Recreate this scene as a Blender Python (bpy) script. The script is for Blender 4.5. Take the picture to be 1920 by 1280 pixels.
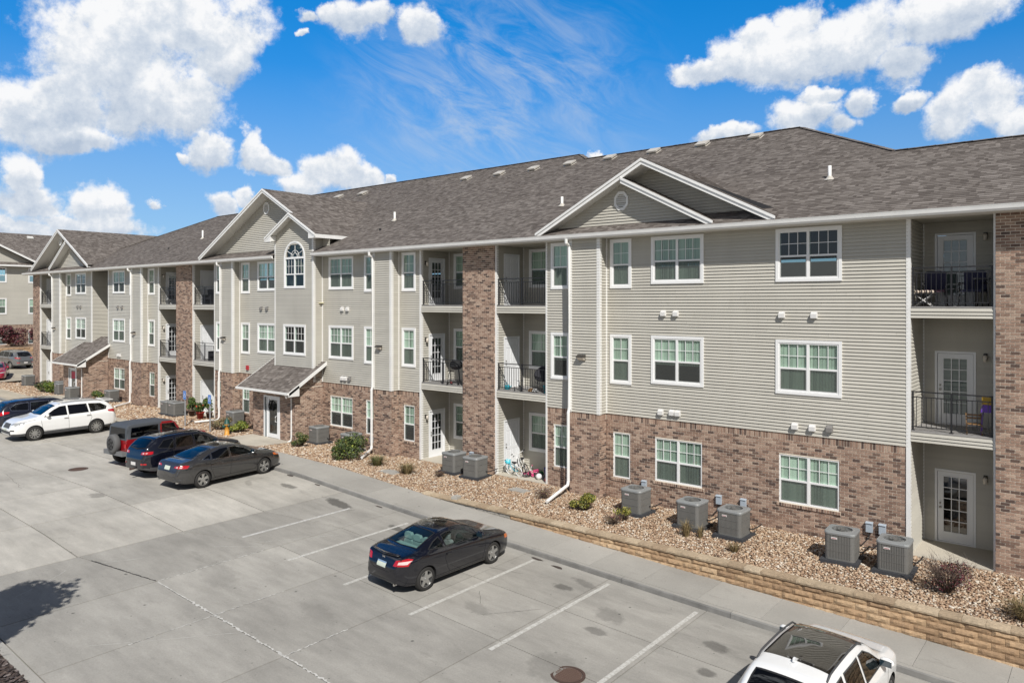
import bpy, bmesh, math, random
import numpy as np
from mathutils import Vector, Matrix
from mathutils.bvhtree import BVHTree

random.seed(7)
rng = np.random.default_rng(11)
for _o in list(bpy.data.objects):
    bpy.data.objects.remove(_o)
scene = bpy.context.scene
COL = scene.collection

# ------------------------------------------------------------------ camera
CAMZ = 6.9                       # drone height above the ground-floor slab (z = 0)
FPX, CXP, HYP = 1385.0, 960.0, 567.0     # focal length, centre column, horizon row at 1920 px
YAW = math.radians(39.334)
cam_d = bpy.data.cameras.new('camera')
cam = bpy.data.objects.new('camera', cam_d)
COL.objects.link(cam)
cam.location = (0, 0, CAMZ)
cam.rotation_euler = (math.radians(90), 0, YAW)
cam_d.sensor_width = 36.0
cam_d.lens = 36.0 * FPX / 1920.0
cam_d.shift_y = -(640.0 - HYP) / 1920.0
cam_d.clip_start = 0.1
cam_d.clip_end = 3000.0
scene.camera = cam
FV = (-math.sin(YAW), math.cos(YAW))
RV = (math.cos(YAW), math.sin(YAW))


def view_dir(px, py):
    u = (px - CXP) / FPX
    v = -(py - HYP) / FPX
    return (FV[0] + u * RV[0], FV[1] + u * RV[1], v)


def screen(p):
    """pixel position and depth of a world point (only used to choose which repeats are built singly)"""
    d = p[0] * FV[0] + p[1] * FV[1]
    u = p[0] * RV[0] + p[1] * RV[1]
    return (CXP + FPX * u / d, HYP - FPX * (p[2] - CAMZ) / d, d) if d > 0.1 else (-9999, -9999, 1)


# ------------------------------------------------------------------ sun, sky, exposure
SUN_TRAVEL = Vector((-1.22, 1.0, -1.55)).normalized()
to_sun = -SUN_TRAVEL
SUN_EL = math.asin(to_sun.z)
SUN_AZ = math.atan2(to_sun.x, to_sun.y)          # clockwise from +Y
sun_d = bpy.data.lights.new('sun', 'SUN')
sun_d.energy = 4.85
sun_d.angle = math.radians(0.53)
sun_d.color = (1.0, 0.968, 0.915)
sun = bpy.data.objects.new('sun', sun_d)
COL.objects.link(sun)
sun.rotation_euler = SUN_TRAVEL.to_track_quat('-Z', 'Y').to_euler()

scene.view_settings.view_transform = 'Standard'
scene.view_settings.look = 'None'
scene.view_settings.gamma = 1.0
scene.view_settings.use_curve_mapping = False
scene.view_settings.exposure = 0.0
scene.cycles.use_denoising = True
scene.cycles.max_bounces = 8
scene.cycles.diffuse_bounces = 4
scene.cycles.transparent_max_bounces = 12
scene.cycles.sample_clamp_indirect = 6.0
scene.cycles.caustics_reflective = False
scene.cycles.caustics_refractive = False


# ------------------------------------------------------------------ node helpers
class NT:
    def __init__(self, tree):
        self.t = tree

    def n(self, typ, ins=None, **props):
        nd = self.t.nodes.new('ShaderNode' + typ)
        for k, v in props.items():
            setattr(nd, k, v)
        if ins:
            for k, v in ins.items():
                s = nd.inputs[k]
                if hasattr(v, 'is_output') or isinstance(v, bpy.types.NodeSocket):
                    self.t.links.new(v, s)
                else:
                    s.default_value = v
        return nd

    def math(self, op, a, b=None, c=None, clamp=False):
        ins = {0: a}
        if b is not None:
            ins[1] = b
        if c is not None:
            ins[2] = c
        return self.n('Math', ins, operation=op, use_clamp=clamp).outputs[0]

    def vmath(self, op, a, b=None):
        ins = {0: a}
        if b is not None:
            ins[1] = b
        nd = self.n('VectorMath', ins, operation=op)
        return nd.outputs['Value'] if op in ('LENGTH', 'DOT_PRODUCT', 'DISTANCE') else nd.outputs[0]

    def mix(self, f, a, b, blend='MIX'):
        nd = self.n('Mix', None, data_type='RGBA', blend_type=blend)
        for i, v in ((0, f), (6, a), (7, b)):
            if isinstance(v, bpy.types.NodeSocket):
                self.t.links.new(v, nd.inputs[i])
            else:
                nd.inputs[i].default_value = v if i == 0 else (tuple(v) + (1.0,))[:4]
        return nd.outputs[2]

    def ramp(self, f, stops, interp='LINEAR'):
        nd = self.n('ValToRGB', {0: f})
        cr = nd.color_ramp
        cr.interpolation = interp
        while len(cr.elements) < len(stops):
            cr.elements.new(0.5)
        for e, (p, c) in zip(cr.elements, stops):
            e.position = p
            e.color = (tuple(c) + (1.0,))[:4] if hasattr(c, '__len__') else (c, c, c, 1)
        return nd.outputs[0]

    def maprange(self, v, a, b, c=0.0, d=1.0, smooth=False):
        nd = self.n('MapRange', {0: v, 1: a, 2: b, 3: c, 4: d}, clamp=True)
        if smooth:
            nd.interpolation_type = 'SMOOTHSTEP'
        return nd.outputs[0]

    def noise(self, vec, scale, detail=4.0, rough=0.55, dist=0.0):
        nd = self.n('TexNoise', {'Vector': vec, 'Scale': scale, 'Detail': detail, 'Roughness': rough, 'Distortion': dist})
        return nd.outputs[0]

    def link(self, a, b):
        self.t.links.new(a, b)


# ------------------------------------------------------------------ sky with clouds
CLOUDS = [  # column, row, half width, half height (of the clouds' directions as seen in the photograph)
    (350, 40, 150, 95), (215, 120, 165, 100), (80, 205, 130, 80), (420, 95, 75, 90), (300, 200, 150, 75),
    (130, 262, 120, 26), (20, 190, 70, 75), (210, 40, 110, 60),
    (571, 27, 27, 17), (655, 42, 68, 46), (615, 30, 40, 30), (705, 30, 40, 28), (785, 58, 44, 34), (566, 62, 14, 9),
    (405, 288, 50, 32), (490, 280, 22, 40), (510, 305, 42, 26), (360, 305, 20, 12),
    (610, 318, 50, 46), (570, 345, 48, 34), (660, 335, 46, 26), (430, 378, 36, 30), (470, 365, 24, 18), (722, 333, 16, 12),
    (40, 330, 42, 52), (70, 380, 75, 46), (190, 382, 70, 34), (300, 381, 21, 13), (150, 412, 150, 26), (60, 430, 120, 26),
    (1480, 95, 120, 62), (1600, 70, 140, 78), (1750, 40, 100, 62), (1395, 115, 80, 45), (1310, 135, 60, 30), (1500, 40, 50, 45),
    (1690, 120, 70, 46), (1420, 60, 46, 34),
    (1515, 215, 66, 40), (1560, 232, 40, 30), (1600, 190, 34, 28), (1530, 172, 40, 18), (1700, 195, 44, 18),
    (1800, 215, 66, 62), (1880, 190, 60, 48), (1850, 165, 50, 30), (1930, 220, 50, 40),
    (1370, 250, 62, 17), (1120, 290, 20, 9),
]


def build_world():
    w = bpy.data.worlds.new('World')
    scene.world = w
    w.use_nodes = True
    t = w.node_tree
    t.nodes.clear()
    N = NT(t)
    sky = N.n('TexSky', None, sky_type='NISHITA', sun_disc=False, sun_elevation=SUN_EL, sun_rotation=SUN_AZ,
              altitude=200.0, air_density=1.0, dust_density=0.0, ozone_density=1.5)
    co = N.n('TexCoord').outputs['Generated']
    sep = N.n('SeparateXYZ', {0: co})
    az = N.math('ARCTAN2', sep.outputs[0], sep.outputs[1])
    el = N.math('ARCSINE', sep.outputs[2])
    # cauliflower-like distortion of the direction
    na = N.n('TexNoise', {'Vector': co, 'Scale': 9.0, 'Detail': 6.0, 'Roughness': 0.62})
    sub = N.vmath('SUBTRACT', na.outputs['Color'], (0.5, 0.5, 0.5))
    ae = N.n('CombineXYZ', {0: az, 1: el, 2: 0.0}).outputs[0]
    warp = N.n('VectorMath', {0: sub, 3: 0.09}, operation='SCALE').outputs[0]
    aew = N.vmath('ADD', ae, N.vmath('MULTIPLY', warp, (1, 0.8, 0)))
    F = None
    V = None
    Wt = None
    for (cx, cy, rx, ry) in CLOUDS:
        def ang(px, py):
            d = Vector(view_dir(px, py)).normalized()
            return math.atan2(d.x, d.y), math.asin(d.z)
        a0, e0 = ang(cx, cy)
        ra = abs(ang(cx + rx, cy)[0] - ang(cx - rx, cy)[0]) / 2 * 1.12
        re = abs(ang(cx, cy - ry)[1] - ang(cx, cy + ry)[1]) / 2 * 1.12
        q = N.vmath('MULTIPLY', N.vmath('SUBTRACT', aew, (a0, e0, 0)), (1 / ra, 1 / re, 0))
        d = N.vmath('LENGTH', q)
        f = N.math('SUBTRACT', 1.0, d)
        wv = N.math('MAXIMUM', f, 0.0)
        v = N.n('SeparateXYZ', {0: q}).outputs[1]
        F = f if F is None else N.math('MAXIMUM', F, f)
        vw = N.math('MULTIPLY', v, wv)
        V = vw if V is None else N.math('ADD', V, vw)
        Wt = wv if Wt is None else N.math('ADD', Wt, wv)
    V = N.math('DIVIDE', V, N.math('ADD', Wt, 0.02))
    # fair-weather clouds over the rest of the sky
    nb = N.noise(co, 3.1, 3.0, 0.5)
    gen = N.math('MULTIPLY', N.math('SUBTRACT', nb, 0.57), 4.0)
    inx = N.math('MULTIPLY', N.maprange(az, -1.45, -1.40), N.maprange(az, 0.02, -0.03))
    iny = N.maprange(el, 0.50, 0.42)
    inside = N.math('MULTIPLY', inx, iny)
    gen = N.math('SUBTRACT', gen, N.math('MULTIPLY', inside, 9.0))
    gen = N.math('SUBTRACT', gen, N.maprange(el, 0.06, -0.02, 0.0, 3.0))
    F = N.math("MAXIMUM", F, gen)
    n1 = N.noise(co, 11.5, 11.0, 0.655)
    off = N.vmath('ADD', co, tuple((to_sun * 0.018)))
    n2 = N.noise(off, 11.5, 11.0, 0.655)
    n3 = N.noise(co, 5.0, 3.0, 0.5)
    Fn = N.math('ADD', F, N.math('MULTIPLY', N.math('SUBTRACT', n1, 0.5), 1.9))
    mask = N.maprange(Fn, -0.04, 0.40, smooth=True)
    # thin streaky cirrus in the middle of the view
    ce = N.vmath('MULTIPLY', N.n('VectorRotate', {'Vector': ae, 'Angle': 0.45}, rotation_type='Z_AXIS').outputs[0], (9.0, 24.0, 1))
    nc = N.noise(ce, 1.0, 9.0, 0.66, 0.9)
    ac, ec = math.atan2(*view_dir(930, 170)[:2]), math.asin(Vector(view_dir(930, 170)).normalized().z)
    qc = N.vmath('LENGTH', N.vmath('MULTIPLY', N.vmath('SUBTRACT', ae, (ac, ec, 0)), (1 / 0.23, 1 / 0.17, 0)))
    cirrus = N.math('MULTIPLY', N.maprange(nc, 0.34, 0.76, smooth=True), N.maprange(qc, 1.2, 0.1, 0.0, 0.60, smooth=True))
    # cloud shading: lit crowns, greyer undersides
    lit = N.math('ADD', N.math('MULTIPLY', N.math('SUBTRACT', n1, n2), 2.3), 0.60)
    lit = N.math('ADD', lit, N.math('MULTIPLY', V, 0.62))
    lit = N.math('SUBTRACT', lit, N.math('MULTIPLY', N.math('MAXIMUM', N.math('MULTIPLY', N.math('SUBTRACT', n3, 0.47), 2.2), 0.0), N.maprange(F, 0.1, 0.7)))
    ccol = N.ramp(lit, [(0.0, (6.0, 7.2, 9.0)), (0.45, (9.0, 9.8, 10.9)), (0.8, (12.6, 12.7, 12.9))])
    # sky colour: deepened blue as in the photograph, still from the physical sky
    up = N.maprange(el, 0.06, 0.42, smooth=True)
    tint = N.vmath('MULTIPLY', sky.outputs[0], N.mix(up, (0.62, 0.96, 1.40), (0.07, 1.26, 2.15)))
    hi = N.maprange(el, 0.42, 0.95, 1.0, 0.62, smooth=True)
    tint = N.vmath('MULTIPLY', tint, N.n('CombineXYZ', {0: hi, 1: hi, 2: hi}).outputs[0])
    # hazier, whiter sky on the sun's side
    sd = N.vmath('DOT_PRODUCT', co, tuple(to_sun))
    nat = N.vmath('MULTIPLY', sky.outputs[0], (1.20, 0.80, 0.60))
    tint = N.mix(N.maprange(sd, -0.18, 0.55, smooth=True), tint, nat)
    low = N.maprange(el, 0.30, 0.0, 0.0, 0.6)
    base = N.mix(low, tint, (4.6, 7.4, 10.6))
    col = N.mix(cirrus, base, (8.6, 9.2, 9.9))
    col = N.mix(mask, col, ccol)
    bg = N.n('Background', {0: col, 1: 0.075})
    out = N.n('OutputWorld')
    N.link(bg.outputs[0], out.inputs[0])


build_world()

# ------------------------------------------------------------------ mesh helpers


class MB:
    def __init__(self):
        self.v = []
        self.f = []
        self.m = []

    def add(self, vs, fs, mi=0):
        b = len(self.v)
        self.v.extend([tuple(p) for p in vs])
        self.f.extend([tuple(b + i for i in f) for f in fs])
        self.m.extend([mi] * len(fs))

    def quad(self, a, b, c, d, mi=0):
        self.add([a, b, c, d], [(0, 1, 2, 3)], mi)

    def box(self, x0, x1, y0, y1, z0, z1, mi=0):
        vs = [(x0, y0, z0), (x1, y0, z0), (x1, y1, z0), (x0, y1, z0), (x0, y0, z1), (x1, y0, z1), (x1, y1, z1), (x0, y1, z1)]
        self.add(vs, [(0, 3, 2, 1), (4, 5, 6, 7), (0, 1, 5, 4), (1, 2, 6, 5), (2, 3, 7, 6), (3, 0, 4, 7)], mi)

    def obox(self, M, x0, x1, y0, y1, z0, z1, mi=0):
        vs = [(x0, y0, z0), (x1, y0, z0), (x1, y1, z0), (x0, y1, z0), (x0, y0, z1), (x1, y0, z1), (x1, y1, z1), (x0, y1, z1)]
        self.add([M @ Vector(p) for p in vs], [(0, 3, 2, 1), (4, 5, 6, 7), (0, 1, 5, 4), (1, 2, 6, 5), (2, 3, 7, 6), (3, 0, 4, 7)], mi)

    def bar(self, p, q, w, h=None, up=(0, 0, 1), mi=0):
        p, q, up = Vector(p), Vector(q), Vector(up)
        h = h or w
        d = (q - p)
        L = d.length
        d.normalize()
        s = d.cross(up)
        if s.length < 1e-4:
            s = d.cross(Vector((1, 0, 0)))
        s.normalize()
        u = s.cross(d)
        M = Matrix((d, s, u)).transposed().to_4x4()
        M.translation = p
        self.obox(M, 0, L, -w / 2, w / 2, -h / 2, h / 2, mi)

    def tube(self, pts, r, n=8, mi=0, cap=True, rz=None):
        pts = [Vector(p) for p in pts]
        rings = []
        for i, p in enumerate(pts):
            d = (pts[min(i + 1, len(pts) - 1)] - pts[max(i - 1, 0)]).normalized()
            s = d.cross(Vector((0, 0, 1)))
            if s.length < 1e-3:
                s = Vector((1, 0, 0))
            s.normalize()
            u = s.cross(d)
            rr = r[i] if hasattr(r, '__len__') else r
            r2 = rr if rz is None else rz
            rings.append([p + s * (math.cos(a) * rr) + u * (math.sin(a) * r2) for a in [2 * math.pi * (k + .5) / n for k in range(n)]])
        vs = [q for ring in rings for q in ring]
        fs = []
        for i in range(len(rings) - 1):
            for k in range(n):
                fs.append((i * n + k, i * n + (k + 1) % n, (i + 1) * n + (k + 1) % n, (i + 1) * n + k))
        if cap:
            fs.append(tuple(range(n - 1, -1, -1)))
            fs.append(tuple((len(rings) - 1) * n + k for k in range(n)))
        self.add(vs, fs, mi)

    def lathe(self, prof, n=24, axis='z', c=(0, 0, 0), mi=0):
        """prof: list of (radius, height)"""
        vs, fs = [], []
        for (r, h) in prof:
            for k in range(n):
                a = 2 * math.pi * k / n
                x, y = r * math.cos(a), r * math.sin(a)
                p = (x, y, h) if axis == 'z' else ((x, h, y) if axis == 'y' else (h, x, y))
                vs.append((p[0] + c[0], p[1] + c[1], p[2] + c[2]))
        for i in range(len(prof) - 1):
            for k in range(n):
                fs.append((i * n + k, i * n + (k + 1) % n, (i + 1) * n + (k + 1) % n, (i + 1) * n + k))
        self.add(vs, fs, mi)

    def prism(self, poly, h0, h1, M=None, mi=0):
        """2-D outline extruded along local z; M places it"""
        n = len(poly)
        vs = [Vector((x, y, h0)) for x, y in poly] + [Vector((x, y, h1)) for x, y in poly]
        if M is not None:
            vs = [M @ p for p in vs]
        fs = [tuple(range(n - 1, -1, -1)), tuple(range(n, 2 * n))]
        fs += [(i, (i + 1) % n, n + (i + 1) % n, n + i) for i in range(n)]
        self.add(vs, fs, mi)

    def mesh(self, name, mats, smooth=False):
        me = bpy.data.meshes.new(name)
        me.from_pydata(self.v, [], self.f)
        for m in (mats if isinstance(mats, (list, tuple)) else [mats]):
            me.materials.append(m)
        if any(self.m):
            me.polygons.foreach_set('material_index', self.m)
        if smooth:
            me.polygons.foreach_set('use_smooth', [True] * len(me.polygons))
        me.update()
        return me

    def obj(self, name, mats, parent=None, smooth=False, **kw):
        return mkobj(name, self.mesh(name, mats, smooth), parent, **kw)


def wloc(o):
    p = Vector((0, 0, 0))
    while o is not None:
        p = p + o.location
        o = o.parent
    return p


def mkobj(name, me, parent=None, M=None, world=True, kind=None, label=None, category=None, group=None):
    """links one object; with world=True its own matrix is in world space under an unrotated parent"""
    o = bpy.data.objects.new(name, me)
    COL.objects.link(o)
    if parent is not None:
        o.parent = parent
        if parent.get('in_world'):
            o.matrix_parent_inverse = Matrix.Translation(-parent.location)
    if M is not None:
        o.matrix_basis = M
    for k, v in (('kind', kind), ('label', label), ('category', category), ('group', group)):
        if v:
            o[k] = v
    return o


def thing(name, label, category, loc=(0, 0, 0), rot=0.0, group=None):
    o = bpy.data.objects.new(name, None)
    COL.objects.link(o)
    o.location = loc
    o.rotation_euler = (0, 0, rot)
    o['label'] = label
    o['category'] = category
    if group:
        o['group'] = group
    return o


def copy_tree(src, loc, rot, label, group=None, scale=None):
    kids = {}
    for o in bpy.data.objects:
        if o.parent is not None:
            kids.setdefault(o.parent.name, []).append(o)
    r = src.copy()
    COL.objects.link(r)
    r.location = loc
    r.rotation_euler = (0, 0, rot)
    if scale:
        r.scale = (scale,) * 3
    r['label'] = label
    if group:
        r['group'] = group

    def rec(a, b):
        for ch in kids.get(a.name, []):
            c = ch.copy()
            COL.objects.link(c)
            c.parent = b
            rec(ch, c)
    rec(src, r)
    return r


# ------------------------------------------------------------------ materials
MATS = {}


def new_mat(name):
    m = bpy.data.materials.new(name)
    m.use_nodes = True
    t = m.node_tree
    t.nodes.clear()
    N = NT(t)
    out = N.n('OutputMaterial')
    b = N.n('BsdfPrincipled')
    N.link(b.outputs[0], out.inputs[0])
    MATS[name] = m
    return m, N, b, out


def pmat(name, col, rough=0.6, metal=0.0, coat=0.0, spec=0.5, var=0.0, emit=None, es=0.0):
    m, N, b, out = new_mat(name)
    b.inputs['Roughness'].default_value = rough
    b.inputs['Metallic'].default_value = metal
    b.inputs['Coat Weight'].default_value = coat
    b.inputs['Coat Roughness'].default_value = 0.03
    b.inputs['Coat IOR'].default_value = 1.75 if name.startswith('paint') else 1.5
    b.inputs['Specular IOR Level'].default_value = spec
    if var > 0:
        pos = N.n('NewGeometry').outputs['Position']
        f = N.noise(pos, 3.0, 6.0, 0.6)
        rnd = N.n('ObjectInfo').outputs['Random']
        k = N.math('ADD', N.maprange(f, 0.25, 0.75, 1 - var, 1 + var), N.math('MULTIPLY', N.math('SUBTRACT', rnd, 0.5), var))
        c = N.n('VectorMath', {0: col, 1: (1, 1, 1)}, operation='MULTIPLY')
        kk = N.n('CombineXYZ', {0: k, 1: k, 2: k}).outputs[0]
        N.link(kk, c.inputs[1])
        N.link(c.outputs[0], b.inputs['Base Color'])
    else:
        b.inputs['Base Color'].default_value = (*col, 1)
    if emit:
        b.inputs['Emission Color'].default_value = (*emit, 1)
        b.inputs['Emission Strength'].default_value = es
    return m


def rnd_value(N):
    """one random number per separate piece, whether it is an object or an island of a joined mesh"""
    a = N.n('ObjectInfo').outputs['Random']
    g = N.n('NewGeometry').outputs['Random Per Island']
    return N.math('FRACT', N.math('ADD', a, g))


def schlick(N):
    g = N.n('NewGeometry')
    d = N.math('ABSOLUTE', N.vmath('DOT_PRODUCT', g.outputs['Incoming'], g.outputs['Normal']))
    return N.math('ADD', N.math('MULTIPLY', N.math('POWER', N.math('SUBTRACT', 1.0, d), 5.0), 0.96), 0.04)


def build_materials():
    # vinyl siding
    m, N, b, _ = new_mat('vinyl_siding')
    pos = N.n('NewGeometry').outputs['Position']
    r = rnd_value(N)
    f = N.noise(pos, 0.55, 4.0, 0.6)
    streak = N.noise(N.vmath('MULTIPLY', pos, (3.0, 3.0, 0.25)), 1.0, 5.0, 0.6)
    k = N.math('ADD', N.maprange(f, 0.3, 0.7, 0.94, 1.05), N.math('MULTIPLY', N.math('SUBTRACT', r, 0.5), 0.075))
    c = N.mix(N.maprange(streak, 0.5, 0.8, 0.0, 0.30), (0.500, 0.477, 0.418), (0.40, 0.378, 0.325))
    kk = N.n('CombineXYZ', {0: k, 1: k, 2: k}).outputs[0]
    N.link(N.vmath('MULTIPLY', c, kk), b.inputs['Base Color'])
    b.inputs['Roughness'].default_value = 0.5
    # brick
    m, N, b, _ = new_mat('brick')
    pos = N.n('NewGeometry').outputs['Position']
    r = rnd_value(N)
    c = N.ramp(r, [(0.0, (0.082, 0.053, 0.044)), (0.12, (0.135, 0.085, 0.065)), (0.26, (0.225, 0.142, 0.105)),
                   (0.5, (0.300, 0.193, 0.142)), (0.75, (0.355, 0.24, 0.18)), (1.0, (0.43, 0.315, 0.24))])
    f = N.noise(pos, 22.0, 4.0, 0.65)
    f2 = N.noise(pos, 0.7, 3.0, 0.5)
    k = N.math('MULTIPLY', N.maprange(f, 0.25, 0.75, 0.76, 1.22), N.maprange(f2, 0.3, 0.7, 0.9, 1.08))
    kk = N.n('CombineXYZ', {0: k, 1: k, 2: k}).outputs[0]
    N.link(N.vmath('MULTIPLY', c, kk), b.inputs['Base Color'])
    b.inputs['Roughness'].default_value = 0.85
    bp = N.n('Bump', {'Strength': 0.35, 'Distance': 0.004, 'Height': N.noise(pos, 90.0, 3.0)})
    N.link(bp.outputs[0], b.inputs['Normal'])
    pmat('mortar', (0.70, 0.62, 0.51), 0.9, var=0.12)
    pmat('white_trim', (0.79, 0.785, 0.765), 0.42, var=0.06)
    pmat('white_frame', (0.82, 0.82, 0.81), 0.35)
    pmat('soffit_white', (0.66, 0.65, 0.61), 0.6)
    pmat('tan_ceiling', (0.42, 0.39, 0.32), 0.7)
    pmat('deck_board', (0.27, 0.26, 0.25), 0.75, var=0.15)
    pmat('black_iron', (0.018, 0.018, 0.02), 0.42)
    pmat('dark_interior', (0.035, 0.036, 0.04), 0.9)
    pmat('door_paint', (0.78, 0.79, 0.80), 0.4)
    pmat('nickel', (0.45, 0.43, 0.40), 0.3, metal=1.0)
    pmat('lamp_black', (0.02, 0.02, 0.022), 0.45)
    pmat('lamp_bronze', (0.05, 0.045, 0.04), 0.45)
    pmat('lamp_glass', (0.62, 0.56, 0.48), 0.25)
    pmat('hood_plastic', (0.72, 0.71, 0.69), 0.5)
    pmat('hood_grey', (0.22, 0.21, 0.20), 0.6)
    pmat('vent_metal', (0.50, 0.47, 0.42), 0.55)
    pmat('pvc_white', (0.78, 0.77, 0.74), 0.45)
    pmat('galvanised', (0.40, 0.46, 0.52), 0.5)
    pmat('red_box', (0.42, 0.02, 0.03), 0.5)
    # shingles
    m, N, b, _ = new_mat('shingle')
    pos = N.n('NewGeometry').outputs['Position']
    r = rnd_value(N)
    c = N.ramp(r, [(0.0, (0.100, 0.086, 0.077)), (0.22, (0.128, 0.111, 0.100)), (0.5, (0.154, 0.135, 0.122)),
                   (0.78, (0.183, 0.162, 0.147)), (1.0, (0.222, 0.198, 0.181))])
    g = N.noise(pos, 130.0, 2.0, 0.7)
    f2 = N.noise(pos, 0.35, 4.0, 0.55)
    k = N.math('MULTIPLY', N.maprange(g, 0.3, 0.7, 0.78, 1.24), N.maprange(f2, 0.3, 0.7, 0.95, 1.06))
    kk = N.n('CombineXYZ', {0: k, 1: k, 2: k}).outputs[0]
    N.link(N.vmath('MULTIPLY', c, kk), b.inputs['Base Color'])
    b.inputs['Roughness'].default_value = 0.95
    b.inputs['Specular IOR Level'].default_value = 0.2
    pmat('roof_deck', (0.085, 0.072, 0.062), 0.95, var=0.1)

    # concrete kinds
    def concrete(name, col, spots, streaks=True, stains=(), bumpy=0.15):
        m, N, b, _ = new_mat(name)
        pos = N.n('NewGeometry').outputs['Position']
        rr = N.n('ObjectInfo').outputs['Random']
        big = N.noise(pos, 0.35, 5.0, 0.6)
        mid = N.noise(N.vmath('MULTIPLY', pos, (0.5, 1.9, 1.0)), 1.1, 6.0, 0.65)
        fine = N.noise(pos, 28.0, 4.0, 0.7)
        k = N.math('MULTIPLY', N.maprange(big, 0.3, 0.7, 0.84, 1.14), N.maprange(fine, 0.25, 0.75, 0.88, 1.11))
        k = N.math('MULTIPLY', k, N.maprange(rr, 0, 1, 0.925, 1.065))
        if streaks:
            k = N.math('MULTIPLY', k, N.maprange(mid, 0.35, 0.75, 0.88, 1.18))
        if spots:
            vo = N.n('TexVoronoi', {'Vector': pos, 'Scale': 1.5, 'Randomness': 1.0}, feature='F1')
            n9 = N.noise(pos, 9.0, 3.0, 0.6)
            dist = N.math('ADD', vo.outputs[0], N.math('MULTIPLY', N.math('SUBTRACT', n9, 0.5), 0.10))
            sel = N.n('SeparateColor', {0: vo.outputs['Color']}).outputs[0]
            sp = N.math('MULTIPLY', N.maprange(dist, 0.075, 0.02, smooth=True), N.math('GREATER_THAN', sel, 0.62))
            k = N.math('MULTIPLY', k, N.math('SUBTRACT', 1.0, N.math('MULTIPLY', sp, 0.60)))
            v2 = N.n('TexVoronoi', {'Vector': pos, 'Scale': 4.3, 'Randomness': 1.0}, feature='F1')
            s2 = N.n('SeparateColor', {0: v2.outputs['Color']}).outputs[1]
            d2 = N.math('ADD', v2.outputs[0], N.math('MULTIPLY', N.math('SUBTRACT', n9, 0.5), 0.2))
            k = N.math('MULTIPLY', k, N.math('SUBTRACT', 1.0, N.math('MULTIPLY', N.math('MULTIPLY', N.maprange(d2, 0.10, 0.03, smooth=True), N.math('GREATER_THAN', s2, 0.70)), 0.5)))
            # scuffed pale wear and darker traffic film
            n7 = N.noise(N.vmath('MULTIPLY', pos, (0.9, 2.6, 1.0)), 0.8, 8.0, 0.72)
            k = N.math('MULTIPLY', k, N.maprange(n7, 0.60, 0.72, 1.0, 1.13, smooth=True))
            k = N.math('MULTIPLY', k, N.maprange(n7, 0.42, 0.30, 1.0, 0.86, smooth=True))
        for (sx, sy, ax, ay, ang, amt) in stains:
            d = N.vmath('SUBTRACT', pos, (sx, sy, 0))
            d = N.n('VectorRotate', {'Vector': d, 'Angle': ang}, rotation_type='Z_AXIS').outputs[0]
            d = N.vmath('LENGTH', N.vmath('MULTIPLY', d, (1 / ax, 1 / ay, 0)))
            d = N.math('ADD', d, N.math('MULTIPLY', N.math('SUBTRACT', N.noise(pos, 4.0, 5.0, 0.65), 0.5), 1.3))
            k = N.math('MULTIPLY', k, N.maprange(d, 1.05, 0.55, 1.0, 1 - amt, smooth=True))
        kk = N.n('CombineXYZ', {0: k, 1: k, 2: k}).outputs[0]
        N.link(N.vmath('MULTIPLY', col, kk), b.inputs['Base Color'])
        b.inputs['Roughness'].default_value = 0.88
        b.inputs['Specular IOR Level'].default_value = 0.3
        bp = N.n('Bump', {'Strength': bumpy, 'Distance': 0.01, 'Height': fine})
        N.link(bp.outputs[0], b.inputs['Normal'])
        return m
    stains = [(-21.2, 16.25, 0.95, 0.28, 0.15, 0.62), (-24.2, 16.2, 0.55, 0.20, 0.0, 0.55), (-27.9, 10.9, 0.42, 0.3, 0.2, 0.40),
              (-17.9, 16.0, 0.45, 0.22, 0.2, 0.55), (-11.3, 15.9, 0.35, 0.22, 0.0, 0.5), (-11.0, 16.5, 0.5, 0.18, 0.2, 0.35),
              (-9.5, 15.3, 0.5, 0.35, 0.4, 0.30), (-9.3, 14.4, 0.30, 0.2, 0.0, 0.42), (-6.9, 15.6, 0.35, 0.25, 0.1, 0.42),
              (-6.6, 14.4, 0.26, 0.18, 0.0, 0.5), (-30.2, 16.0, 0.8, 0.4, 0.0, 0.3), (-25.6, 15.4, 0.5, 0.15, 0.5, 0.25),
              (-12.1, 13.4, 0.5, 0.3, 0.3, 0.22), (-6.0, 13.2, 0.4, 0.3, 0.1, 0.35), (-14.6, 10.6, 0.9, 0.35, 0.2, 0.16), (-18.5, 10.2, 1.2, 0.5, 0.3, 0.14), (-9.0, 12.4, 0.75, 0.7, 0.0, 0.22)]
    concrete('concrete_light', (0.430, 0.408, 0.366), True, True, stains)
    concrete('concrete_dark', (0.340, 0.325, 0.295), True, True, stains)
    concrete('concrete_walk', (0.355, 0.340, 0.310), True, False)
    concrete('concrete_patio', (0.47, 0.43, 0.36), False, False)
    concrete('concrete_tan', (0.45, 0.40, 0.32), False, True)
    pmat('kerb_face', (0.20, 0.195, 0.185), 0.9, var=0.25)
    pmat('joint_dark', (0.055, 0.052, 0.048), 0.9)
    pmat('joint_pale', (0.56, 0.55, 0.52), 0.9, var=0.2)
    # worn paint
    m, N, b, _ = new_mat('stripe_paint')
    pos = N.n('NewGeometry').outputs['Position']
    f = N.noise(pos, 14.0, 6.0, 0.7)
    N.link(N.mix(N.maprange(f, 0.42, 0.60), (0.56, 0.55, 0.52), (0.40, 0.385, 0.35)), b.inputs['Base Color'])
    b.inputs['Roughness'].default_value = 0.7
    m, N, b, _ = new_mat('stripe_faded')
    pos = N.n('NewGeometry').outputs['Position']
    f = N.noise(pos, 9.0, 6.0, 0.7)
    N.link(N.mix(N.maprange(f, 0.40, 0.60), (0.56, 0.55, 0.53), (0.40, 0.39, 0.37)), b.inputs['Base Color'])
    b.inputs['Roughness'].default_value = 0.8
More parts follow.
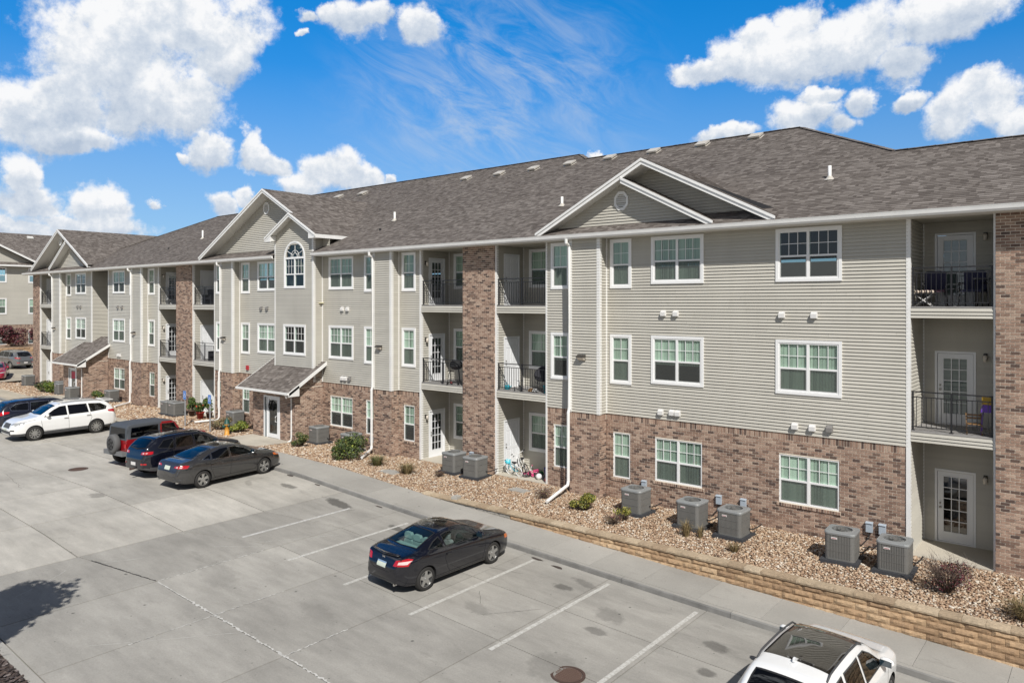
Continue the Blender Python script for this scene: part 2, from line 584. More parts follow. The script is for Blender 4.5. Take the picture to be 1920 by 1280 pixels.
    # river rock
    m, N, b, _ = new_mat('river_rock')
    pos = N.n('NewGeometry').outputs['Position']
    r = rnd_value(N)
    c = N.ramp(r, [(0.0, (0.14, 0.09, 0.06)), (0.12, (0.24, 0.15, 0.095)), (0.32, (0.36, 0.235, 0.15)), (0.55, (0.44, 0.31, 0.20)),
                   (0.75, (0.50, 0.385, 0.275)), (0.92, (0.56, 0.48, 0.38)), (1.0, (0.70, 0.65, 0.57))])
    f = N.noise(pos, 40.0, 4.0, 0.6)
    k = N.maprange(f, 0.25, 0.75, 0.75, 1.22)
    kk = N.n('CombineXYZ', {0: k, 1: k, 2: k}).outputs[0]
    N.link(N.vmath('MULTIPLY', c, kk), b.inputs['Base Color'])
    b.inputs['Roughness'].default_value = 0.7
    pmat('bed_soil', (0.27, 0.19, 0.13), 0.95, var=0.25)
    pmat('mulch', (0.055, 0.042, 0.036), 0.95, var=0.4)
    m, N, b, _ = new_mat('mulch_chip')
    c = N.ramp(rnd_value(N), [(0, (0.03, 0.022, 0.02)), (0.6, (0.09, 0.065, 0.055)), (1, (0.22, 0.19, 0.18))])
    N.link(c, b.inputs['Base Color'])
    b.inputs['Roughness'].default_value = 0.9
    # split-face wall block
    m, N, b, _ = new_mat('wall_block')
    pos = N.n('NewGeometry').outputs['Position']
    r = rnd_value(N)
    c = N.ramp(r, [(0.0, (0.30, 0.195, 0.115)), (0.4, (0.40, 0.265, 0.155)), (0.75, (0.45, 0.31, 0.185)), (1.0, (0.50, 0.36, 0.225))])
    f = N.noise(pos, 14.0, 6.0, 0.7)
    f2 = N.noise(pos, 1.3, 3.0, 0.5)
    k = N.math('MULTIPLY', N.maprange(f, 0.25, 0.75, 0.68, 1.25), N.maprange(f2, 0.3, 0.7, 0.88, 1.1))
    kk = N.n('CombineXYZ', {0: k, 1: k, 2: k}).outputs[0]
    N.link(N.vmath('MULTIPLY', c, kk), b.inputs['Base Color'])
    b.inputs['Roughness'].default_value = 0.9
    bp = N.n('Bump', {'Strength': 0.8, 'Distance': 0.02, 'Height': f})
    N.link(bp.outputs[0], b.inputs['Normal'])
    m2 = m.copy()
    m2.name = 'wall_cap'
    MATS['wall_cap'] = m2
    for nd in m2.node_tree.nodes:
        if nd.type == 'VALTORGB':
            for e, cc in zip(nd.color_ramp.elements, [(0.34, 0.25, 0.165), (0.42, 0.325, 0.22), (0.47, 0.37, 0.255), (0.52, 0.42, 0.30)]):
                e.color = (*cc, 1)
    m3 = m.copy()
    m3.name = 'wall_block_grey'
    MATS['wall_block_grey'] = m3
    for nd in m3.node_tree.nodes:
        if nd.type == 'VALTORGB':
            for e, cc in zip(nd.color_ramp.elements, [(0.20, 0.19, 0.175), (0.27, 0.255, 0.235), (0.31, 0.29, 0.26), (0.35, 0.33, 0.30)]):
                e.color = (*cc, 1)

    # reflection of a thin sheet, the same from both sides
    # glass: thin sheet that shows what is behind it
    def glass(name, tint, base=0.06, rough=0.0):
        m = bpy.data.materials.new(name)
        m.use_nodes = True
        t = m.node_tree
        t.nodes.clear()
        N = NT(t)
        out = N.n('OutputMaterial')
        tr = N.n('BsdfTransparent', {0: (*tint, 1)})
        gl = N.n('BsdfGlossy', {0: (1, 1, 1, 1), 1: rough})
        fac = N.math('ADD', N.math('MULTIPLY', schlick(N), 1.2), base, clamp=True)
        mx = N.n('MixShader', {0: fac, 1: tr.outputs[0], 2: gl.outputs[0]})
        N.link(mx.outputs[0], out.inputs[0])
        MATS[name] = m
        return m
    glass('window_glass', (0.80, 0.92, 0.86), 0.015)
    glass('door_glass', (0.5, 0.56, 0.58), 0.06)
    glass('screen_glass', (0.72, 0.8, 0.78), 0.03)
    # insect screen: fine dark mesh seen as a veil
    m = bpy.data.materials.new('insect_screen')
    m.use_nodes = True
    t = m.node_tree
    t.nodes.clear()
    N = NT(t)
    out = N.n('OutputMaterial')
    tr = N.n('BsdfTransparent', {0: (1, 1, 1, 1)})
    df = N.n('BsdfDiffuse', {0: (0.10, 0.105, 0.10, 1)})
    mx = N.n('MixShader', {0: 0.50, 1: tr.outputs[0], 2: df.outputs[0]})
    N.link(mx.outputs[0], out.inputs[0])
    MATS['insect_screen'] = m
    # vertical blind slats
    m, N, b, _ = new_mat('blind_slat')
    oi = N.maprange(N.n('ObjectInfo').outputs['Random'], 0, 1, 0.62, 1.08)
    N.link(N.vmath('MULTIPLY', N.ramp(rnd_value(N), [(0, (0.60, 0.64, 0.57)), (1, (0.78, 0.81, 0.73))]), N.n('CombineXYZ', {0: oi, 1: oi, 2: oi}).outputs[0]), b.inputs['Base Color'])
    b.inputs['Roughness'].default_value = 0.7
    # condensers
    pmat('ac_grey', (0.15, 0.147, 0.138), 0.55, var=0.08)
    pmat('ac_top', (0.25, 0.26, 0.26), 0.5, var=0.05)
    pmat('ac_dark', (0.03, 0.03, 0.032), 0.7)
    pmat('ac_pad', (0.040, 0.042, 0.048), 0.8, var=0.1)
    pmat('label_white', (0.7, 0.68, 0.66), 0.5)
    pmat('label_red', (0.40, 0.16, 0.16), 0.5)

    # plants
    def leaf(name, stops, rough=0.6):
        m, N, b, _ = new_mat(name)
        pos = N.n('NewGeometry').outputs['Position']
        r = rnd_value(N)
        N.link(N.ramp(r, stops), b.inputs['Base Color'])
        b.inputs['Roughness'].default_value = rough
        b.inputs['Subsurface Weight'].default_value = 0.0
        return m
    leaf('leaf_green', [(0, (0.030, 0.055, 0.016)), (0.5, (0.060, 0.105, 0.026)), (1, (0.12, 0.165, 0.04))])
    leaf('leaf_yellow', [(0, (0.07, 0.075, 0.018)), (0.45, (0.17, 0.18, 0.03)), (0.8, (0.30, 0.28, 0.045)), (1, (0.36, 0.28, 0.09))])
    leaf('leaf_bright', [(0, (0.06, 0.10, 0.02)), (0.5, (0.16, 0.23, 0.03)), (1, (0.33, 0.36, 0.05))])
    leaf('leaf_red', [(0, (0.030, 0.010, 0.013)), (0.5, (0.085, 0.018, 0.028)), (0.85, (0.16, 0.028, 0.04)), (1, (0.18, 0.10, 0.06))])
    leaf('leaf_dry', [(0, (0.10, 0.072, 0.035)), (0.5, (0.22, 0.16, 0.075)), (1, (0.34, 0.27, 0.14))])
    leaf('twig', [(0, (0.050, 0.035, 0.028)), (0.6, (0.105, 0.075, 0.06)), (1, (0.18, 0.14, 0.115))])
    leaf('leaf_yew', [(0, (0.022, 0.040, 0.014)), (0.5, (0.055, 0.085, 0.022)), (0.9, (0.11, 0.135, 0.03)), (1, (0.20, 0.17, 0.05))])
    pmat('terracotta', (0.42, 0.05, 0.035), 0.6)

    # cars
    def paint(name, col, metal=0.0, flake=0.0):
        m = pmat(name, col, 0.22, metal, 1.0, spec=0.12)
        return m
    paint('paint_navy_black', (0.003, 0.0035, 0.008))
    paint('paint_black_blue', (0.004, 0.005, 0.011))
    paint('paint_charcoal', (0.042, 0.041, 0.041), 0.3)
    paint('paint_red', (0.24, 0.008, 0.012))
    paint('paint_crimson', (0.30, 0.012, 0.035), 0.2)
    paint('paint_white', (0.78, 0.78, 0.77))
    paint('paint_silver', (0.20, 0.205, 0.21), 0.45)
    paint('paint_dark_blue', (0.010, 0.012, 0.022))
    pmat('hardtop', (0.065, 0.072, 0.082), 0.6)
    pmat('cladding', (0.060, 0.061, 0.064), 0.6)
    pmat('grey_bumper', (0.16, 0.165, 0.17), 0.55)
    pmat('car_dark', (0.010, 0.010, 0.011), 0.8)
    pmat('tyre', (0.022, 0.021, 0.020), 0.85, var=0.1)
    pmat('tyre_grey', (0.10, 0.10, 0.10), 0.8, var=0.1)
    pmat('alloy', (0.55, 0.55, 0.54), 0.3, metal=0.9)
    pmat('alloy_dark', (0.03, 0.03, 0.032), 0.4, metal=0.5)
    pmat('chrome', (0.75, 0.75, 0.75), 0.12, metal=1.0)
    pmat('tail_red', (0.42, 0.004, 0.010), 0.12, coat=1.0)
    pmat('tail_pale', (0.72, 0.52, 0.50), 0.15, coat=1.0)
    pmat('amber', (0.60, 0.13, 0.02), 0.15, coat=1.0)
    pmat('headlamp', (0.32, 0.33, 0.34), 0.1, coat=1.0)
    pmat('plate', (0.55, 0.60, 0.52), 0.5)
    pmat('plate_blue', (0.20, 0.30, 0.45), 0.5)
    pmat('car_glass', (0.006, 0.007, 0.008), 0.02, spec=0.5)
    pmat('car_glass_blue', (0.012, 0.03, 0.045), 0.02, spec=0.9, coat=1.0)
    pmat('car_glass_teal', (0.07, 0.13, 0.135), 0.02, spec=0.8, coat=1.0)
    pmat('seat_grey', (0.35, 0.39, 0.38), 0.9)
    pmat('panel_glass', (0.018, 0.015, 0.012), 0.03, spec=0.9, coat=1.0)
    # odds and ends
    for nm, c, r in (('plastic_blue', (0.02, 0.03, 0.42), 0.4), ('plastic_purple', (0.14, 0.05, 0.40), 0.45), ('plastic_pink', (0.72, 0.10, 0.25), 0.4),
                     ('plastic_teal', (0.03, 0.36, 0.45), 0.4), ('plastic_green', (0.02, 0.22, 0.06), 0.45), ('plastic_yellow', (0.50, 0.30, 0.02), 0.45),
                     ('plastic_lime', (0.25, 0.42, 0.04), 0.45), ('plastic_red', (0.5, 0.03, 0.03), 0.4), ('plastic_black', (0.02, 0.02, 0.022), 0.5),
                     ('plastic_white', (0.75, 0.75, 0.74), 0.4), ('cyan_paint', (0.10, 0.55, 0.66), 0.3), ('fabric_black', (0.022, 0.022, 0.028), 0.9),
                     ('fabric_navy', (0.035, 0.035, 0.075), 0.9), ('fabric_plum', (0.10, 0.05, 0.075), 0.9), ('cushion_cream', (0.55, 0.46, 0.38), 0.9),
                     ('wood_tan', (0.30, 0.17, 0.07), 0.6), ('sign_blue', (0.012, 0.16, 0.55), 0.4), ('sign_white', (0.8, 0.8, 0.8), 0.5),
                     ('post_grey', (0.30, 0.31, 0.32), 0.5), ('hydrant_yellow', (0.62, 0.30, 0.05), 0.5), ('hydrant_green', (0.015, 0.07, 0.055), 0.5),
                     ('iron_rust', (0.075, 0.045, 0.035), 0.8), ('iron_brown', (0.12, 0.075, 0.058), 0.8), ('flower_red', (0.65, 0.02, 0.03), 0.6),
                     ('bark', (0.11, 0.085, 0.065), 0.9), ('grass_blade', (0.06, 0.10, 0.03), 0.8), ('sticker_red', (0.5, 0.02, 0.06), 0.5)):
        pmat(nm, c, r, var=0.06)
    pmat('terrain', (0.20, 0.19, 0.16), 0.95, var=0.25)


build_materials()
M_ = MATS
# ------------------------------------------------------------------ terrain heights
SXK = [-140, -95, -75, -60, -42, -35, -29, -25, -22.4, -20, -18, -15, -12, -8, -4, -1.5, 8, 60]
SZK = [2.6, 1.45, 0.40, 0.25, 0.10, 0.15, 0.24, 0.17, 0.03, -0.10, -0.20, -0.30, -0.42, -0.58, -0.71, -0.82, -1.2, -1.6]


def SW(x):          # pavement (sidewalk) level beside the building
    return float(np.interp(x, SXK, SZK))


def PK(x):          # parking-lot level
    return SW(x) - 0.14


YM, YB = 22.64, 22.20        # main wall plane, projecting bays
ZB, ZT = 2.94, 9.22          # brick top, wall top
SOF = 9.20
YE, ZE = 21.95, 9.36         # roof edge
FL = (0.0, 3.40, 6.79)
FX, FN = Vector((1, 0, 0)), Vector((0, -1, 0))


def in_frame(c):
    x, y, d = screen(c)
    return -5 < x < 1925 and -5 < y < 1285, d


def subtract(a, b, holes):
    segs = [(a, b)]
    for (h0, h1) in holes:
        out = []
        for (s0, s1) in segs:
            if h1 <= s0 or h0 >= s1:
                out.append((s0, s1))
            else:
                if h0 > s0:
                    out.append((s0, h0))
                if h1 < s1:
                    out.append((h1, s1))
        segs = out
    return [s for s in segs if s[1] - s[0] > 0.012]


class Facade:
    """collects planks, bricks, sheathing of one building"""

    def __init__(self):
        self.planks, self.bricks = [], []
        self.back, self.mort, self.reveal = MB(), MB(), MB()

    def sheet(self, mb, O, U, N, u0, u1, z0, z1, holes, off):
        us = sorted(set([u0, u1] + [min(max(h, u0), u1) for q in holes for h in q[:2]]))
        zs = sorted(set([z0, z1] + [min(max(h, z0), z1) for q in holes for h in q[2:]]))
        for i in range(len(us) - 1):
            for j in range(len(zs) - 1):
                cu, cz = (us[i] + us[i + 1]) / 2, (zs[j] + zs[j + 1]) / 2
                if us[i + 1] - us[i] < 1e-4 or zs[j + 1] - zs[j] < 1e-4:
                    continue
                if any(h[0] < cu < h[1] and h[2] < cz < h[3] for h in holes):
                    continue
                P = [O + U * a + N * off + Vector((0, 0, c)) for a, c in
                     ((us[i], zs[j]), (us[i + 1], zs[j]), (us[i + 1], zs[j + 1]), (us[i], zs[j + 1]))]
                mb.quad(*P)

    def siding(self, O, U, N, u0, u1, z0, z1, holes=(), tri=None, phase=ZB, back=True):
        e = 0.1016
        O = Vector(O)
        if back:
            self.sheet(self.back, O, U, N, u0 + .01, u1 - .01, z0, z1, list(holes), -0.035)
        i0 = int(math.floor((z0 - phase) / e + 1e-6))
        i = i0
        while phase + i * e < z1 - 0.01:
            za, zb = phase + i * e, phase + (i + 1) * e
            i += 1
            za2, zb2 = max(za, z0), min(zb, z1)
            if zb2 - za2 < 0.015:
                continue
            zm = (za2 + zb2) / 2
            a, b = u0, u1
            if tri:
                a, b = tri(zm)
                a, b = max(a, u0), min(b, u1)
                if b - a < 0.05:
                    continue
            for (s0, s1) in subtract(a, b, [h[:2] for h in holes if h[2] < zm < h[3]]):
                p = s0
                while s1 - p > 3.9:
                    q = p + random.uniform(2.2, 3.7)
                    self.planks.append((O, U, N, p, q - .002, za2, zb2 - za2))
                    p = q
                self.planks.append((O, U, N, p, s1, za2, zb2 - za2))

    def brick(self, O, U, N, u0, u1, z0, z1, holes=(), soldier=True, tri=None):
        O = Vector(O)
        if tri:
            zs_ = np.linspace(z0, z1, 8)
            P = [(max(tri(z)[0], u0), z) for z in zs_] + [(u1, z1), (u1, z0)]
            self.mort.add([O + U * u - N * .009 + Vector((0, 0, z)) for u, z in P], [tuple(range(len(P)))])
        else:
            self.sheet(self.mort, O, U, N, u0 + .004, u1 - .004, z0, z1, list(holes), -0.009)
        c, L, g = 0.0803, 0.2105, 0.0165
        zs = z1 - 0.213 if soldier else z1
        k = 0
        z = zs
        while z - c > z0 - 0.02:
            za, zb = z - c + g * .5, z - g * .5
            zm = (za + zb) / 2
            a, b = u0, u1
            if tri:
                a, b = tri(zb)
                a, b = max(a, u0), min(b, u1)
            off = (k % 2) * L / 2
            n0 = int(math.floor((a - off) / L)) - 1
            hs = [h[:2] for h in holes if h[2] - .02 < zm < h[3] + .02]
            n = n0
            while n * L + off < b:
                s0, s1 = n * L + off + g / 2, (n + 1) * L + off - g / 2
                n += 1
                for (p, q) in subtract(max(s0, a), min(s1, b), hs) if min(s1, b) > max(s0, a) else []:
                    if q - p > 0.02:
                        self.bricks.append((O, U, N, p, q, za, zb - za))
            z -= c
            k += 1
        if soldier:
            w = 0.0765
            n = int(math.floor(u0 / w))
            while n * w < u1:
                s0, s1 = max(n * w + g / 2, u0), min((n + 1) * w - g / 2, u1)
                n += 1
                if s1 - s0 > 0.02:
                    self.bricks.append((O, U, N, s0, s1, zs + g / 2, 0.213 - g))

    def build(self, root, n_single=300):
        # sheathing and mortar
        self.back.obj('sheathing', M_['dark_interior'], root)
        if self.mort.v:
            self.mort.obj('mortar_bed', M_['mortar'], root)
        for items, nm, stuffnm, m, unit in ((self.planks, 'siding_plank', 'siding', M_['vinyl_siding'], plank_unit),
                                            (self.bricks, 'brick', 'brickwork', M_['brick'], brick_unit)):
            if not items:
                continue
            sc = []
            for i, (O, U, N, a, b, z, h) in enumerate(items):
                c = O + U * ((a + b) / 2) + Vector((0, 0, z + h / 2))
                ok, d = in_frame(c)
                face = N.dot(Vector((0, 0, CAMZ)) - c)
                s = (b - a) * h * max(face, 0) / d ** 3 if ok else 0
                if nm == 'brick' and not (0.19 < b - a < 0.2):
                    s = 0
                sc.append(s)
            order = sorted(range(len(items)), key=lambda i: -sc[i])
            single = set(i for i in order[:n_single] if sc[i] > 0)
            me = unit(nm, m)
            mb = MB()
            for i, (O, U, N, a, b, z, h) in enumerate(items):
                if i in single:
                    hh = h / (0.1016 if nm == 'siding_plank' else 0.0638)
                    ll = (b - a) if nm == 'siding_plank' else (b - a) / 0.194
                    pr = 0 if nm == 'siding_plank' else random.uniform(-.002, .0025)
                    X, Y, Z = U * ll, -N, Vector((0, 0, 1)) * hh
                    T = O + U * a + Vector((0, 0, z)) + N * pr
                    Mx = Matrix(((X.x, Y.x, Z.x, T.x), (X.y, Y.y, Z.y, T.y), (X.z, Y.z, Z.z, T.z), (0, 0, 0, 1)))
                    mkobj(nm, me, root, M=Mx)
                else:
                    A, B = O + U * a, O + U * b
                    if nm == 'siding_plank':
                        za, zb = Vector((0, 0, z)), Vector((0, 0, z + h))
                        o1, o2 = N * 0.029, N * -0.004
                        mb.add([A + za, B + za, B + za + o1, A + za + o1, B + zb + o2, A + zb + o2, A + zb, B + zb],
                               [(0, 1, 2, 3), (3, 2, 4, 5), (0, 3, 5, 6), (1, 7, 4, 2)])
                    else:
                        pr = N * random.uniform(-.002, .0025)
                        o1, o2 = -N * 0.012, pr
                        za, zb = Vector((0, 0, z)), Vector((0, 0, z + h))
                        mb.add([A + za + o1, B + za + o1, B + zb + o1, A + zb + o1, A + za + o2, B + za + o2, B + zb + o2, A + zb + o2],
                               [(4, 5, 6, 7), (0, 1, 5, 4), (1, 2, 6, 5), (2, 3, 7, 6), (3, 0, 4, 7)])
            if mb.v:
                mb.obj(stuffnm, m, root, kind='stuff')


def plank_unit(nm, m):
    mb = MB()
    h = 0.1016
    mb.add([(0, 0, 0), (1, 0, 0), (1, -.029, 0), (0, -.029, 0), (1, .004, h), (0, .004, h), (0, 0, h), (1, 0, h)],
           [(0, 1, 2, 3), (3, 2, 4, 5), (0, 3, 5, 6), (1, 7, 4, 2)])
    return mb.mesh(nm, m)


def brick_unit(nm, m):
    mb = MB()
    L, h = 0.194, 0.0638
    mb.add([(0, .012, 0), (L, .012, 0), (L, .012, h), (0, .012, h), (0, 0, 0), (L, 0, 0), (L, 0, h), (0, 0, h)],
           [(4, 5, 6, 7), (0, 1, 5, 4), (1, 2, 6, 5), (2, 3, 7, 6), (3, 0, 4, 7)])
    return mb.mesh(nm, m)


BLD = thing('apartment_building', 'long three-storey beige sided apartment building with brick ground floor and brown shingle roof',
            'apartment building', (-35, YM, 0))
BLD['in_world'] = 1
FA = Facade()
trim = []          # corner boards: (x0,x1,y0,y1,z0,z1)

# ------------------------------------------------------------------ windows
WIN_MESH = {}


def blind_mesh(w, h, kind):
    mb = MB()
    if kind == 'vertical':
        n = max(3, int(w / 0.085))
        for k in range(n):
            a = w * k / n
            t = random.uniform(0.004, 0.02)
            mb.quad((a + .003, t, 0), (a + w / n + .004, -t + .012, 0), (a + w / n + .004, -t + .012, h), (a + .003, t, h))
    else:
        n = int(h / 0.045)
        for k in range(n):
            z = h * k / n
            mb.quad((0, .012, z), (w, .012, z), (w, 0, z + h / n * 1.02), (0, 0, z + h / n * 1.02))
    return mb


def window_set(w, h, units, casing, gridx, blind):
    """w, h: outer size. local frame: x along the wall, -y outwards, z up from the lower left corner"""
    key = (round(w, 3), round(h, 3), units, casing, gridx, blind)
    if key in WIN_MESH:
        return WIN_MESH[key]
    fr = MB()
    c = 0.085 if casing else 0.0
    if casing:
        fr.box(0, w, -.050, .01, h - c, h)
        fr.box(0, w, -.054, .01, 0, c)
        fr.box(0, c, -.048, .01, c, h - c)
        fr.box(w - c, w, -.048, .01, c, h - c)
        y0, y1 = -.034, .06
    else:
        y0, y1 = .012, .10
    f = 0.042
    x0, x1, z0, z1 = c, w - c, c, h - c
    fr.box(x0, x1, y0, y1, z1 - f, z1)
    fr.box(x0, x1, y0, y1, z0, z0 + f)
    fr.box(x0, x0 + f, y0 + .001, y1, z0 + f, z1 - f)
    fr.box(x1 - f, x1, y0 + .001, y1, z0 + f, z1 - f)
    cols = []
    if units == 2:
        xm = (x0 + x1) / 2
        fr.box(xm - .04, xm + .04, y0 + .002, y1, z0 + f, z1 - f)
        cols = [(x0 + f, xm - .04), (xm + .04, x1 - f)]
    else:
        cols = [(x0 + f, x1 - f)]
    zm = z0 + (z1 - z0) * 0.475
    panes, sash, grille, scr, bl = [], MB(), MB(), MB(), MB()
    gu, gl = y0 + .034, y0 + .024
    for (a, b) in cols:
        fr.box(a, b, y0 + .008, y1, zm - .028, zm + .028)
        s = .028
        sash.box(a, b, y0 + .012, y0 + .04, z0 + f, z0 + f + s)
        sash.box(a, a + s, y0 + .013, y0 + .04, z0 + f + s, zm - .028)
        sash.box(b - s, b, y0 + .013, y0 + .04, z0 + f + s, zm - .028)
        for p0, p1, q0, q1, gy in ((a, b, zm + .028, z1 - f, gu), (a + s, b - s, z0 + f + s, zm - .028, gl)):
            pm = MB()
            pm.quad((p0, gy, q0), (p1, gy, q0), (p1, gy, q1), (p0, gy, q1))
            panes.append(pm.mesh('pane', M_['window_glass']))
        # grille bars in the upper sash
        zc = (zm + .028 + z1 - f) / 2
        g = .018
        for k in range(1, gridx):
            xx = a + (b - a) * k / gridx
            grille.box(xx - g / 2, xx + g / 2, gu - .012, gu - .002, zm + .028, z1 - f)
        grille.box(a, b, gu - .013, gu - .003, zc - g / 2, zc + g / 2)
        scr.quad((a + .01, y0 + .010, z0 + f + .01), (b - .01, y0 + .010, z0 + f + .01), (b - .01, y0 + .010, zm - .028), (a + .01, y0 + .010, zm - .028))
        if blind != 'none':
            zlow = z0 + f if blind != 'half' else zm - .12
            bm = blind_mesh(b - a - .02, z1 - f - zlow, 'vertical')
            base = len(bl.v)
            bl.v.extend([(p[0] + a + .01, p[1] + gu + .022, p[2] + zlow) for p in bm.v])
            bl.f.extend([tuple(base + i for i in q) for q in bm.f])
            bl.m.extend(bm.m)
    res = dict(frame=fr.mesh('window', M_['white_frame']), sash=sash.mesh('sash', M_['white_frame']), panes=panes,
               grille=grille.mesh('grille', M_['white_frame']), screen=scr.mesh('insect_screen', M_['insect_screen']),
               blind=bl.mesh('blind', M_['blind_slat']) if bl.v else None)
    WIN_MESH[key] = res
    return res


def put_window(x, z, w, h, units=1, casing=True, grid=None, blind='full', O=None, root=None, R=None, sill=False):
    grid = grid or (3 if units == 2 else 2)
    s = window_set(w, h, units, casing, grid, blind)
    Mx = Matrix.Translation((x, O if O is not None else YM, z))
    if R is not None:
        Mx = R
    root = root or BLD
    win = mkobj('window', s['frame'], root, M=Mx)
    mkobj('sash', s['sash'], win)
    mkobj('grille', s['grille'], win)
    for p in s['panes']:
        mkobj('pane', p, win)
    mkobj('insect_screen', s['screen'], win)
    if s['blind']:
        mkobj('blind', s['blind'], win)
    return win


Z3 = (7.53, 9.14, 7.40)
Z2 = (4.13, 5.77, 4.02)


def upper_windows(xs):
    """xs: list of (x0, x1, units, blind3, blind2) -> openings for both upper storeys"""
    holes = []
    for (x0, x1, u, b3, b2) in xs:
        for (zb, zt, zn), b in ((Z3, b3), (Z2, b2)):
            z0 = zn if u == 1 else zb
            put_window(x0, z0, x1 - x0, zt - z0, u, True, None, b)
            holes.append((x0 + .06, x1 - .06, z0 + .06, zt - .06))
    return holes


def ground_windows(xs, y=YM):
    holes = []
    for (x0, x1, u, b) in xs:
        z0, z1 = (0.70, 2.30) if u == 1 else (0.83, 2.29)
        put_window(x0, z0, x1 - x0, z1 - z0, u, False, None, b)
        holes.append((x0, x1, z0, z1))
        r = FA.reveal
        r.quad((x0, y - .0, z0), (x0, y + .12, z0), (x0, y + .12, z1), (x0, y, z1))
        r.quad((x1, y, z0), (x1, y, z1), (x1, y + .12, z1), (x1, y + .12, z0))
        r.quad((x0, y, z1), (x0, y + .12, z1), (x1, y + .12, z1), (x1, y, z1))
        # rowlock sill
        n = int((x1 - x0 + .14) / 0.0775)
        sx = x0 - .07
        for k in range(n):
            FA.bricks.append((Vector((0, y - .03, 0)), FX, FN, sx + k * .0775 + .006, sx + (k + 1) * .0775 - .006, z0 - .105, .09))
        FA.mort.box(sx, sx + n * .0775, y - .026, y + .02, z0 - .108, z0 - .010)
    return holes


def front_wall(x0, x1, y=YM, up=(), gr=(), z0=-0.22, top=ZT, extra=()):
    h = upper_windows(up) + list(extra)
    FA.siding((0, y, 0), FX, FN, x0, x1, ZB, top, h)
    hg = ground_windows(gr, y)
    FA.brick((0, y, 0), FX, FN, x0, x1, z0, ZB, hg + list(extra))


def return_wall(x, y0, y1, z0=-0.22, top=ZT, face=1, brick=True, low=None):
    U, N = (Vector((0, 1, 0)), Vector((1, 0, 0))) if face > 0 else (Vector((0, -1, 0)), Vector((-1, 0, 0)))
    a, b = (y0, y1) if face > 0 else (-y1, -y0)
    FA.siding((x, 0, 0), U, N, a, b, ZB if brick else (low or 0), top)
    if brick:
        FA.brick((x, 0, 0), U, N, a, b, z0, ZB)


def bay(x0, x1, lamp=True):
    FA.siding((0, YB, 0), FX, FN, x0, x1, ZB, ZT)
    FA.brick((0, YB, 0), FX, FN, x0, x1, -0.22, ZB)
    return_wall(x1, YB, YM)
    return_wall(x0, YB, YM, face=-1)
    trim.append((x1 - .115, x1 + .022, YB - .024, YB + .10, ZB - .02, SOF))
    trim.append((x0 - .022, x0 + .115, YB - .024, YB + .10, ZB - .02, SOF))
    trim.append((x1 + .001, x1 + .05, YM - .045, YM - .002, ZB, SOF))


NOB = 'none'
front_wall(-14.18, -4.45, up=[(-14.0, -13.13, 1, 'full', 'full'), (-12.36, -10.44, 2, 'full', 'half'), (-8.09, -6.17, 2, NOB, 'full')],
           gr=[(-13.89, -13.2, 1, 'full'), (-12.23, -10.51, 2, 'full'), (-8.0, -6.25, 2, 'full')])
front_wall(-16.85, -15.47, up=[(-16.62, -15.75, 1, 'full', 'half')], gr=[(-16.50, -15.80, 1, 'full')])
front_wall(-25.18, -23.72, up=[(-24.95, -24.05, 1, 'full', 'full')], gr=[(-24.85, -24.15, 1, 'half')])
front_wall(-30.83, -26.43, up=[(-30.29, -28.38, 2, 'full', 'full'), (-27.57, -26.70, 1, 'full', 'full')],
           gr=[(-30.2, -28.48, 2, 'half'), (-27.47, -26.80, 1, 'half')])
front_wall(-38.53, -34.18, up=[(-38.35, -37.46, 1, 'full', 'full'), (-36.66, -34.75, 2, 'half', 'full')],
           gr=[(-38.25, -37.55, 1, 'full'), (-36.56, -34.85, 2, 'full')])
front_wall(-41.29, -39.8, up=[(-41.08, -40.18, 1, 'half', 'half')], gr=[(-40.98, -40.28, 1, 'half')])
front_wall(-49.83, -48.29, up=[(-49.72, -48.83, 1, 'full', 'full')], gr=[(-49.62, -48.92, 1, 'full')])
front_wall(-56.0, -51.24, up=[(-55.18, -53.26, 2, 'half', 'full'), (-52.5, -51.62, 1, 'full', 'full')],
           gr=[(-55.08, -53.36, 2, 'full'), (-52.4, -51.7, 1, 'full')])
front_wall(-63.76, -58.85, up=[(-63.62, -62.7, 1, 'half', 'full'), (-61.80, -59.88, 2, NOB, 'half')],
           gr=[(-63.52, -62.8, 1, 'full'), (-61.7, -59.98, 2, 'full')])
front_wall(-66.68, -65.22)
for bx in ((-15.47, -14.18), (-26.43, -25.18), (-39.8, -38.53), (-51.24, -49.83), (-65.22, -63.76)):
    bay(*bx)
# right-hand continuation just outside the frame
front_wall(1.55, 4.0)

# recessed entrance at the far wing
return_wall(-58.85, YM, YM + 1.6)
return_wall(-56.0, YM, YM + 1.6, face=-1)
FA.siding((0, YM + 1.6, 0), FX, FN, -58.85, -56.0, ZB, ZT)
FA.brick((0, YM + 1.6, 0), FX, FN, -58.85, -56.0, -.2, ZB)
trim.append((-58.97, -58.83, YM - .024, YM + .05, ZB, SOF))
trim.append((-56.02, -55.90, YM - .024, YM + .05, ZB, SOF))

# ------------------------------------------------------------------ stair tower in the middle
TX0, TX1, YT = -34.18, -30.85, 22.10
arch_hole = (-33.27, -31.57, 7.68, 9.16)
arch2 = (-33.10, -31.74, 9.16, 9.62)
tw2 = (-33.37, -31.46, 4.22, 5.78)
TAP, TSL, TXC = 11.43, 0.5405, -32.43


def tower_tri(z):
    hw = (TAP - 0.14 - z) / TSL
    return TXC - hw, TXC + hw


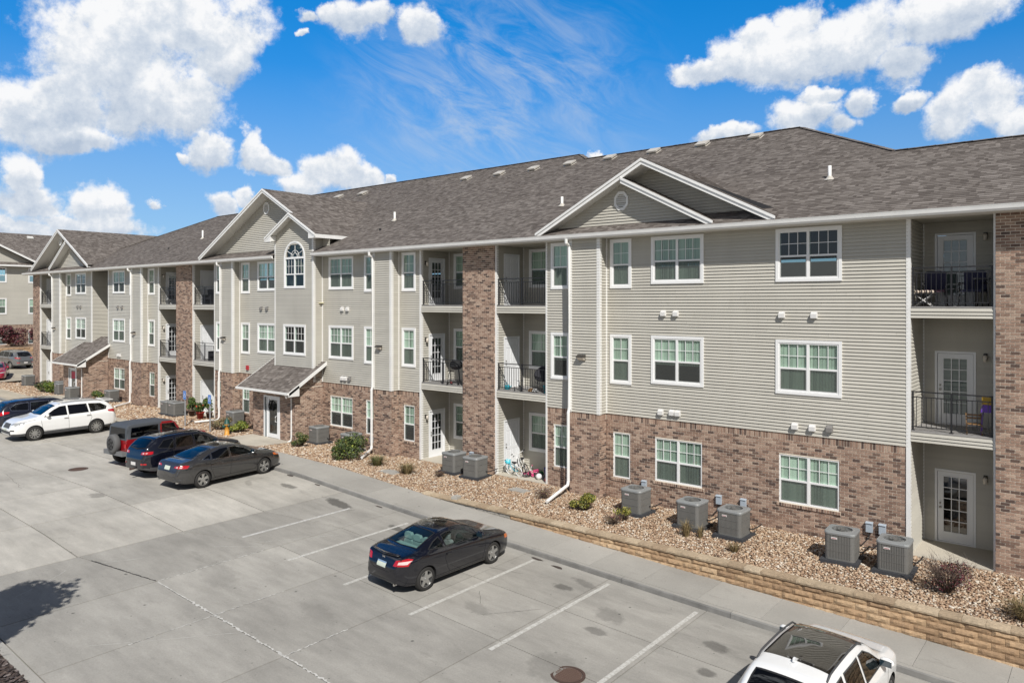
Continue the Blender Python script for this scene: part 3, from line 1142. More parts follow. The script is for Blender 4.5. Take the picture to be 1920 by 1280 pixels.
FA.siding((0, YT, 0), FX, FN, TX0, TX1, ZB, TAP - .1,
          [arch_hole, arch2, (-32.9, -31.94, 9.62, 9.88), (tw2[0] + .06, tw2[1] - .06, tw2[2] + .06, tw2[3] - .06)], tri=tower_tri, back=False)
FA.sheet(FA.back, Vector((0, YT, 0)), FX, FN, TX0, TX1, ZB, 10.2, [arch_hole, arch2, (-32.9, -31.94, 9.62, 9.88), tw2], -.03)
FA.brick((0, YT, 0), FX, FN, TX0, TX1, -.2, ZB)
return_wall(TX1, YT, 24.3, top=10.22)
return_wall(TX0, YT, 24.3, top=10.22, face=-1)
trim.append((TX1 - .10, TX1 + .022, YT - .024, YT + .11, ZB, 10.18))
trim.append((TX0 - .022, TX0 + .08, YT - .024, YT + .11, ZB, 10.18))
trim.append((-30.84, -30.79, YM - .045, YM - .002, ZB, SOF))
put_window(tw2[0], tw2[2], tw2[1] - tw2[0], tw2[3] - tw2[2], 2, True, 3, NOB, O=YT)


def arched_window():
    x0, x1, z0, zs, za = -33.33, -31.51, 7.62, 9.17, 10.03
    cx, rx, rz = (x0 + x1) / 2, (x1 - x0) / 2, za - zs
    fr = MB()
    n = 20

    def ell(s, k):
        a = math.pi * k / n
        return cx - math.cos(a) * (rx - s), zs + math.sin(a) * (rz - s)

    for s0, s1, y0 in ((0.0, 0.085, YT - .044), (0.085, 0.12, YT - .022)):
        for k in range(n):
            A, B, C, D = ell(s0, k), ell(s0, k + 1), ell(s1, k + 1), ell(s1, k)
            vs = [(p[0], y0, p[1]) for p in (A, B, C, D)] + [(p[0], YT + .03, p[1]) for p in (A, B, C, D)]
            fr.add(vs, [(0, 1, 2, 3), (0, 4, 5, 1), (3, 2, 6, 7)])
    y = YT
    fr.box(x0, x1, y - .046, y + .02, z0, z0 + .085)
    for a, b in ((x0, x0 + .085), (x1 - .085, x1)):
        fr.box(a, b, y - .043, y + .02, z0 + .085, zs)
    fr.box(x0 + .085, x1 - .085, y - .030, y + .05, zs - .05, zs + .05)
    zm = z0 + .72
    for a, b, c, d in ((x0 + .085, x1 - .085, z0 + .085, z0 + .125), (x0 + .085, x1 - .085, zm - .03, zm + .03)):
        fr.box(a, b, y - .021, y + .05, c, d)
    for a, b in ((x0 + .085, x0 + .13), (x1 - .13, x1 - .085), (cx - .045, cx + .045)):
        fr.box(a, b, y - .020, y + .049, z0 + .125, zs - .05)
    w = fr.obj('window', M_['white_frame'], BLD)
    g = MB()
    for k in range(1, 6):                       # radiating bars and hub
        a = math.pi * k / 6
        p = (cx + math.cos(a) * .20, y + .012, zs + .05 + math.sin(a) * .20)
        q = (cx + math.cos(a) * (rx - .10), y + .012, zs + math.sin(a) * (rz - .10))
        if k % 2 == 1 or k == 3:
            g.bar(p, q, .022, .02, up=(0, 1, 0))
    for rr in (.2, .34):
        pts = [(cx + math.cos(math.pi * k / 14) * rr, y + .013, zs + .05 + math.sin(math.pi * k / 14) * rr) for k in range(15)]
        for k in range(14):
            g.bar(pts[k], pts[k + 1], .02, .018, up=(0, 1, 0))
    for k in (1, 2):
        for (a, b) in ((x0 + .13, cx - .045), (cx + .045, x1 - .13)):
            xx = a + (b - a) * k / 3
            g.box(xx - .009, xx + .009, y + .004, y + .014, zm + .03, zs - .05)
    for (a, b) in ((x0 + .13, cx - .045), (cx + .045, x1 - .13)):
        g.box(a, b, y + .003, y + .013, (zm + zs) / 2 - .009, (zm + zs) / 2 + .009)
    g.obj('grille', M_['white_frame'], w)
    for (a, b) in ((x0 + .13, cx - .045), (cx + .045, x1 - .13)):
        for c, d in ((z0 + .125, zm - .03), (zm + .03, zs - .05)):
            pm = MB()
            pm.quad((a, y + .02, c), (b, y + .02, c), (b, y + .02, d), (a, y + .02, d))
            pm.obj('pane', M_['window_glass'], w)
    pm = MB()
    pts = [(ell(.11, k)[0], y + .02, ell(.11, k)[1]) for k in range(n + 1)]
    pm.add(pts, [tuple(range(len(pts) - 1, -1, -1))])
    pm.obj('pane', M_['window_glass'], w)
    # stair hall seen through the glass
    st = MB()
    st.quad((x0 - .8, y + 2.2, 6.9), (x1 + .8, y + 2.2, 6.9), (x1 + .8, y + 2.2, 10.0), (x0 - .8, y + 2.2, 10.0))
    st.box(x0 - .8, x1 + .8, y + .3, y + 2.2, 6.86, 6.9)
    st.bar((x0 - .2, y + .9, 9.1), (x1 + .5, y + .9, 7.2), .05, .32)
    st.bar((x1 + .3, y + 1.6, 8.6), (x0 - .2, y + 1.6, 7.0), .05, .22)
    st.obj('stair', pmat('stair_cream', (0.62, 0.58, 0.36), 0.7), BLD)


arched_window()


# ------------------------------------------------------------------ doors
def door_meshes():
    w, h = 1.02, 2.10
    fr = MB()
    fr.box(0, .06, -.03, .06, 0, h)
    fr.box(w - .06, w, -.03, .06, 0, h)
    fr.box(.06, w - .06, -.03, .06, h - .06, h)
    fr.box(.06, w - .06, -.03, .08, 0, .03)
    frame = fr.mesh('door', M_['door_paint'])
    # french slab with 15 lights
    a, b, c, d = .07, w - .07, .035, h - .07
    gx0, gx1, gz0, gz1 = a + .15, b - .15, c + .28, d - .14
    sl = MB()
    sl.box(a, gx0, .0, .04, c, d)
    sl.box(gx1, b, .0, .04, c, d)
    sl.box(gx0, gx1, .0, .04, c, gz0)
    sl.box(gx0, gx1, .0, .04, gz1, d)
    sl.box(gx0 - .02, gx0, -.008, .0, gz0 - .02, gz1 + .02)
    sl.box(gx1, gx1 + .02, -.008, .0, gz0 - .02, gz1 + .02)
    sl.box(gx0, gx1, -.008, .0, gz0 - .02, gz0)
    sl.box(gx0, gx1, -.008, .0, gz1, gz1 + .02)
    for k in (1, 2):
        xx = gx0 + (gx1 - gx0) * k / 3
        sl.box(xx - .011, xx + .011, .004, .036, gz0, gz1)
    for k in (1, 2, 3, 4):
        zz = gz0 + (gz1 - gz0) * k / 5
        sl.box(gx0, gx1, .006, .034, zz - .011, zz + .011)
    french = sl.mesh('door_slab', M_['door_paint'])
    pw, ph = (gx1 - gx0) / 3 - .022, (gz1 - gz0) / 5 - .022
    pm = MB()
    pm.quad((0, 0, 0), (pw, 0, 0), (pw, 0, ph), (0, 0, ph))
    pane = pm.mesh('pane', M_['door_glass'])
    spots = [(gx0 + (gx1 - gx0) * i / 3 + .011, .02, gz0 + (gz1 - gz0) * j / 5 + .011) for i in range(3) for j in range(5)]
    # six panel slab
    sp = MB()
    sp.box(a, b, .012, .045, c, d)
    xs = [a, a + .12, (a + b) / 2 - .05, (a + b) / 2 + .05, b - .12, b]
    zs = [c, c + .22, c + .85, c + .98, c + 1.60, c + 1.70, d - .12, d]
    for i in range(5):
        for j in range(7):
            if i in (1, 3) and j in (1, 3, 5):
                x_0, x_1, z_0, z_1 = xs[i] + .03, xs[i + 1] - .03, zs[j] + .03, zs[j + 1] - .03
                sp.box(x_0, x_1, .003, .012, z_0, z_1)
            else:
                sp.box(xs[i], xs[i + 1], 0.0, .012, zs[j], zs[j + 1])
    panel = sp.mesh('door_slab', M_['door_paint'])
    hd = MB()
    for zz, r in ((1.0, .03), (1.12, .024)):
        hd.lathe([(0.001, -.05), (r, -.048), (r, -.03), (.012, -.024), (.012, 0)], 10, 'y', (.14, 0, zz))
    handle = hd.mesh('handle', M_['nickel'], True)
    bl = MB()
    bm = blind_mesh(gx1 - gx0, gz1 - gz0, 'mini')
    bl.v = [(p[0] + gx0, p[1] + .05, p[2] + gz0) for p in bm.v]
    bl.f, bl.m = bm.f, bm.m
    return dict(frame=frame, french=french, panel=panel, pane=pane, spots=spots, handle=handle, blind=bl.mesh('blind', M_['blind_slat']))


DM = door_meshes()


def put_door(Mx, kind, blind=False):
    d = mkobj('door', DM['frame'], BLD, M=Mx)
    mkobj('door_slab', DM[kind], d)
    mkobj('handle', DM['handle'], d)
    if kind == 'french':
        for s in DM['spots']:
            mkobj('pane', DM['pane'], d, M=Matrix.Translation(s))
        if blind:
            mkobj('blind', DM['blind'], d)
    return d


def side_matrix(x, y, z):
    """local x -> +Y, local -y -> +X (a wall that faces +X)"""
    return Matrix(((0, -1, 0, x), (1, 0, 0, y), (0, 0, 1, z), (0, 0, 0, 1)))


def coach_lamp(Mx):
    mb = MB()
    mb.box(-.05, .05, -.03, 0, -.09, .09)
    mb.box(-.02, .02, -.12, -.03, .04, .07)
    l = mb.obj('coach_lamp', M_['lamp_bronze'], BLD, M=Mx)
    g = MB()
    g.lathe([(.001, -.14), (.045, -.13), (.06, .0), (.05, .03), (.001, .06)], 10, 'z', (0, -.13, 0))
    g.obj('lamp_shade', M_['lamp_glass'], l, True)


# ------------------------------------------------------------------ railings
def railing_meshes(w):
    p, bmesh_ = MB(), MB()
    H = 1.07
    for x in (0.03, w / 2, w - .03):
        p.box(x - .02, x + .02, -.02, .02, 0, H)
        p.box(x - .05, x + .05, -.05, .05, 0, .015)
    p.box(0, w, -.022, .022, H - .03, H + .002)
    p.box(0, w, -.014, .014, H - .17, H - .145)
    p.box(0, w, -.014, .014, .09, .115)
    n = int(w / .115)
    for k in range(1, n):
        x = w * k / n
        bmesh_.box(x - .0075, x + .0075, -.0075, .0075, .115, H - .17)
    return p.mesh('railing', M_['black_iron']), bmesh_.mesh('balusters', M_['black_iron'])


RAILS = {}


def railing(x0, x1, z):
    w = round(x1 - x0, 2)
    if w not in RAILS:
        RAILS[w] = railing_meshes(w)
    r = mkobj('railing', RAILS[w][0], BLD, M=Matrix.Translation((x0, YM + .07, z)))
    mkobj('balusters', RAILS[w][1], r)


# ------------------------------------------------------------------ loggias
YBK = 24.40


def loggia(x0, x1, side_door=None, back_door=False, back_window=True, lamp=True, blinds=(0, 0, 0)):
    U, N = Vector((0, 1, 0)), Vector((1, 0, 0))
    sh, bh = [], []
    for k, f in enumerate(FL):
        if side_door:
            sh.append((23.12, 24.06, f, f + 2.08))
            put_door(side_matrix(x0, 23.08, f), side_door, blinds[k])
            if lamp and side_door == 'french':
                coach_lamp(side_matrix(x0, 22.88, f + 1.86) @ Matrix.Translation((0, 0, 0)))
        if back_door:
            bh.append((x0 + .36, x0 + 1.30, f, f + 2.06))
            put_door(Matrix.Translation((x0 + .31, YBK, f)), 'french', blinds[k])
            coach_lamp(Matrix.Translation((x0 + 1.56, YBK, f + 1.98)))
        if back_window and x1 - x0 > 1.5:
            wx0, wx1 = (x0 + .32, min(x0 + 1.55, x1 - .1)) if not back_door else (0, 0)
            if wx1 > wx0:
                put_window(wx0, f + .72, wx1 - wx0, 1.60, 1, True, 2, 'full', O=YBK)
                bh.append((wx0 + .06, wx1 - .06, f + .78, f + 2.26))
    FA.siding((x0, 0, 0), U, N, YM, YBK, 0, ZT, sh, phase=0)
    FA.siding((0, YBK, 0), FX, FN, x0, x1, 0, ZT, bh, phase=0)
    FA.siding((x1, 0, 0), Vector((0, -1, 0)), Vector((-1, 0, 0)), -YBK, -YM, 0, ZT, phase=0)
    trim.append((x0 - .09, x0 + .022, YM - .026, YM + .10, -.02, SOF))
    trim.append((x1 - .022, x1 + .05, YM - .026, YM + .10, -.02, SOF))
    trim.append((x0 + .001, x0 + .04, YBK - .04, YBK - .002, 0, SOF))
    for f, zb in ((FL[1], 3.10), (FL[2], 6.48)):
        d = MB()
        n = 12
        for k in range(n):
            ya, yb = YM - .015 + (YBK - YM) * k / n, YM - .015 + (YBK - YM) * (k + 1) / n - .008
            d.box(x0 + .012, x1 - .012, ya, yb, f - .035, f)
        d.obj('balcony_deck', M_['deck_board'], BLD)
        for j in range(3):
            z0, z1 = zb + (f - .04 - zb) * j / 3, zb + (f - .04 - zb) * (j + 1) / 3
            FA.planks.append((Vector((0, YM - .005, 0)), FX, FN, x0 + .024, x1 - .024, z0, z1 - z0))
        c = MB()
        c.box(x0 + .013, x1 - .013, YM, YBK - .005, zb, zb + .02)
        c.box(x0 + .014, x1 - .014, YM + .0, YM + .04, zb + .02, f - .037)
        c.obj('balcony_soffit', M_['tan_ceiling'], BLD)
        railing(x0 + .03, x1 - .03, f)
    ct = MB()
    ct.box(x0, x1, YM + .02, YBK, SOF - .002, SOF + .03)
    ct.obj('balcony_soffit', M_['tan_ceiling'], BLD)


loggia(-4.41, -2.45, back_door=True, back_window=False, blinds=(0, 1, 1))
loggia(-19.36, -16.85, side_door='panel')
loggia(-23.72, -21.18, side_door='french', blinds=(0, 0, 0))
loggia(-43.81, -41.29, side_door='panel')
loggia(-48.29, -45.86, side_door='french', blinds=(0, 0, 0))
loggia(-69.2, -66.68, side_door='panel')
loggia(-0.45, 1.55, back_door=True, back_window=False)


def pillar(x0, x1):
    FA.brick((0, YM - .08, 0), FX, FN, x0, x1, -.22, ZT - .03, soldier=False)
    FA.brick((x1, 0, 0), Vector((0, 1, 0)), Vector((1, 0, 0)), YM - .08, YM + .25, -.22, ZT - .03, soldier=False)
    FA.brick((x0, 0, 0), Vector((0, -1, 0)), Vector((-1, 0, 0)), -YM - .25, -YM + .08, -.22, ZT - .03, soldier=False)
    b = MB()
    b.box(x0 + .02, x1 - .02, YM - .06, YBK, -.2, ZT - .04)
    b.obj('wall_core', M_['dark_interior'], BLD)


pillar(-2.42, -0.48)
pillar(-21.15, -19.42)
pillar(-45.83, -43.87)
pillar(-70.66, -69.28)
# left end wall and the rest of the shell
FA.siding((-70.66, 0, 0), Vector((0, -1, 0)), Vector((-1, 0, 0)), -40.0, -YM, 0, ZT, phase=0)
sh = MB()
sh.quad((4, 22.7, -.3), (4, 43, -.3), (4, 43, 9.2), (4, 22.7, 9.2))
sh.quad((4, 43, -.3), (-70.6, 43, -.3), (-70.6, 43, 9.2), (4, 43, 9.2))
sh.quad((-70.6, 43, -.3), (-70.6, 22.7, -.3), (-70.6, 22.7, 9.2), (-70.6, 43, 9.2))
for zf in (3.2, 6.6):
    sh.quad((4, 24.5, zf), (-70.6, 24.5, zf), (-70.6, 43, zf), (4, 43, zf))
sh.obj('wall_core', M_['dark_interior'], BLD)
FA.reveal.obj('window_reveal', M_['mortar'], BLD)
for (a, b, c, d, e, f) in trim:
    t = MB()
    t.box(a, b, c, d, e, f)
    t.obj('corner_trim', M_['white_trim'], BLD)

# ------------------------------------------------------------------ porches


def porch(x1, tower, wreath):
    x0 = x1 - 3.67
    YF = 21.02
    dx0, dx1, dz = x0 + 1.0, x0 + 2.42, 2.22
    fb = Facade()
    fb.brick((0, YF, 0), FX, FN, x0, x1, -.1, 2.62, [(dx0, dx1, -.1, dz)], soldier=False)
    sl = 0.62
    U, N = Vector((0, 1, 0)), Vector((1, 0, 0))
    for k in range(1):
        fb.brick((x1, 0, 0), U, N, YF, YM, -.1, 2.72, soldier=False)
        fb.brick((x1, 0, 0), U, N, YF + .2, YM, 2.72, 3.88, soldier=False, tri=lambda z: (20.45 + (z + .12 - 2.57) / sl, YM))
    fb.brick((x0, 0, 0), Vector((0, -1, 0)), Vector((-1, 0, 0)), -YM, -YF, -.1, 2.72, soldier=False)
    FA2.append(fb)
    # roof
    ra, rb = x0 - .55, x1 + .34
    ye, ze = 20.45, 2.60
    yt = 22.66 if tower else 23.3
    roof_planes.append((Vector((ra, ye, ze)), Vector((1, 0, 0)), Vector((0, 1, sl)).normalized(),
                        [(0, 0), (rb - ra, 0), (rb - ra, (yt - ye) * math.hypot(1, sl)), (0, (yt - ye) * math.hypot(1, sl))]))
    g = MB()
    g.box(ra - .02, rb + .0, ye - .10, ye, ze - .11, ze - .005)
    g.obj('gutter', M_['white_trim'], BLD)
    r = MB()
    for x in (ra, rb):
        r = MB()
        s = 1 if x == rb else -1
        vs = []
        for xx in (x - .005 * s, x + .03 * s):
            vs += [(xx, ye - .01, ze - .17), (xx, yt, ze + (yt - ye) * sl - .17), (xx, yt, ze + (yt - ye) * sl + .01), (xx, ye - .01, ze + .01)]
        r.add(vs, [(0, 1, 2, 3), (7, 6, 5, 4), (3, 2, 6, 7), (0, 4, 5, 1), (0, 3, 7, 4)])
        r.obj('rake_board', M_['white_trim'], BLD)
    # boxed eave end
    r = MB()
    r.add([(rb - .34, ye, ze - .20), (rb + .03, ye, ze - .20), (rb + .03, YF, ze - .20), (rb - .34, YF, ze - .20),
           (rb - .34, ye, ze - .03), (rb + .03, ye, ze - .03), (rb + .03, YF, ze + .32), (rb - .34, YF, ze + .32)],
          [(0, 3, 2, 1), (0, 1, 5, 4), (1, 2, 6, 5), (2, 3, 7, 6), (3, 0, 4, 7)])
    r.obj('eave_return', M_['white_trim'], BLD)
    so = MB()
    so.quad((ra, ye, ze - .12), (rb, ye, ze - .12), (rb, YF + .02, ze - .12), (ra, YF + .02, ze - .12))
    so.quad((ra, ye, ze - .02), (ra, yt, ze + (yt - ye) * sl - .02), (x0, yt, ze + (yt - ye) * sl - .02), (x0, ye, ze - .02))
    so.quad((x1, ye, ze - .02), (x1, yt, ze + (yt - ye) * sl - .02), (rb, yt, ze + (yt - ye) * sl - .02), (rb, ye, ze - .02))
    so.obj('soffit', M_['soffit_white'], BLD)
    # glazed entrance door with a side light
    f = MB()
    f.box(dx0, dx0 + .06, YF - .02, YF + .10, 0.12, dz)
    f.box(dx1 - .06, dx1, YF - .02, YF + .10, 0.12, dz)
    f.box(dx0 + .06, dx1 - .06, YF - .02, YF + .10, dz - .07, dz)
    f.box(dx0 + .26, dx0 + .32, YF - .015, YF + .10, .12, dz - .07)
    f.box(dx1 - .14, dx1 - .06, YF + .0, YF + .06, .12, dz - .07)
    d = f.obj('door', M_['door_paint'], BLD)
    s = MB()
    a, b = dx0 + .33, dx1 - .15
    s.box(a, a + .11, YF + .005, YF + .055, .14, dz - .08)
    s.box(b - .11, b, YF + .005, YF + .055, .14, dz - .08)
    s.box(a + .11, b - .11, YF + .005, YF + .055, .14, .34)
    s.box(a + .11, b - .11, YF + .005, YF + .055, dz - .18, dz - .08)
    s.obj('door_slab', M_['door_paint'], d)
    for p, q, z0 in ((a + .11, b - .11, .34), (dx0 + .06, dx0 + .26, .14)):
        pm = MB()
        pm.quad((p, YF + .03, z0), (q, YF + .03, z0), (q, YF + .03, dz - .1), (p, YF + .03, dz - .1))
        pm.obj('pane', M_['door_glass'], d)
    h = MB()
    h.tube([(b - .16, YF - .0, .95), (b - .16, YF - .07, .97), (b - .16, YF - .07, 1.22), (b - .16, YF - .0, 1.24)], .014, 8)
    h.obj('handle', M_['white_frame'], d)
    if wreath:
        wr = MB()
        for k in range(26):
            an = 2 * math.pi * k / 26
            p = (a + .34 + math.cos(an) * .2, YF - .01, 1.72 + math.sin(an) * .22)
            wr.tube([(p[0], YF - .02, p[2]), (p[0] + random.uniform(-.05, .05), YF - .045, p[2] + random.uniform(-.06, .06))], [.04, .012], 5)
        wr.obj('door_wreath', M_['plastic_black'], d)
    else:
        st = MB()
        st.box(a + .13, b - .14, YF + .015, YF + .024, 1.45, 1.95)
        st.obj('door_poster', M_['sticker_red'], d)
    inn = MB()
    inn.box(dx0, dx1, YF + .5, YF + .52, 0, dz)
    inn.obj('vestibule', pmat('vestibule_wall', (.16, .155, .14), .8), BLD)
    # downspout at the corner
    ds = MB()
    px = x1 - .22
    ds.tube([(rb - .15, ye - .05, ze - .1), (rb - .2, ye + .0, ze - .25), (px, YF - .05, ze - .33), (px, YF - .05, .35), (px - .02, YF - .06, .2), (px - .12, YF - .2, .1)], .042, 8)
    ds.obj('downspout', M_['white_trim'], BLD)
    # approach slab
    return x0


FA2 = []
roof_planes = []
porch(-30.83, True, True)
porch(-56.03, False, False)
for fb in FA2:
    _mb = MB()
    for (O, U, N, a, b, z, h) in fb.bricks:
        A, B = O + U * a, O + U * b
        pr = N * random.uniform(-.002, .0025)
        za, zb = Vector((0, 0, z)), Vector((0, 0, z + h))
        o1 = -N * .012
        _mb.add([A + za + o1, B + za + o1, B + zb + o1, A + zb + o1, A + za + pr, B + za + pr, B + zb + pr, A + zb + pr],
                [(4, 5, 6, 7), (0, 1, 5, 4), (1, 2, 6, 5), (2, 3, 7, 6), (3, 0, 4, 7)])
    _mb.obj('porch_brickwork', M_['brick'], BLD, kind='stuff')
    fb.mort.obj('porch_mortar', M_['mortar'], BLD)
# ------------------------------------------------------------------ roofs
UP2 = math.hypot(1, .5)
rk = MB()         # rake boards, collected per gable below


def plane_main(poly_xy):
    """polygon on the long front slope given in (x, y)"""
    return (Vector((0, YE, ZE)), Vector((1, 0, 0)), Vector((0, 1, .5)).normalized(), [(x, (y - YE) * UP2) for x, y in poly_xy])


MAIN = [(-57.3, YE), (TX0, YE), (TX0, 24.2), (TX1, 24.2), (TX1, YE), (4.0, YE), (4.0, 27.12), (-5.72, 27.12), (-10.30, 31.75), (-21.02, 31.75), (-22.12, 32.78), (-47.6, 32.78),
        (-49.7, 30.68), (-55.45, 30.68), (-60.7, 25.35)]
roof_planes.append(plane_main(MAIN))
roof_planes.append(plane_main([(-70.95, YE), (-57.0, YE), (-57.0, 23.0), (-70.95, 23.0)]))


def gable(ax, az, left, right, yr, yw, yend, base, siding=True, vent=None, name='gable', rslope=None, right_y=None, rakes=(1, 1), own_left=True):
    """cross gable: apex x/z, x of left and right rake feet, y of rake, wall and roof end"""
    sl = (az - base) / (ax - left)
    sr = rslope or (az - base) / (right - ax)
    zl, zr = az - sl * (ax - left), az - sr * (right - ax)
    if own_left:
        L = math.hypot(ax - left, az - zl)
        T = Vector((ax - left, 0, az - zl)).normalized()
        # eave direction for the left slope runs from back to front
        roof_planes.append((Vector((left, yend, zl)), Vector((0, -1, 0)), T, [(0, 0), (yend - yr, 0), (yend - yr, L), (0, L)]))
    R = math.hypot(right - ax, az - zr)
    T = Vector((ax - right, 0, az - zr)).normalized()
    if right_y is None:
        poly = [(0, 0), (yend - yr, 0), (yend - yr, R), (0, R)]
    else:
        xk, yk = right_y              # right of xk the slope starts further back, at yk
        tk = R * (right - xk) / (right - ax)
        poly = [(yk - yr, 0), (yend - yr, 0), (yend - yr, R), (0, R), (0, tk), (yk - yr, tk)]
    roof_planes.append((Vector((right, yr, zr)), Vector((0, 1, 0)), T, poly))
    for side, do in ((-1, rakes[0]), (1, rakes[1])):
        if not do:
            continue
        xf, zf, s = (left, zl, sl) if side < 0 else (right, zr, sr)
        if side > 0 and right_y is not None:
            xf = right_y[0]
            zf = az - sr * (xf - ax)
        for (d0, d1, ya, yb, nm) in ((-.20, -.055, yr - .012, yr + .03, 'rake_board'), (-.075, .012, yr - .045, yr + .02, 'rake_trim')):
            mb = MB()
            vs = []
            for y in (ya, yb):
                vs += [(xf, y, zf + d0), (ax, y, az + d0), (ax, y, az + d1), (xf, y, zf + d1)]
            mb.add(vs, [(0, 1, 2, 3), (7, 6, 5, 4), (0, 4, 5, 1), (3, 2, 6, 7), (0, 3, 7, 4), (1, 5, 6, 2)])
            mb.obj(nm, M_['white_trim'], BLD)
        so = MB()
        so.quad((xf, yr + .03, zf - .16), (ax, yr + .03, az - .16), (ax, yw, az - .16), (xf, yw, zf - .16))
        so.obj('soffit', M_['soffit_white'], BLD)
    if siding:
        zb = ZE + .5 * (yw - YE) - .04
        FA.siding((0, yw, 0), FX, FN, left, right, zb, az - .1,
                  tri=lambda z: (ax - (az - (.10 if rakes[0] else -.06) - z) / sl, ax + (az - (.10 if rakes[1] else -.06) - z) / sr), back=False)
        bk = MB()
        bk.add([(left + .2, yw + .025, zb), (right - .2, yw + .025, zb), (ax, yw + .025, az - .1)], [(0, 1, 2)])
        bk.obj('sheathing', M_['dark_interior'], BLD)
    if vent:
        vx, vz = vent
        o = MB()
        n = 8

        def oc(r):
            return [(vx + r * .92 * math.cos(math.pi * (2 * k + 1) / 8), vz + r * 1.08 * math.sin(math.pi * (2 * k + 1) / 8)) for k in range(8)]
        a, b = oc(.33), oc(.235)
        vs = [(p[0], yw - .05, p[1]) for p in a] + [(p[0], yw - .05, p[1]) for p in b] + [(p[0], yw, p[1]) for p in a] + [(p[0], yw - .01, p[1]) for p in b]
        fs = []
        for k in range(n):
            q = (k + 1) % n
            fs += [(k, q, n + q, n + k), (k, 2 * n + k, 2 * n + q, q), (n + k, n + q, 3 * n + q, 3 * n + k)]
        o.add(vs, fs)
        v = o.obj('gable_vent', M_['white_trim'], BLD)
        for k in range(6):
            z = vz - .20 + k * .072
            hw = .225 if abs(z + .03 - vz) < .11 else .17
            s = MB()
            s.add([(vx - hw, yw - .045, z), (vx + hw, yw - .045, z), (vx + hw, yw - .012, z + .055), (vx - hw, yw - .012, z + .055)], [(0, 1, 2, 3)])
            s.obj('louvre_slat', M_['white_trim'], v)


# right gable with the smaller gable nested in its left part
gable(-12.40, 11.75, -16.89, -7.89, 22.0, 22.86, 26.9, 9.47)
gable(-13.22, 11.20, -16.63, -9.86, 22.0, 22.5, 22.9, 9.47, vent=(-13.46, 10.46), rakes=(0, 1), own_left=False)
# middle gable
gable(-35.22, 12.94, -41.94, -30.25, 22.0, YM, 29.2, 9.53, vent=(-35.80, 12.02), rslope=.5405, right_y=(TXC, 23.4))
# far gable, mirrored
gable(-63.70, 12.56, -69.39, -57.98, 22.0, 22.86, 33.0, 9.64)
gable(-62.20, 11.55, -65.45, -58.5, 22.0, 22.5, 22.9, 9.60, vent=(-64.44, 11.72), rakes=(1, 0), own_left=True)
# stair tower gable
tl, tr = TXC - 2.17, TXC + 2.17
te = TAP - 2.17 * TSL
TR_Y = 21.74
for side in (-1, 1):
    x = tl if side < 0 else tr
    R = math.hypot(2.17, 2.17 * TSL)
    T = Vector((-side * 2.17, 0, 2.17 * TSL)).normalized()
    if side > 0:
        roof_planes.append((Vector((x, TR_Y, te)), Vector((0, 1, 0)), T, [(0, 0), (23.4 - TR_Y, 0), (23.4 - TR_Y, R), (0, R)]))
    else:
        roof_planes.append((Vector((x, 24.3, te)), Vector((0, -1, 0)), T, [(0, 0), (24.3 - TR_Y, 0), (24.3 - TR_Y, R), (0, R)]))
    for (d0, d1, ya, yb, nm) in ((-.19, -.05, TR_Y - .012, TR_Y + .03, 'rake_board'), (-.07, .012, TR_Y - .045, TR_Y + .02, 'rake_trim')):
        mb = MB()
        vs = []
        for y in (ya, yb):
            vs += [(x, y, te + d0), (TXC, y, TAP + d0), (TXC, y, TAP + d1), (x, y, te + d1)]
        mb.add(vs, [(0, 1, 2, 3), (7, 6, 5, 4), (0, 4, 5, 1), (3, 2, 6, 7), (0, 3, 7, 4), (1, 5, 6, 2)])
        mb.obj(nm, M_['white_trim'], BLD)
    # eave return
    mb = MB()
    xi = x - side * .52
    zt = te + .52 * TSL
    pts = [(x, te - .20), (xi, te - .20), (xi, zt - .19), (x, te - .1)]
    vs = [(p[0], TR_Y + .0, p[1]) for p in pts] + [(p[0], YT + .0, p[1]) for p in pts]
    mb.add(vs, [(0, 1, 2, 3), (7, 6, 5, 4), (0, 4, 5, 1), (1, 5, 6, 2), (2, 6, 7, 3), (3, 7, 4, 0)])
    mb.obj('eave_return', M_['white_trim'], BLD)
    mb = MB()
    mb.box(x - .02 if side > 0 else x - .04, x + .04 if side > 0 else x + .02, TR_Y + .03, 23.95, te - .19, te - .01)
    mb.obj('fascia', M_['white_trim'], BLD)
    so = MB()
    so.quad((x, TR_Y + .03, te - .15), (TXC, TR_Y + .03, TAP - .15), (TXC, YT, TAP - .15), (x, YT, te - .15))
    so.quad((x, TR_Y + .05, te - .16), (x, 24.2, te - .16), (x - side * .6, 24.2, te - .16), (x - side * .6, TR_Y + .05, te - .16))
    so.obj('soffit', M_['soffit_white'], BLD)

FA.build(BLD)


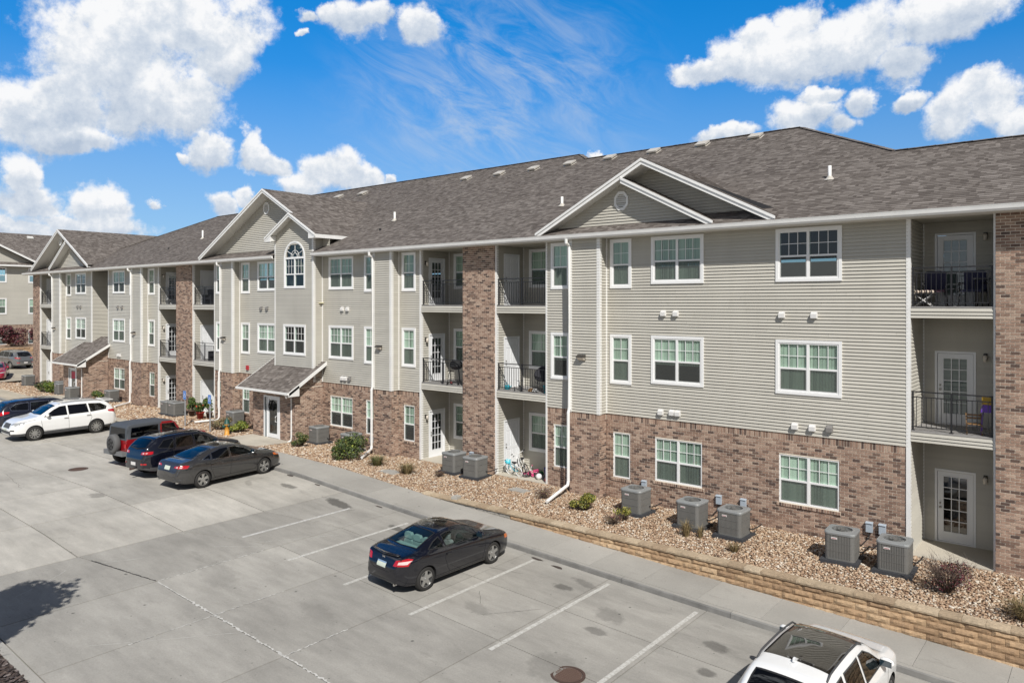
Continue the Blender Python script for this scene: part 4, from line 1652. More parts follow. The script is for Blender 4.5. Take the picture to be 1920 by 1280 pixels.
def build_roof(root, planes, n_single=300, expo=0.143):
    deck = MB()
    cells = []
    for (O, S, T, poly) in planes:
        n = S.cross(T).normalized()
        if n.z < 0:
            n = -n
        deck.add([O + S * s + T * t - n * .004 for s, t in poly], [tuple(range(len(poly)))])
        deck.add([O + S * s + T * t - n * .06 for s, t in poly], [tuple(range(len(poly)))])
        tmax = max(t for s, t in poly)
        i = int(min(t for s, t in poly) / expo)

        def cuts(t):
            xs = []
            for k in range(len(poly)):
                (s0, t0), (s1, t1) = poly[k], poly[(k + 1) % len(poly)]
                if (t0 <= t < t1) or (t1 <= t < t0):
                    xs.append(s0 + (s1 - s0) * (t - t0) / (t1 - t0))
            return sorted(xs)
        while i * expo < tmax - .03:
            t0, t1 = i * expo, min((i + 1) * expo, tmax)
            xs = cuts((t0 + t1) / 2)
            for k in range(0, len(xs) - 1, 2):
                a, b = xs[k], xs[k + 1]
                s = a - random.uniform(0, .25)
                while s < b:
                    w = random.choice((.09, .12, .15, .18, .21, .25, .3))
                    c0, c1 = max(s, a), min(s + w, b)
                    if c1 - c0 > .01:
                        cells.append((O, S, T, n, c0, c1, t0, t1, i))
                    s += w
            i += 1
    roof = deck.obj('roof', M_['roof_deck'], root)
    score = []
    for (O, S, T, n, a, b, t0, t1, i) in cells:
        c = O + S * ((a + b) / 2) + T * ((t0 + t1) / 2)
        ok, d = in_frame(c)
        f = n.dot(Vector((0, 0, CAMZ)) - c)
        score.append((b - a) * max(f, 0) / d ** 3 if ok else 0)
    order = sorted(range(len(cells)), key=lambda k: -score[k])
    single = set(k for k in order[:n_single] if score[k] > 0)
    um = MB()
    um.add([(0, 0, 0), (1, 0, 0), (0, 0, .012), (1, 0, .012), (1, expo + .015, .001), (0, expo + .015, .001)], [(0, 1, 3, 2), (2, 3, 4, 5), (0, 2, 5), (1, 4, 3)])
    ume = um.mesh('shingle', M_['shingle'])
    V = np.empty((len(cells) * 6, 3))
    F = []
    k6 = 0
    for k, (O, S, T, n, a, b, t0, t1, i) in enumerate(cells):
        if k in single:
            X, Y, Z = S * (b - a), T, n
            P = O + S * a + T * t0
            if S.cross(T).dot(n) < 0:
                P = O + S * b + T * t0
                X = -S * (b - a)
            mkobj('shingle', ume, roof, M=Matrix.Translation(Vector((0, 0, 0))) @ Matrix(((X.x, Y.x, Z.x, P.x), (X.y, Y.y, Z.y, P.y), (X.z, Y.z, Z.z, P.z), (0, 0, 0, 1))))
            continue
        h = .008 + random.random() * .008
        tt = t1 + .012
        pts = (O + S * a + T * t0, O + S * b + T * t0, O + S * a + T * t0 + n * h, O + S * b + T * t0 + n * h, O + S * b + T * tt + n * .001, O + S * a + T * tt + n * .001)
        for q in range(6):
            V[k6 + q] = pts[q]
        F += [(k6, k6 + 1, k6 + 3, k6 + 2), (k6 + 2, k6 + 3, k6 + 4, k6 + 5), (k6, k6 + 2, k6 + 5), (k6 + 1, k6 + 4, k6 + 3)]
        k6 += 6
    me = bpy.data.meshes.new('shingles')
    me.from_pydata(V[:k6].tolist(), [], F)
    me.materials.append(M_['shingle'])
    mkobj('shingles', me, roof, kind='stuff')
    return roof


ROOF = build_roof(BLD, roof_planes)
# hidden back slopes close the volume
bk = MB()
bk.quad((4, 27.1, 11.93), (-6, 27.1, 11.93), (-6, 42, 9.3), (4, 42, 9.3))
bk.quad((-10.3, 31.75, 14.24), (-21.0, 31.75, 14.24), (-21.0, 42, 9.3), (-6, 42, 9.3))
bk.add([(-10.3, 31.75, 14.24), (-5.7, 27.1, 11.92), (-5.7, 34, 9.5)], [(0, 1, 2)])
bk.quad((-22.1, 32.78, 14.74), (-47.6, 32.78, 14.74), (-47.6, 43, 9.3), (-21, 43, 9.3))
bk.add([(-21.0, 31.74, 14.23), (-22.1, 32.77, 14.73), (-22.1, 36, 14)], [(0, 1, 2)])
bk.quad((-49.7, 30.68, 13.7), (-55.45, 30.68, 13.7), (-58, 43, 9.3), (-47.6, 43, 9.3))
bk.add([(-55.45, 30.68, 13.7), (-60.7, 25.35, 11.05), (-60.7, 36, 9.3)], [(0, 1, 2)])
bk.obj('roof_back', M_['roof_deck'], BLD)
# ridge caps
rc = MB()
for (p, q) in (((4, 27.12), (-5.72, 27.12)), ((-5.72, 27.12), (-10.30, 31.75)), ((-10.30, 31.75), (-21.02, 31.75)), ((-21.02, 31.75), (-22.12, 32.78)),
               ((-22.12, 32.78), (-47.6, 32.78)), ((-49.7, 30.68), (-55.45, 30.68)), ((-55.45, 30.68), (-60.7, 25.35))):
    P = Vector((p[0], p[1], ZE + .5 * (p[1] - YE) + .005))
    Q = Vector((q[0], q[1], ZE + .5 * (q[1] - YE) + .005))
    L = (Q - P).length
    n = int(L / .2)
    for k in range(n):
        a, b = P.lerp(Q, k / n), P.lerp(Q, (k + .97) / n)
        rc.bar(a + Vector((0, 0, random.uniform(0, .01))), b, .24, .024)
for (x, z, y0, y1) in ((-12.4, 11.75, 22.0, 26.7), (-35.22, 12.94, 22.0, 29.0), (-63.7, 12.56, 22.0, 31), (TXC, TAP, TR_Y, 22.2)):
    n = int((y1 - y0) / .2)
    for k in range(n):
        ya, yb = y0 + (y1 - y0) * k / n, y0 + (y1 - y0) * (k + .97) / n
        for s in (-1, 1):
            rc.add([(x, ya, z + .026), (x, yb, z + .020), (x + s * .15, yb, z - .052), (x + s * .15, ya, z - .046), (x + s * .15, ya, z - .075), (x + s * .15, yb, z - .075)],
                   [(0, 1, 2, 3), (3, 2, 5, 4)])
rc.obj('ridge_cap', M_['shingle'], ROOF, kind='stuff')

# gutters, soffits, fascia
for (a, b) in ((-71.2, TX0 - .02), (TX1 + .03, 4.0)):
    g = MB()
    prof = [(YE + .02, ZE - .17), (YE - .02, ZE - .175), (YE - .055, ZE - .12), (YE - .07, ZE - .05), (YE - .085, ZE - .005), (YE - .07, ZE - .005),
            (YE - .055, ZE - .06), (YE + .0, ZE - .12), (YE + .02, ZE - .02)]
    n = len(prof)
    g.add([(a, y, z) for y, z in prof] + [(b, y, z) for y, z in prof],
          [(i, (i + 1) % n, n + (i + 1) % n, n + i) for i in range(n)] + [tuple(range(n - 1, -1, -1)), tuple(range(n, 2 * n))])
    g.obj('gutter', M_['white_trim'], BLD)
    s = MB()
    s.box(a + .05, b, YE + .022, YM + .02, SOF - .012, SOF)
    s.obj('soffit', M_['soffit_white'], BLD)
# downspouts from the gutter along each bay, then out across the bed


def bedz(x, y):
    """ground in the planting bed"""
    w = SW(x) + (.02 if x > -20 else -.02)
    b = -0.03 if x > -27 else min(.04, -0.03 + (-27 - x) * .02)
    if x > -19.7:
        w = max(w, -0.10)
    t = min(max((y - 18.95) / (22.2 - 18.95), 0), 1)
    return w + (b - w) * t


for (x, ex, ey) in ((-15.47, -15.25, 20.5), (-26.43, -25.45, 20.72), (-39.8, -40.3, 20.9), (-51.24, -50.15, 20.65), (-65.22, -64.2, 20.9)):
    d = MB()
    w = .043
    px, py = x + .035, YB - .075
    zb = .42 if x > -20 else .35
    pts = [(px, YE - .03, ZE - .17), (px, YE - .02, ZE - .30), (px, py, ZE - .42), (px, py, ZB + .1), (px - .01, py - .045, ZB - .05), (px - .01, py - .045, zb),
           (px + (ex - px) * .06, py - .12, zb - .14), (ex, ey, bedz(ex, ey) + .09)]
    d.tube(pts, .058, 8)
    d.tube([(px, py, ZB + .11), (px, py, ZB + .06)], .066, 8)
    d.obj('downspout', M_['white_trim'], BLD)

# roof vents and pipes
for vx in (-11.99, -14.43, -16.88, -19.28, -21.68, -24.02, -26.4, -28.9, -38.1, -40.6):
    y = 31.12
    z = ZE + .5 * (y - YE)
    v = MB()
    sl = Matrix.Translation((vx, y, z)) @ Matrix.Rotation(math.atan(.5), 4, 'X')
    v.obox(sl, -.29, .29, -.25, .28, 0, .02)
    v.obox(sl, -.19, .19, -.16, .2, .02, .08)
    v.obox(sl, -.26, .26, -.26, .27, .08, .15)
    v.obj('roof_vent', M_['vent_metal'], BLD)
for (px, py, h) in ((-28.61, 25.44, .42), (-7.21, 25.05, .42), (-17.88, 25.11, .36), (-48.73, 25.85, .55)):
    z = ZE + .5 * (py - YE)
    v = MB()
    v.lathe([(.055, -.05), (.055, h), (.045, h), (.045, h - .05)], 12, 'z', (px, py, z))
    p = v.obj('vent_pipe', M_['pvc_white'], BLD, True)
    f = MB()
    f.lathe([(.20, -.06), (.10, .03), (.075, .08), (.055, .085)], 12, 'z', (px, py, z))
    f.obj('flashing', M_['vent_metal'], p)
for (px, py) in ((-28.24, 24.16), (-50.61, 24.39)):
    z = ZE + .5 * (py - YE)
    v = MB()
    v.lathe([(.06, -.05), (.06, .10), (.001, .10)], 10, 'z', (px, py, z))
    v.obj('vent_pipe', M_['lamp_black'], BLD)

# wall fittings
for (x, z, lit) in ((-14.91, 4.9, 1), (-25.94, 4.84, 0), (-39.4, 4.83, 1), (-50.8, 4.83, 1), (-64.78, 4.84, 0)):
    y = YB - .017
    w = MB()
    w.box(x - .14, x + .14, y - .03, y, z - .10, z + .13)
    w.add([(x - .17, y - .03, z + .13), (x + .17, y - .03, z + .13), (x + .15, y - .20, z + .07), (x - .15, y - .20, z + .07),
           (x - .17, y - .03, z + .04), (x + .17, y - .03, z + .04), (x + .15, y - .20, z + .03), (x - .15, y - .20, z + .03)],
          [(0, 1, 2, 3), (3, 2, 6, 7), (0, 3, 7, 4), (1, 5, 6, 2)])
    o = w.obj('wall_lamp', M_['lamp_bronze'], BLD)
    g = MB()
    g.add([(x - .14, y - .03, z + .04), (x + .14, y - .03, z + .04), (x + .14, y - .19, z + .03), (x - .14, y - .19, z + .03), (x - .12, y - .03, z - .09), (x + .12, y - .03, z - .09)],
          [(3, 2, 5, 4), (0, 3, 4), (1, 5, 2), (0, 4, 5, 1)])
    g.obj('lamp_lens', M_['lamp_glass'], o)
HOODS = [(-11.89, 6.53, 0), (-11.43, 6.53, 0), (-7.9, 6.52, 0), (-6.95, 6.52, 0), (-11.99, 3.18, 0), (-11.57, 3.2, 0), (-11.36, 3.2, 0), (-7.51, 3.18, 0), (-7.0, 3.18, 0), (-6.51, 3.2, 1),
         (-29.21, 6.58, 0), (-28.8, 6.58, 0), (-29.21, 3.21, 0), (-28.95, 3.21, 0), (-28.65, 3.22, 1), (-36.29, 6.58, 1), (-35.72, 6.58, 1), (-36.29, 3.2, 0), (-36.05, 3.2, 0),
         (-61.4, 6.57, 1), (-60.86, 6.57, 1), (-54.35, 6.56, 1), (-53.67, 6.56, 1), (-61.3, 3.2, 0), (-61.0, 3.2, 0), (-54.3, 3.2, 0), (-54.0, 3.2, 0)]
for (x, z, grey) in HOODS:
    y = YM - .016
    h = MB()
    s = .083
    h.box(x - s - .012, x + s + .012, y - .02, y, z - s - .012, z + s + .02)
    h.add([(x - s, y - .02, z + s + .01), (x + s, y - .02, z + s + .01), (x + s, y - .11, z + s * .5), (x - s, y - .11, z + s * .5),
           (x - s, y - .02, z - s), (x + s, y - .02, z - s), (x + s, y - .105, z - s), (x - s, y - .105, z - s)],
          [(0, 1, 2, 3), (3, 2, 6, 7), (0, 3, 7, 4), (1, 5, 6, 2), (4, 7, 6, 5)])
    h.obj('vent_hood', M_['hood_grey' if grey else 'hood_plastic'], BLD)
for x, z in ((-12.62, .63), (-9.91, .57), (-9.1, .59), (-5.43, .55), (-5.09, .55), (-27.0, .5), (-20.6, .6)):
    y = (YM if x > -19 or x < -22 else YM - .08) - .0
    b = MB()
    b.box(x - .085, x + .085, y - .095, y - .004, z - .14, z + .12)
    b.add([(x - .10, y - .115, z + .12), (x + .10, y - .115, z + .12), (x + .10, y - .004, z + .145), (x - .10, y - .004, z + .145), (x - .10, y - .115, z + .105), (x + .10, y - .115, z + .105)],
          [(0, 1, 2, 3), (4, 5, 1, 0)])
    o = b.obj('electrical_box', M_['galvanised'], BLD)
    t = MB()
    pts = [(x + .01, y - .05, z - .14), (x - .01, y - .07, z - .3), (x - .16, y - .22, z - .50), (x - .42, y - .42, z - .50)]
    t.tube(pts, .017, 6)
    t.obj('conduit', M_['lamp_black'], o)
rb = MB()
rb.box(-37.75, -37.55, YM - .10, YM - .016, 3.14, 3.38)
rb.obj('alarm_box', M_['red_box'], BLD)
# ------------------------------------------------------------------ ground
def sheet_grid(name, x0, x1, y0, y1, nx, ny, zf, mat, parent=None, kind=None, smooth=True):
    mb = MB()
    xs = np.linspace(x0, x1, nx + 1)
    ys = np.linspace(y0, y1, ny + 1)
    for y in ys:
        for x in xs:
            mb.v.append((x, y, zf(x, y)))
    for j in range(ny):
        for i in range(nx):
            a = j * (nx + 1) + i
            mb.f.append((a, a + 1, a + nx + 2, a + nx + 1))
            mb.m.append(0)
    return mb.obj(name, mat, parent, smooth, kind=kind)


TG = sheet_grid('ground', -900, 700, -700, 900, 160, 40, lambda x, y: SW(x) - .45, M_['terrain'], kind='structure')

# parking lot: dark joint bed with the concrete slabs as separate pieces on it
YK = 17.2
LOT = sheet_grid('parking_lot', -72.6, 8, -14, YK, 160, 8, lambda x, y: PK(x) - .035, M_['joint_dark'], kind='structure')


def slab(corners, mat, parent, zf, name='slab', gap=.011, drop=.05):
    """corners: (x, y) of a quad, anticlockwise; top follows zf"""
    (ax, ay), (bx, by), (cx, cy), (dx, dy) = corners
    n = max(1, int(abs(bx - ax) / 1.0))
    mb = MB()
    top, bot = [], []
    for k in range(n + 1):
        t = k / n
        x0 = ax + (bx - ax) * t
        g = gap if k == 0 else (-gap if k == n else 0)
        p = (x0 + g, ay + (by - ay) * t + gap)
        q = (dx + (cx - dx) * t + g, dy + (cy - dy) * t - gap)
        top.append((p, q))
    b = 0
    for (p, q) in top:
        zp, zq = zf(p[0], p[1]), zf(q[0], q[1])
        mb.v += [(p[0], p[1], zp), (q[0], q[1], zq), (p[0], p[1], zp - drop), (q[0], q[1], zq - drop)]
    for k in range(n):
        i = 4 * k
        mb.f += [(i, i + 4, i + 5, i + 1), (i + 2, i + 6, i + 4, i), (i + 1, i + 5, i + 7, i + 3)]
        mb.m += [0, 0, 0]
    e = 4 * n
    mb.f += [(0, 1, 3, 2), (e, e + 2, e + 3, e + 1)]
    mb.m += [0, 0]
    return mb.obj(name, mat, parent)


pk = lambda x, y: PK(x)
LY = [-14, -9.6, -6.6, -3.7, -.7, 2.2, 5.2, 8.17, 11.14, 13.93, YK]
RY = [-14, -9.1, -5.5, -1.9, 1.7, 5.3, 8.93, 12.54, 14.78, YK]
lx = [-22.2, -25.88, -29.6, -33.3, -37.0, -40.7, -44.4, -48.1, -51.8, -55.5, -59.2, -62.9, -66.6, -72.6]
for i in range(len(lx) - 1):
    for j in range(len(LY) - 1):
        slab([(lx[i + 1], LY[j]), (lx[i], LY[j]), (lx[i], LY[j + 1]), (lx[i + 1], LY[j + 1])], M_['concrete_light'], LOT, pk, gap=.019)
L0 = [-14, -9.6, -6.6, -3.7, .0, 4.4, 8.2, 11.17, 13.95, YK]
rx = [-22.2, -19.16, -16.32, -13.5, -10.68, -7.86, -5.04, -2.2, .6, 3.4, 8]
for i in range(len(rx) - 1):
    A = L0 if i == 0 else RY
    for j in range(len(RY) - 1):
        slab([(rx[i], A[j]), (rx[i + 1], RY[j]), (rx[i + 1], RY[j + 1]), (rx[i], A[j + 1])], M_['concrete_dark'], LOT, pk, gap=.013)


def ribbon(pts, wf, zoff, mat, name, parent, kind=None):
    mb = MB()
    for i, (x, y) in enumerate(pts):
        x0, y0 = pts[max(i - 1, 0)]
        x1, y1 = pts[min(i + 1, len(pts) - 1)]
        d = Vector((x1 - x0, y1 - y0)).normalized()
        n = Vector((-d.y, d.x))
        a, b = wf(), wf()
        mb.v += [(x + n.x * a, y + n.y * a, PK(x) + zoff), (x - n.x * b, y - n.y * b, PK(x) + zoff)]
    for i in range(len(pts) - 1):
        mb.f.append((2 * i, 2 * i + 1, 2 * i + 3, 2 * i + 2))
        mb.m.append(0)
    return mb.obj(name, mat, parent, kind=kind)


def lin(a, b, step):
    n = max(2, int(math.dist(a, b) / step))
    return [(a[0] + (b[0] - a[0]) * k / n, a[1] + (b[1] - a[1]) * k / n) for k in range(n + 1)]


# spalled and patched joints
ribbon(lin((-17.6, 8.95), (-3.0, 8.93), .045), lambda: random.choice((0, .004, .012, .02, .035, .05)), .004, M_['joint_pale'], 'joint_patch', LOT)
ribbon(lin((-19.16, 8.93), (-17.6, 8.95), .05), lambda: random.choice((.004, .012, .02)), .004, M_['joint_pale'], 'joint_patch', LOT)
ribbon(lin((-19.16, 8.95), (-19.16, 12.0), .05), lambda: random.choice((0, .004, .012, .02)), .004, M_['joint_pale'], 'joint_patch', LOT)
ribbon(lin((-16.32, 7.0), (-16.32, 10.8), .05), lambda: random.choice((0, .004, .012, .022)), .004, M_['joint_pale'], 'joint_patch', LOT)
ribbon(lin((-13.5, 8.9), (-13.5, 10.6), .05), lambda: random.choice((0, .004, .012, .022)), .004, M_['joint_pale'], 'joint_patch', LOT)
ribbon(lin((-21.7, 8.33), (-19.2, 8.92), .05), lambda: random.choice((.004, .012, .022, .03)), .0045, M_['joint_dark'], 'joint_patch', LOT)
# wandering cracks
for (a, b, amp) in (((-16.9, 6.4), (-15.2, 8.7), .12), ((-24.5, 15.3), (-23.6, 16.4), .08), ((-28.0, 8.3), (-27.0, 10.6), .10), ((-11.8, 13.2), (-10.9, 14.5), .08), ((-20.4, 11.2), (-19.3, 12.4), .10), ((-21.4, 8.35), (-20.9, 9.4), .12), ((-19.8, 12.3), (-18.7, 14.3), .10), ((-20.6, 6.2), (-21.5, 7.6), .10), ((-31.2, 9.6), (-34.6, 10.1), .08),
                    ((-13.6, 15.6), (-12.6, 15.9), .06), ((-12.7, 14.2), (-12.2, 13.7), .05)):
    pts = lin(a, b, .07)
    o = 0
    q = []
    for p in pts:
        o += random.uniform(-1, 1) * amp * .25
        q.append((p[0] + o * .5, p[1] + o))
    ribbon(q, lambda: random.uniform(.001, .007), .0035, M_['joint_dark'] if a[0] < -30 or a[0] > -15 else M_['joint_pale'], 'crack', LOT)
# debris along the kerb line
for (x, y, s, a) in ((-20.0, 17.05, .22, .2), (-17.2, 17.05, .18, .6), (-15.7, 17.08, .3, .1), (-13.0, 17.0, .22, .3), (-12.2, 16.9, .25, -.3), (-23.6, 17.08, .2, .4), (-25.4, 17.1, .25, .1)):
    pts = [(x + math.cos(t) * s * random.uniform(.6, 1.1), y + math.sin(t) * s * .35 * random.uniform(.5, 1)) for t in np.linspace(0, 2 * math.pi, 12)[:-1]]
    mb = MB()
    mb.add([(p[0], p[1], PK(p[0]) + .004) for p in pts], [tuple(range(len(pts)))])
    mb.obj('dirt_patch', M_['mulch'], LOT)

for (x, y0, y1, m) in ((-20.52, 12.14, 16.2, 'stripe_faded'), (-18.03, 12.06, 16.6, 'stripe_paint'), (-15.53, 12.07, 17.0, 'stripe_paint'), (-13.02, 12.04, 16.88, 'stripe_paint'),
                       (-10.52, 12.08, 16.93, 'stripe_paint'), (-8.02, 12.1, 16.97, 'stripe_paint'), (-5.5, 12.1, 16.97, 'stripe_paint'), (-3.0, 12.1, 16.97, 'stripe_paint'),
                       (-0.5, 12.1, 16.97, 'stripe_paint'), (-40.6, 12.1, 16.9, 'stripe_faded'), (-43.6, 12.1, 16.9, 'stripe_faded')):
    mb = MB()
    w = .055
    n = 12
    for k in range(n + 1):
        y = y0 + (y1 - y0) * k / n
        mb.v += [(x - w, y, PK(x - w) + .0045), (x + w, y, PK(x + w) + .0045)]
    for k in range(n):
        mb.f.append((2 * k, 2 * k + 1, 2 * k + 3, 2 * k + 2))
        mb.m.append(0)
    mb.obj('painted_line', M_[m], LOT)

# manhole covers
for (x, y, lab) in ((-8.67, 12.38, 'round rusty brown drain cover in the darker concrete nearest the camera'),
                    (-33.1, 12.21, 'round worn manhole cover in the pale concrete behind the red off-roader')):
    z = PK(x)
    mc = thing('manhole_cover', lab, 'manhole cover', (x, y, z), 0, 'drain covers in the parking lot')
    mb = MB()
    mb.lathe([(.36, -.02), (.36, .012), (.30, .012), (.30, .004)], 28)
    mb.obj('ring', M_['iron_rust'], mc)
    mb = MB()
    mb.lathe([(.29, .008), (.001, .008)], 28)
    mb.obj('lid', M_['iron_brown' if x > -10 else 'iron_rust'], mc)
    mb = MB()
    for i in range(-4, 5):
        for j in range(-4, 5):
            if math.hypot(i, j) < 4.2:
                mb.box(i * .06 - .02, i * .06 + .02, j * .06 - .02, j * .06 + .02, .008, .016)
    mb.obj('lid_studs', M_['iron_brown'], mc, kind='stuff')

# road past the far end of the building
ROAD = sheet_grid('road', -99, -72.6, -14, 75, 28, 6, lambda x, y: SW(x) - .14, M_['concrete_tan'], kind='structure')
for x in np.arange(-95, -73, 4.2):
    ribbon_pts = lin((x, -10), (x, 70), 4)
    mb = MB()
    for p in ribbon_pts:
        mb.v += [(p[0] - .012, p[1], SW(p[0]) - .136), (p[0] + .012, p[1], SW(p[0]) - .136)]
    for k in range(len(ribbon_pts) - 1):
        mb.f.append((2 * k, 2 * k + 1, 2 * k + 3, 2 * k + 2))
        mb.m.append(0)
    mb.obj('road_joint', M_['joint_dark'], ROAD)

# kerb and pavement
KERB = sheet_grid('kerb', -72.7, 8, YK + .02, YK + .15, 80, 1, lambda x, y: SW(x) - .06, M_['joint_dark'], kind='structure')
x = 8.0
while x > -72.5:
    w = 3.05
    mb = MB()
    n = 4
    for k in range(n + 1):
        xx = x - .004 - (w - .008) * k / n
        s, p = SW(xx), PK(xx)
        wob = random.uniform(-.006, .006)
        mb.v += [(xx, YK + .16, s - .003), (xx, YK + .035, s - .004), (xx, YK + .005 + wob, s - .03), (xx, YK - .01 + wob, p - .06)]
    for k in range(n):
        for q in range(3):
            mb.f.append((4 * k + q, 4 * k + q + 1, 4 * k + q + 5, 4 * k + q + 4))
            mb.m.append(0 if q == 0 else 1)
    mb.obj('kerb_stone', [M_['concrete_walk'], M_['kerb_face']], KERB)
    x -= w
WALK = sheet_grid('pavement', -72.7, 8, YK + .16, 18.95, 80, 2, lambda x, y: SW(x) - .02, M_['joint_dark'], kind='structure')
x = 8.0
sw = lambda x, y: SW(x)
while x > -72.5:
    w = 1.62
    slab([(x - w, YK + .165), (x, YK + .165), (x, 18.93), (x - w, 18.93)], M_['concrete_walk'] if x > -36 else M_['concrete_tan'], WALK, sw, gap=.004)
    x -= w


def apz(x, y):
    t = min(max((y - 18.93) / (21.0 - 18.93), 0), 1)
    return SW(x) + .012 + (.12 - SW(x)) * t


APP = sheet_grid('path', -34.55, -31.0, 18.93, 21.02, 8, 6, lambda x, y: apz(x, y) - .02, M_['joint_dark'], kind='structure')
for (a, b) in ((-34.5, -32.75), (-32.75, -31.02)):
    for (c, d) in ((18.94, 19.95), (19.95, 21.0)):
        slab([(a, c), (b, c), (b, d), (a, d)], M_['concrete_patio'], APP, apz, gap=.005)
APP2 = sheet_grid('path', -59.7, -56.2, 18.93, 21.02, 8, 6, lambda x, y: apz(x, y), M_['concrete_patio'], kind='structure')

# patio slabs of the ground-floor loggias are parts of the building
for (a, b) in ((-4.41, -2.45), (-19.36, -16.85), (-23.72, -21.18), (-43.81, -41.29), (-48.29, -45.86), (-69.2, -66.68), (-.45, 1.55)):
    mb = MB()
    mb.box(a + .02, b - .02, YM - .06, 24.38, -.16, 0)
    mb.obj('patio_slab', M_['concrete_patio'], BLD)

# ------------------------------------------------------------------ retaining wall
WALL = thing('retaining_wall', 'low tan split-face block retaining wall with flat caps beside the pavement', 'retaining wall', (-8, 18.95, -.4), 0)

WALL['in_world'] = 1

def block_mesh(L, H, rough, nx=6, nz=3, D=.24):
    mb = MB()
    for j in range(nz + 1):
        for i in range(nx + 1):
            e = i in (0, nx) or j in (0, nz)
            mb.v.append((L * i / nx, 0.0 if e else -random.uniform(rough * .35, rough), H * j / nz))
    for j in range(nz):
        for i in range(nx):
            a = j * (nx + 1) + i
            mb.f.append((a, a + 1, a + nx + 2, a + nx + 1))
            mb.m.append(0)
    t = nz * (nx + 1)
    b = len(mb.v)
    mb.v += [(0, D, 0), (L, D, 0), (L, D, H), (0, D, H)]
    mb.f += [tuple([t + i for i in range(nx + 1)]) + (b + 2, b + 3), tuple([0, b, b + 1] + [i for i in range(nx, 0, -1)]),
             tuple([j * (nx + 1) for j in range(nz, -1, -1)]) + (b, b + 3)[0:2], tuple([j * (nx + 1) + nx for j in range(nz + 1)]) + (b + 2, b + 1)]
    mb.m += [0] * 4
    return mb


BL, BH = .50, .155
bms = [block_mesh(BL - .005, BH - .004, .040).mesh('block', M_['wall_block']) for _ in range(5)]
bmg = [block_mesh(BL - .008, BH - .006, .03).mesh('block', M_['wall_block_grey']) for _ in range(2)]
cms = [block_mesh(.45 - .006, .088, .018, 6, 2, .30).mesh('cap_stone', M_['wall_cap']) for _ in range(4)]
CAPZ = -.05
k = 0
x = -19.75
while x < 5:
    mkobj('cap_stone', random.choice(cms), WALL, M=Matrix.Translation((x, 18.875 + random.uniform(-.006, .006), CAPZ - .09 + random.uniform(-.003, .003))))
    x += .45
for c in range(8):
    zt = CAPZ - .092 - c * BH
    x = -19.6 + (c % 2) * BL / 2
    while x < 5:
        if zt > SW(x + BL) + .012 or zt > SW(x) + .012:
            g = c == 0 and x < -15.8
            mkobj('block', random.choice(bmg if g else bms), WALL,
                  M=Matrix.Translation((x, 18.925 + c * -.012 + random.uniform(-.004, .004), zt - BH)))
        x += BL
lb = MB()
lb.box(-.12, .12, -.15, .15, 0, .09)
o = lb.obj('paver', M_['concrete_walk'], None, M=Matrix.Translation((-18.15, 19.03, CAPZ)) @ Matrix.Rotation(.2, 4, 'Z'),
           label='loose grey paver lying on top of the retaining wall cap', category='paver')

# ------------------------------------------------------------------ planting bed with river rock
BED = sheet_grid('planting_bed', -72.7, 6, 18.94, 22.9, 150, 8, lambda x, y: bedz(x, y) - .03, M_['bed_soil'], kind='structure')
PADS = [(-30.15, 21.93), (-27.51, 21.80), (-20.99, 21.88), (-19.75, 21.80), (-12.3, 21.48), (-10.2, 21.28), (-8.84, 21.22), (-5.75, 21.1), (-4.46, 21.11),
        (-38.0, 22.05), (-45.1, 21.75), (-44.1, 21.75), (-56.9, 20.6), (-53.6, 21.9), (-62.6, 21.9), (-60.6, 21.2), (-69.05, 21.7)]
ICO = []
_t = (1 + 5 ** .5) / 2
ICO_V = np.array([(-1, _t, 0), (1, _t, 0), (-1, -_t, 0), (1, -_t, 0), (0, -1, _t), (0, 1, _t), (0, -1, -_t), (0, 1, -_t), (_t, 0, -1), (_t, 0, 1), (-_t, 0, -1), (-_t, 0, 1)]) / math.hypot(1, _t)
ICO_F = np.array([(0, 11, 5), (0, 5, 1), (0, 1, 7), (0, 7, 10), (0, 10, 11), (1, 5, 9), (5, 11, 4), (11, 10, 2), (10, 7, 6), (7, 1, 8),
                  (3, 9, 4), (3, 4, 2), (3, 2, 6), (3, 6, 8), (3, 8, 9), (4, 9, 5), (2, 4, 11), (6, 2, 10), (8, 6, 7), (9, 8, 1)])


def blocked(x, y):
    lim = YM
    for (a, b) in ((-15.47, -14.18), (-26.43, -25.18), (-39.8, -38.53), (-51.24, -49.83), (-65.22, -63.76)):
        if a - .02 < x < b + .02:
            lim = YB
    if -34.55 < x < -30.78 and y > (18.9 if -34.5 < x < -31.05 else 21.0):
        return True
    if -59.7 < x < -56.0 and y > (18.9 if -59.6 < x < -56.3 else 21.0):
        return True
    for (a, b) in ((-4.41, -2.45), (-19.36, -16.85), (-23.72, -21.18)):
        if a < x < b and y > YM - .05:
            return True
    return y > lim - .01


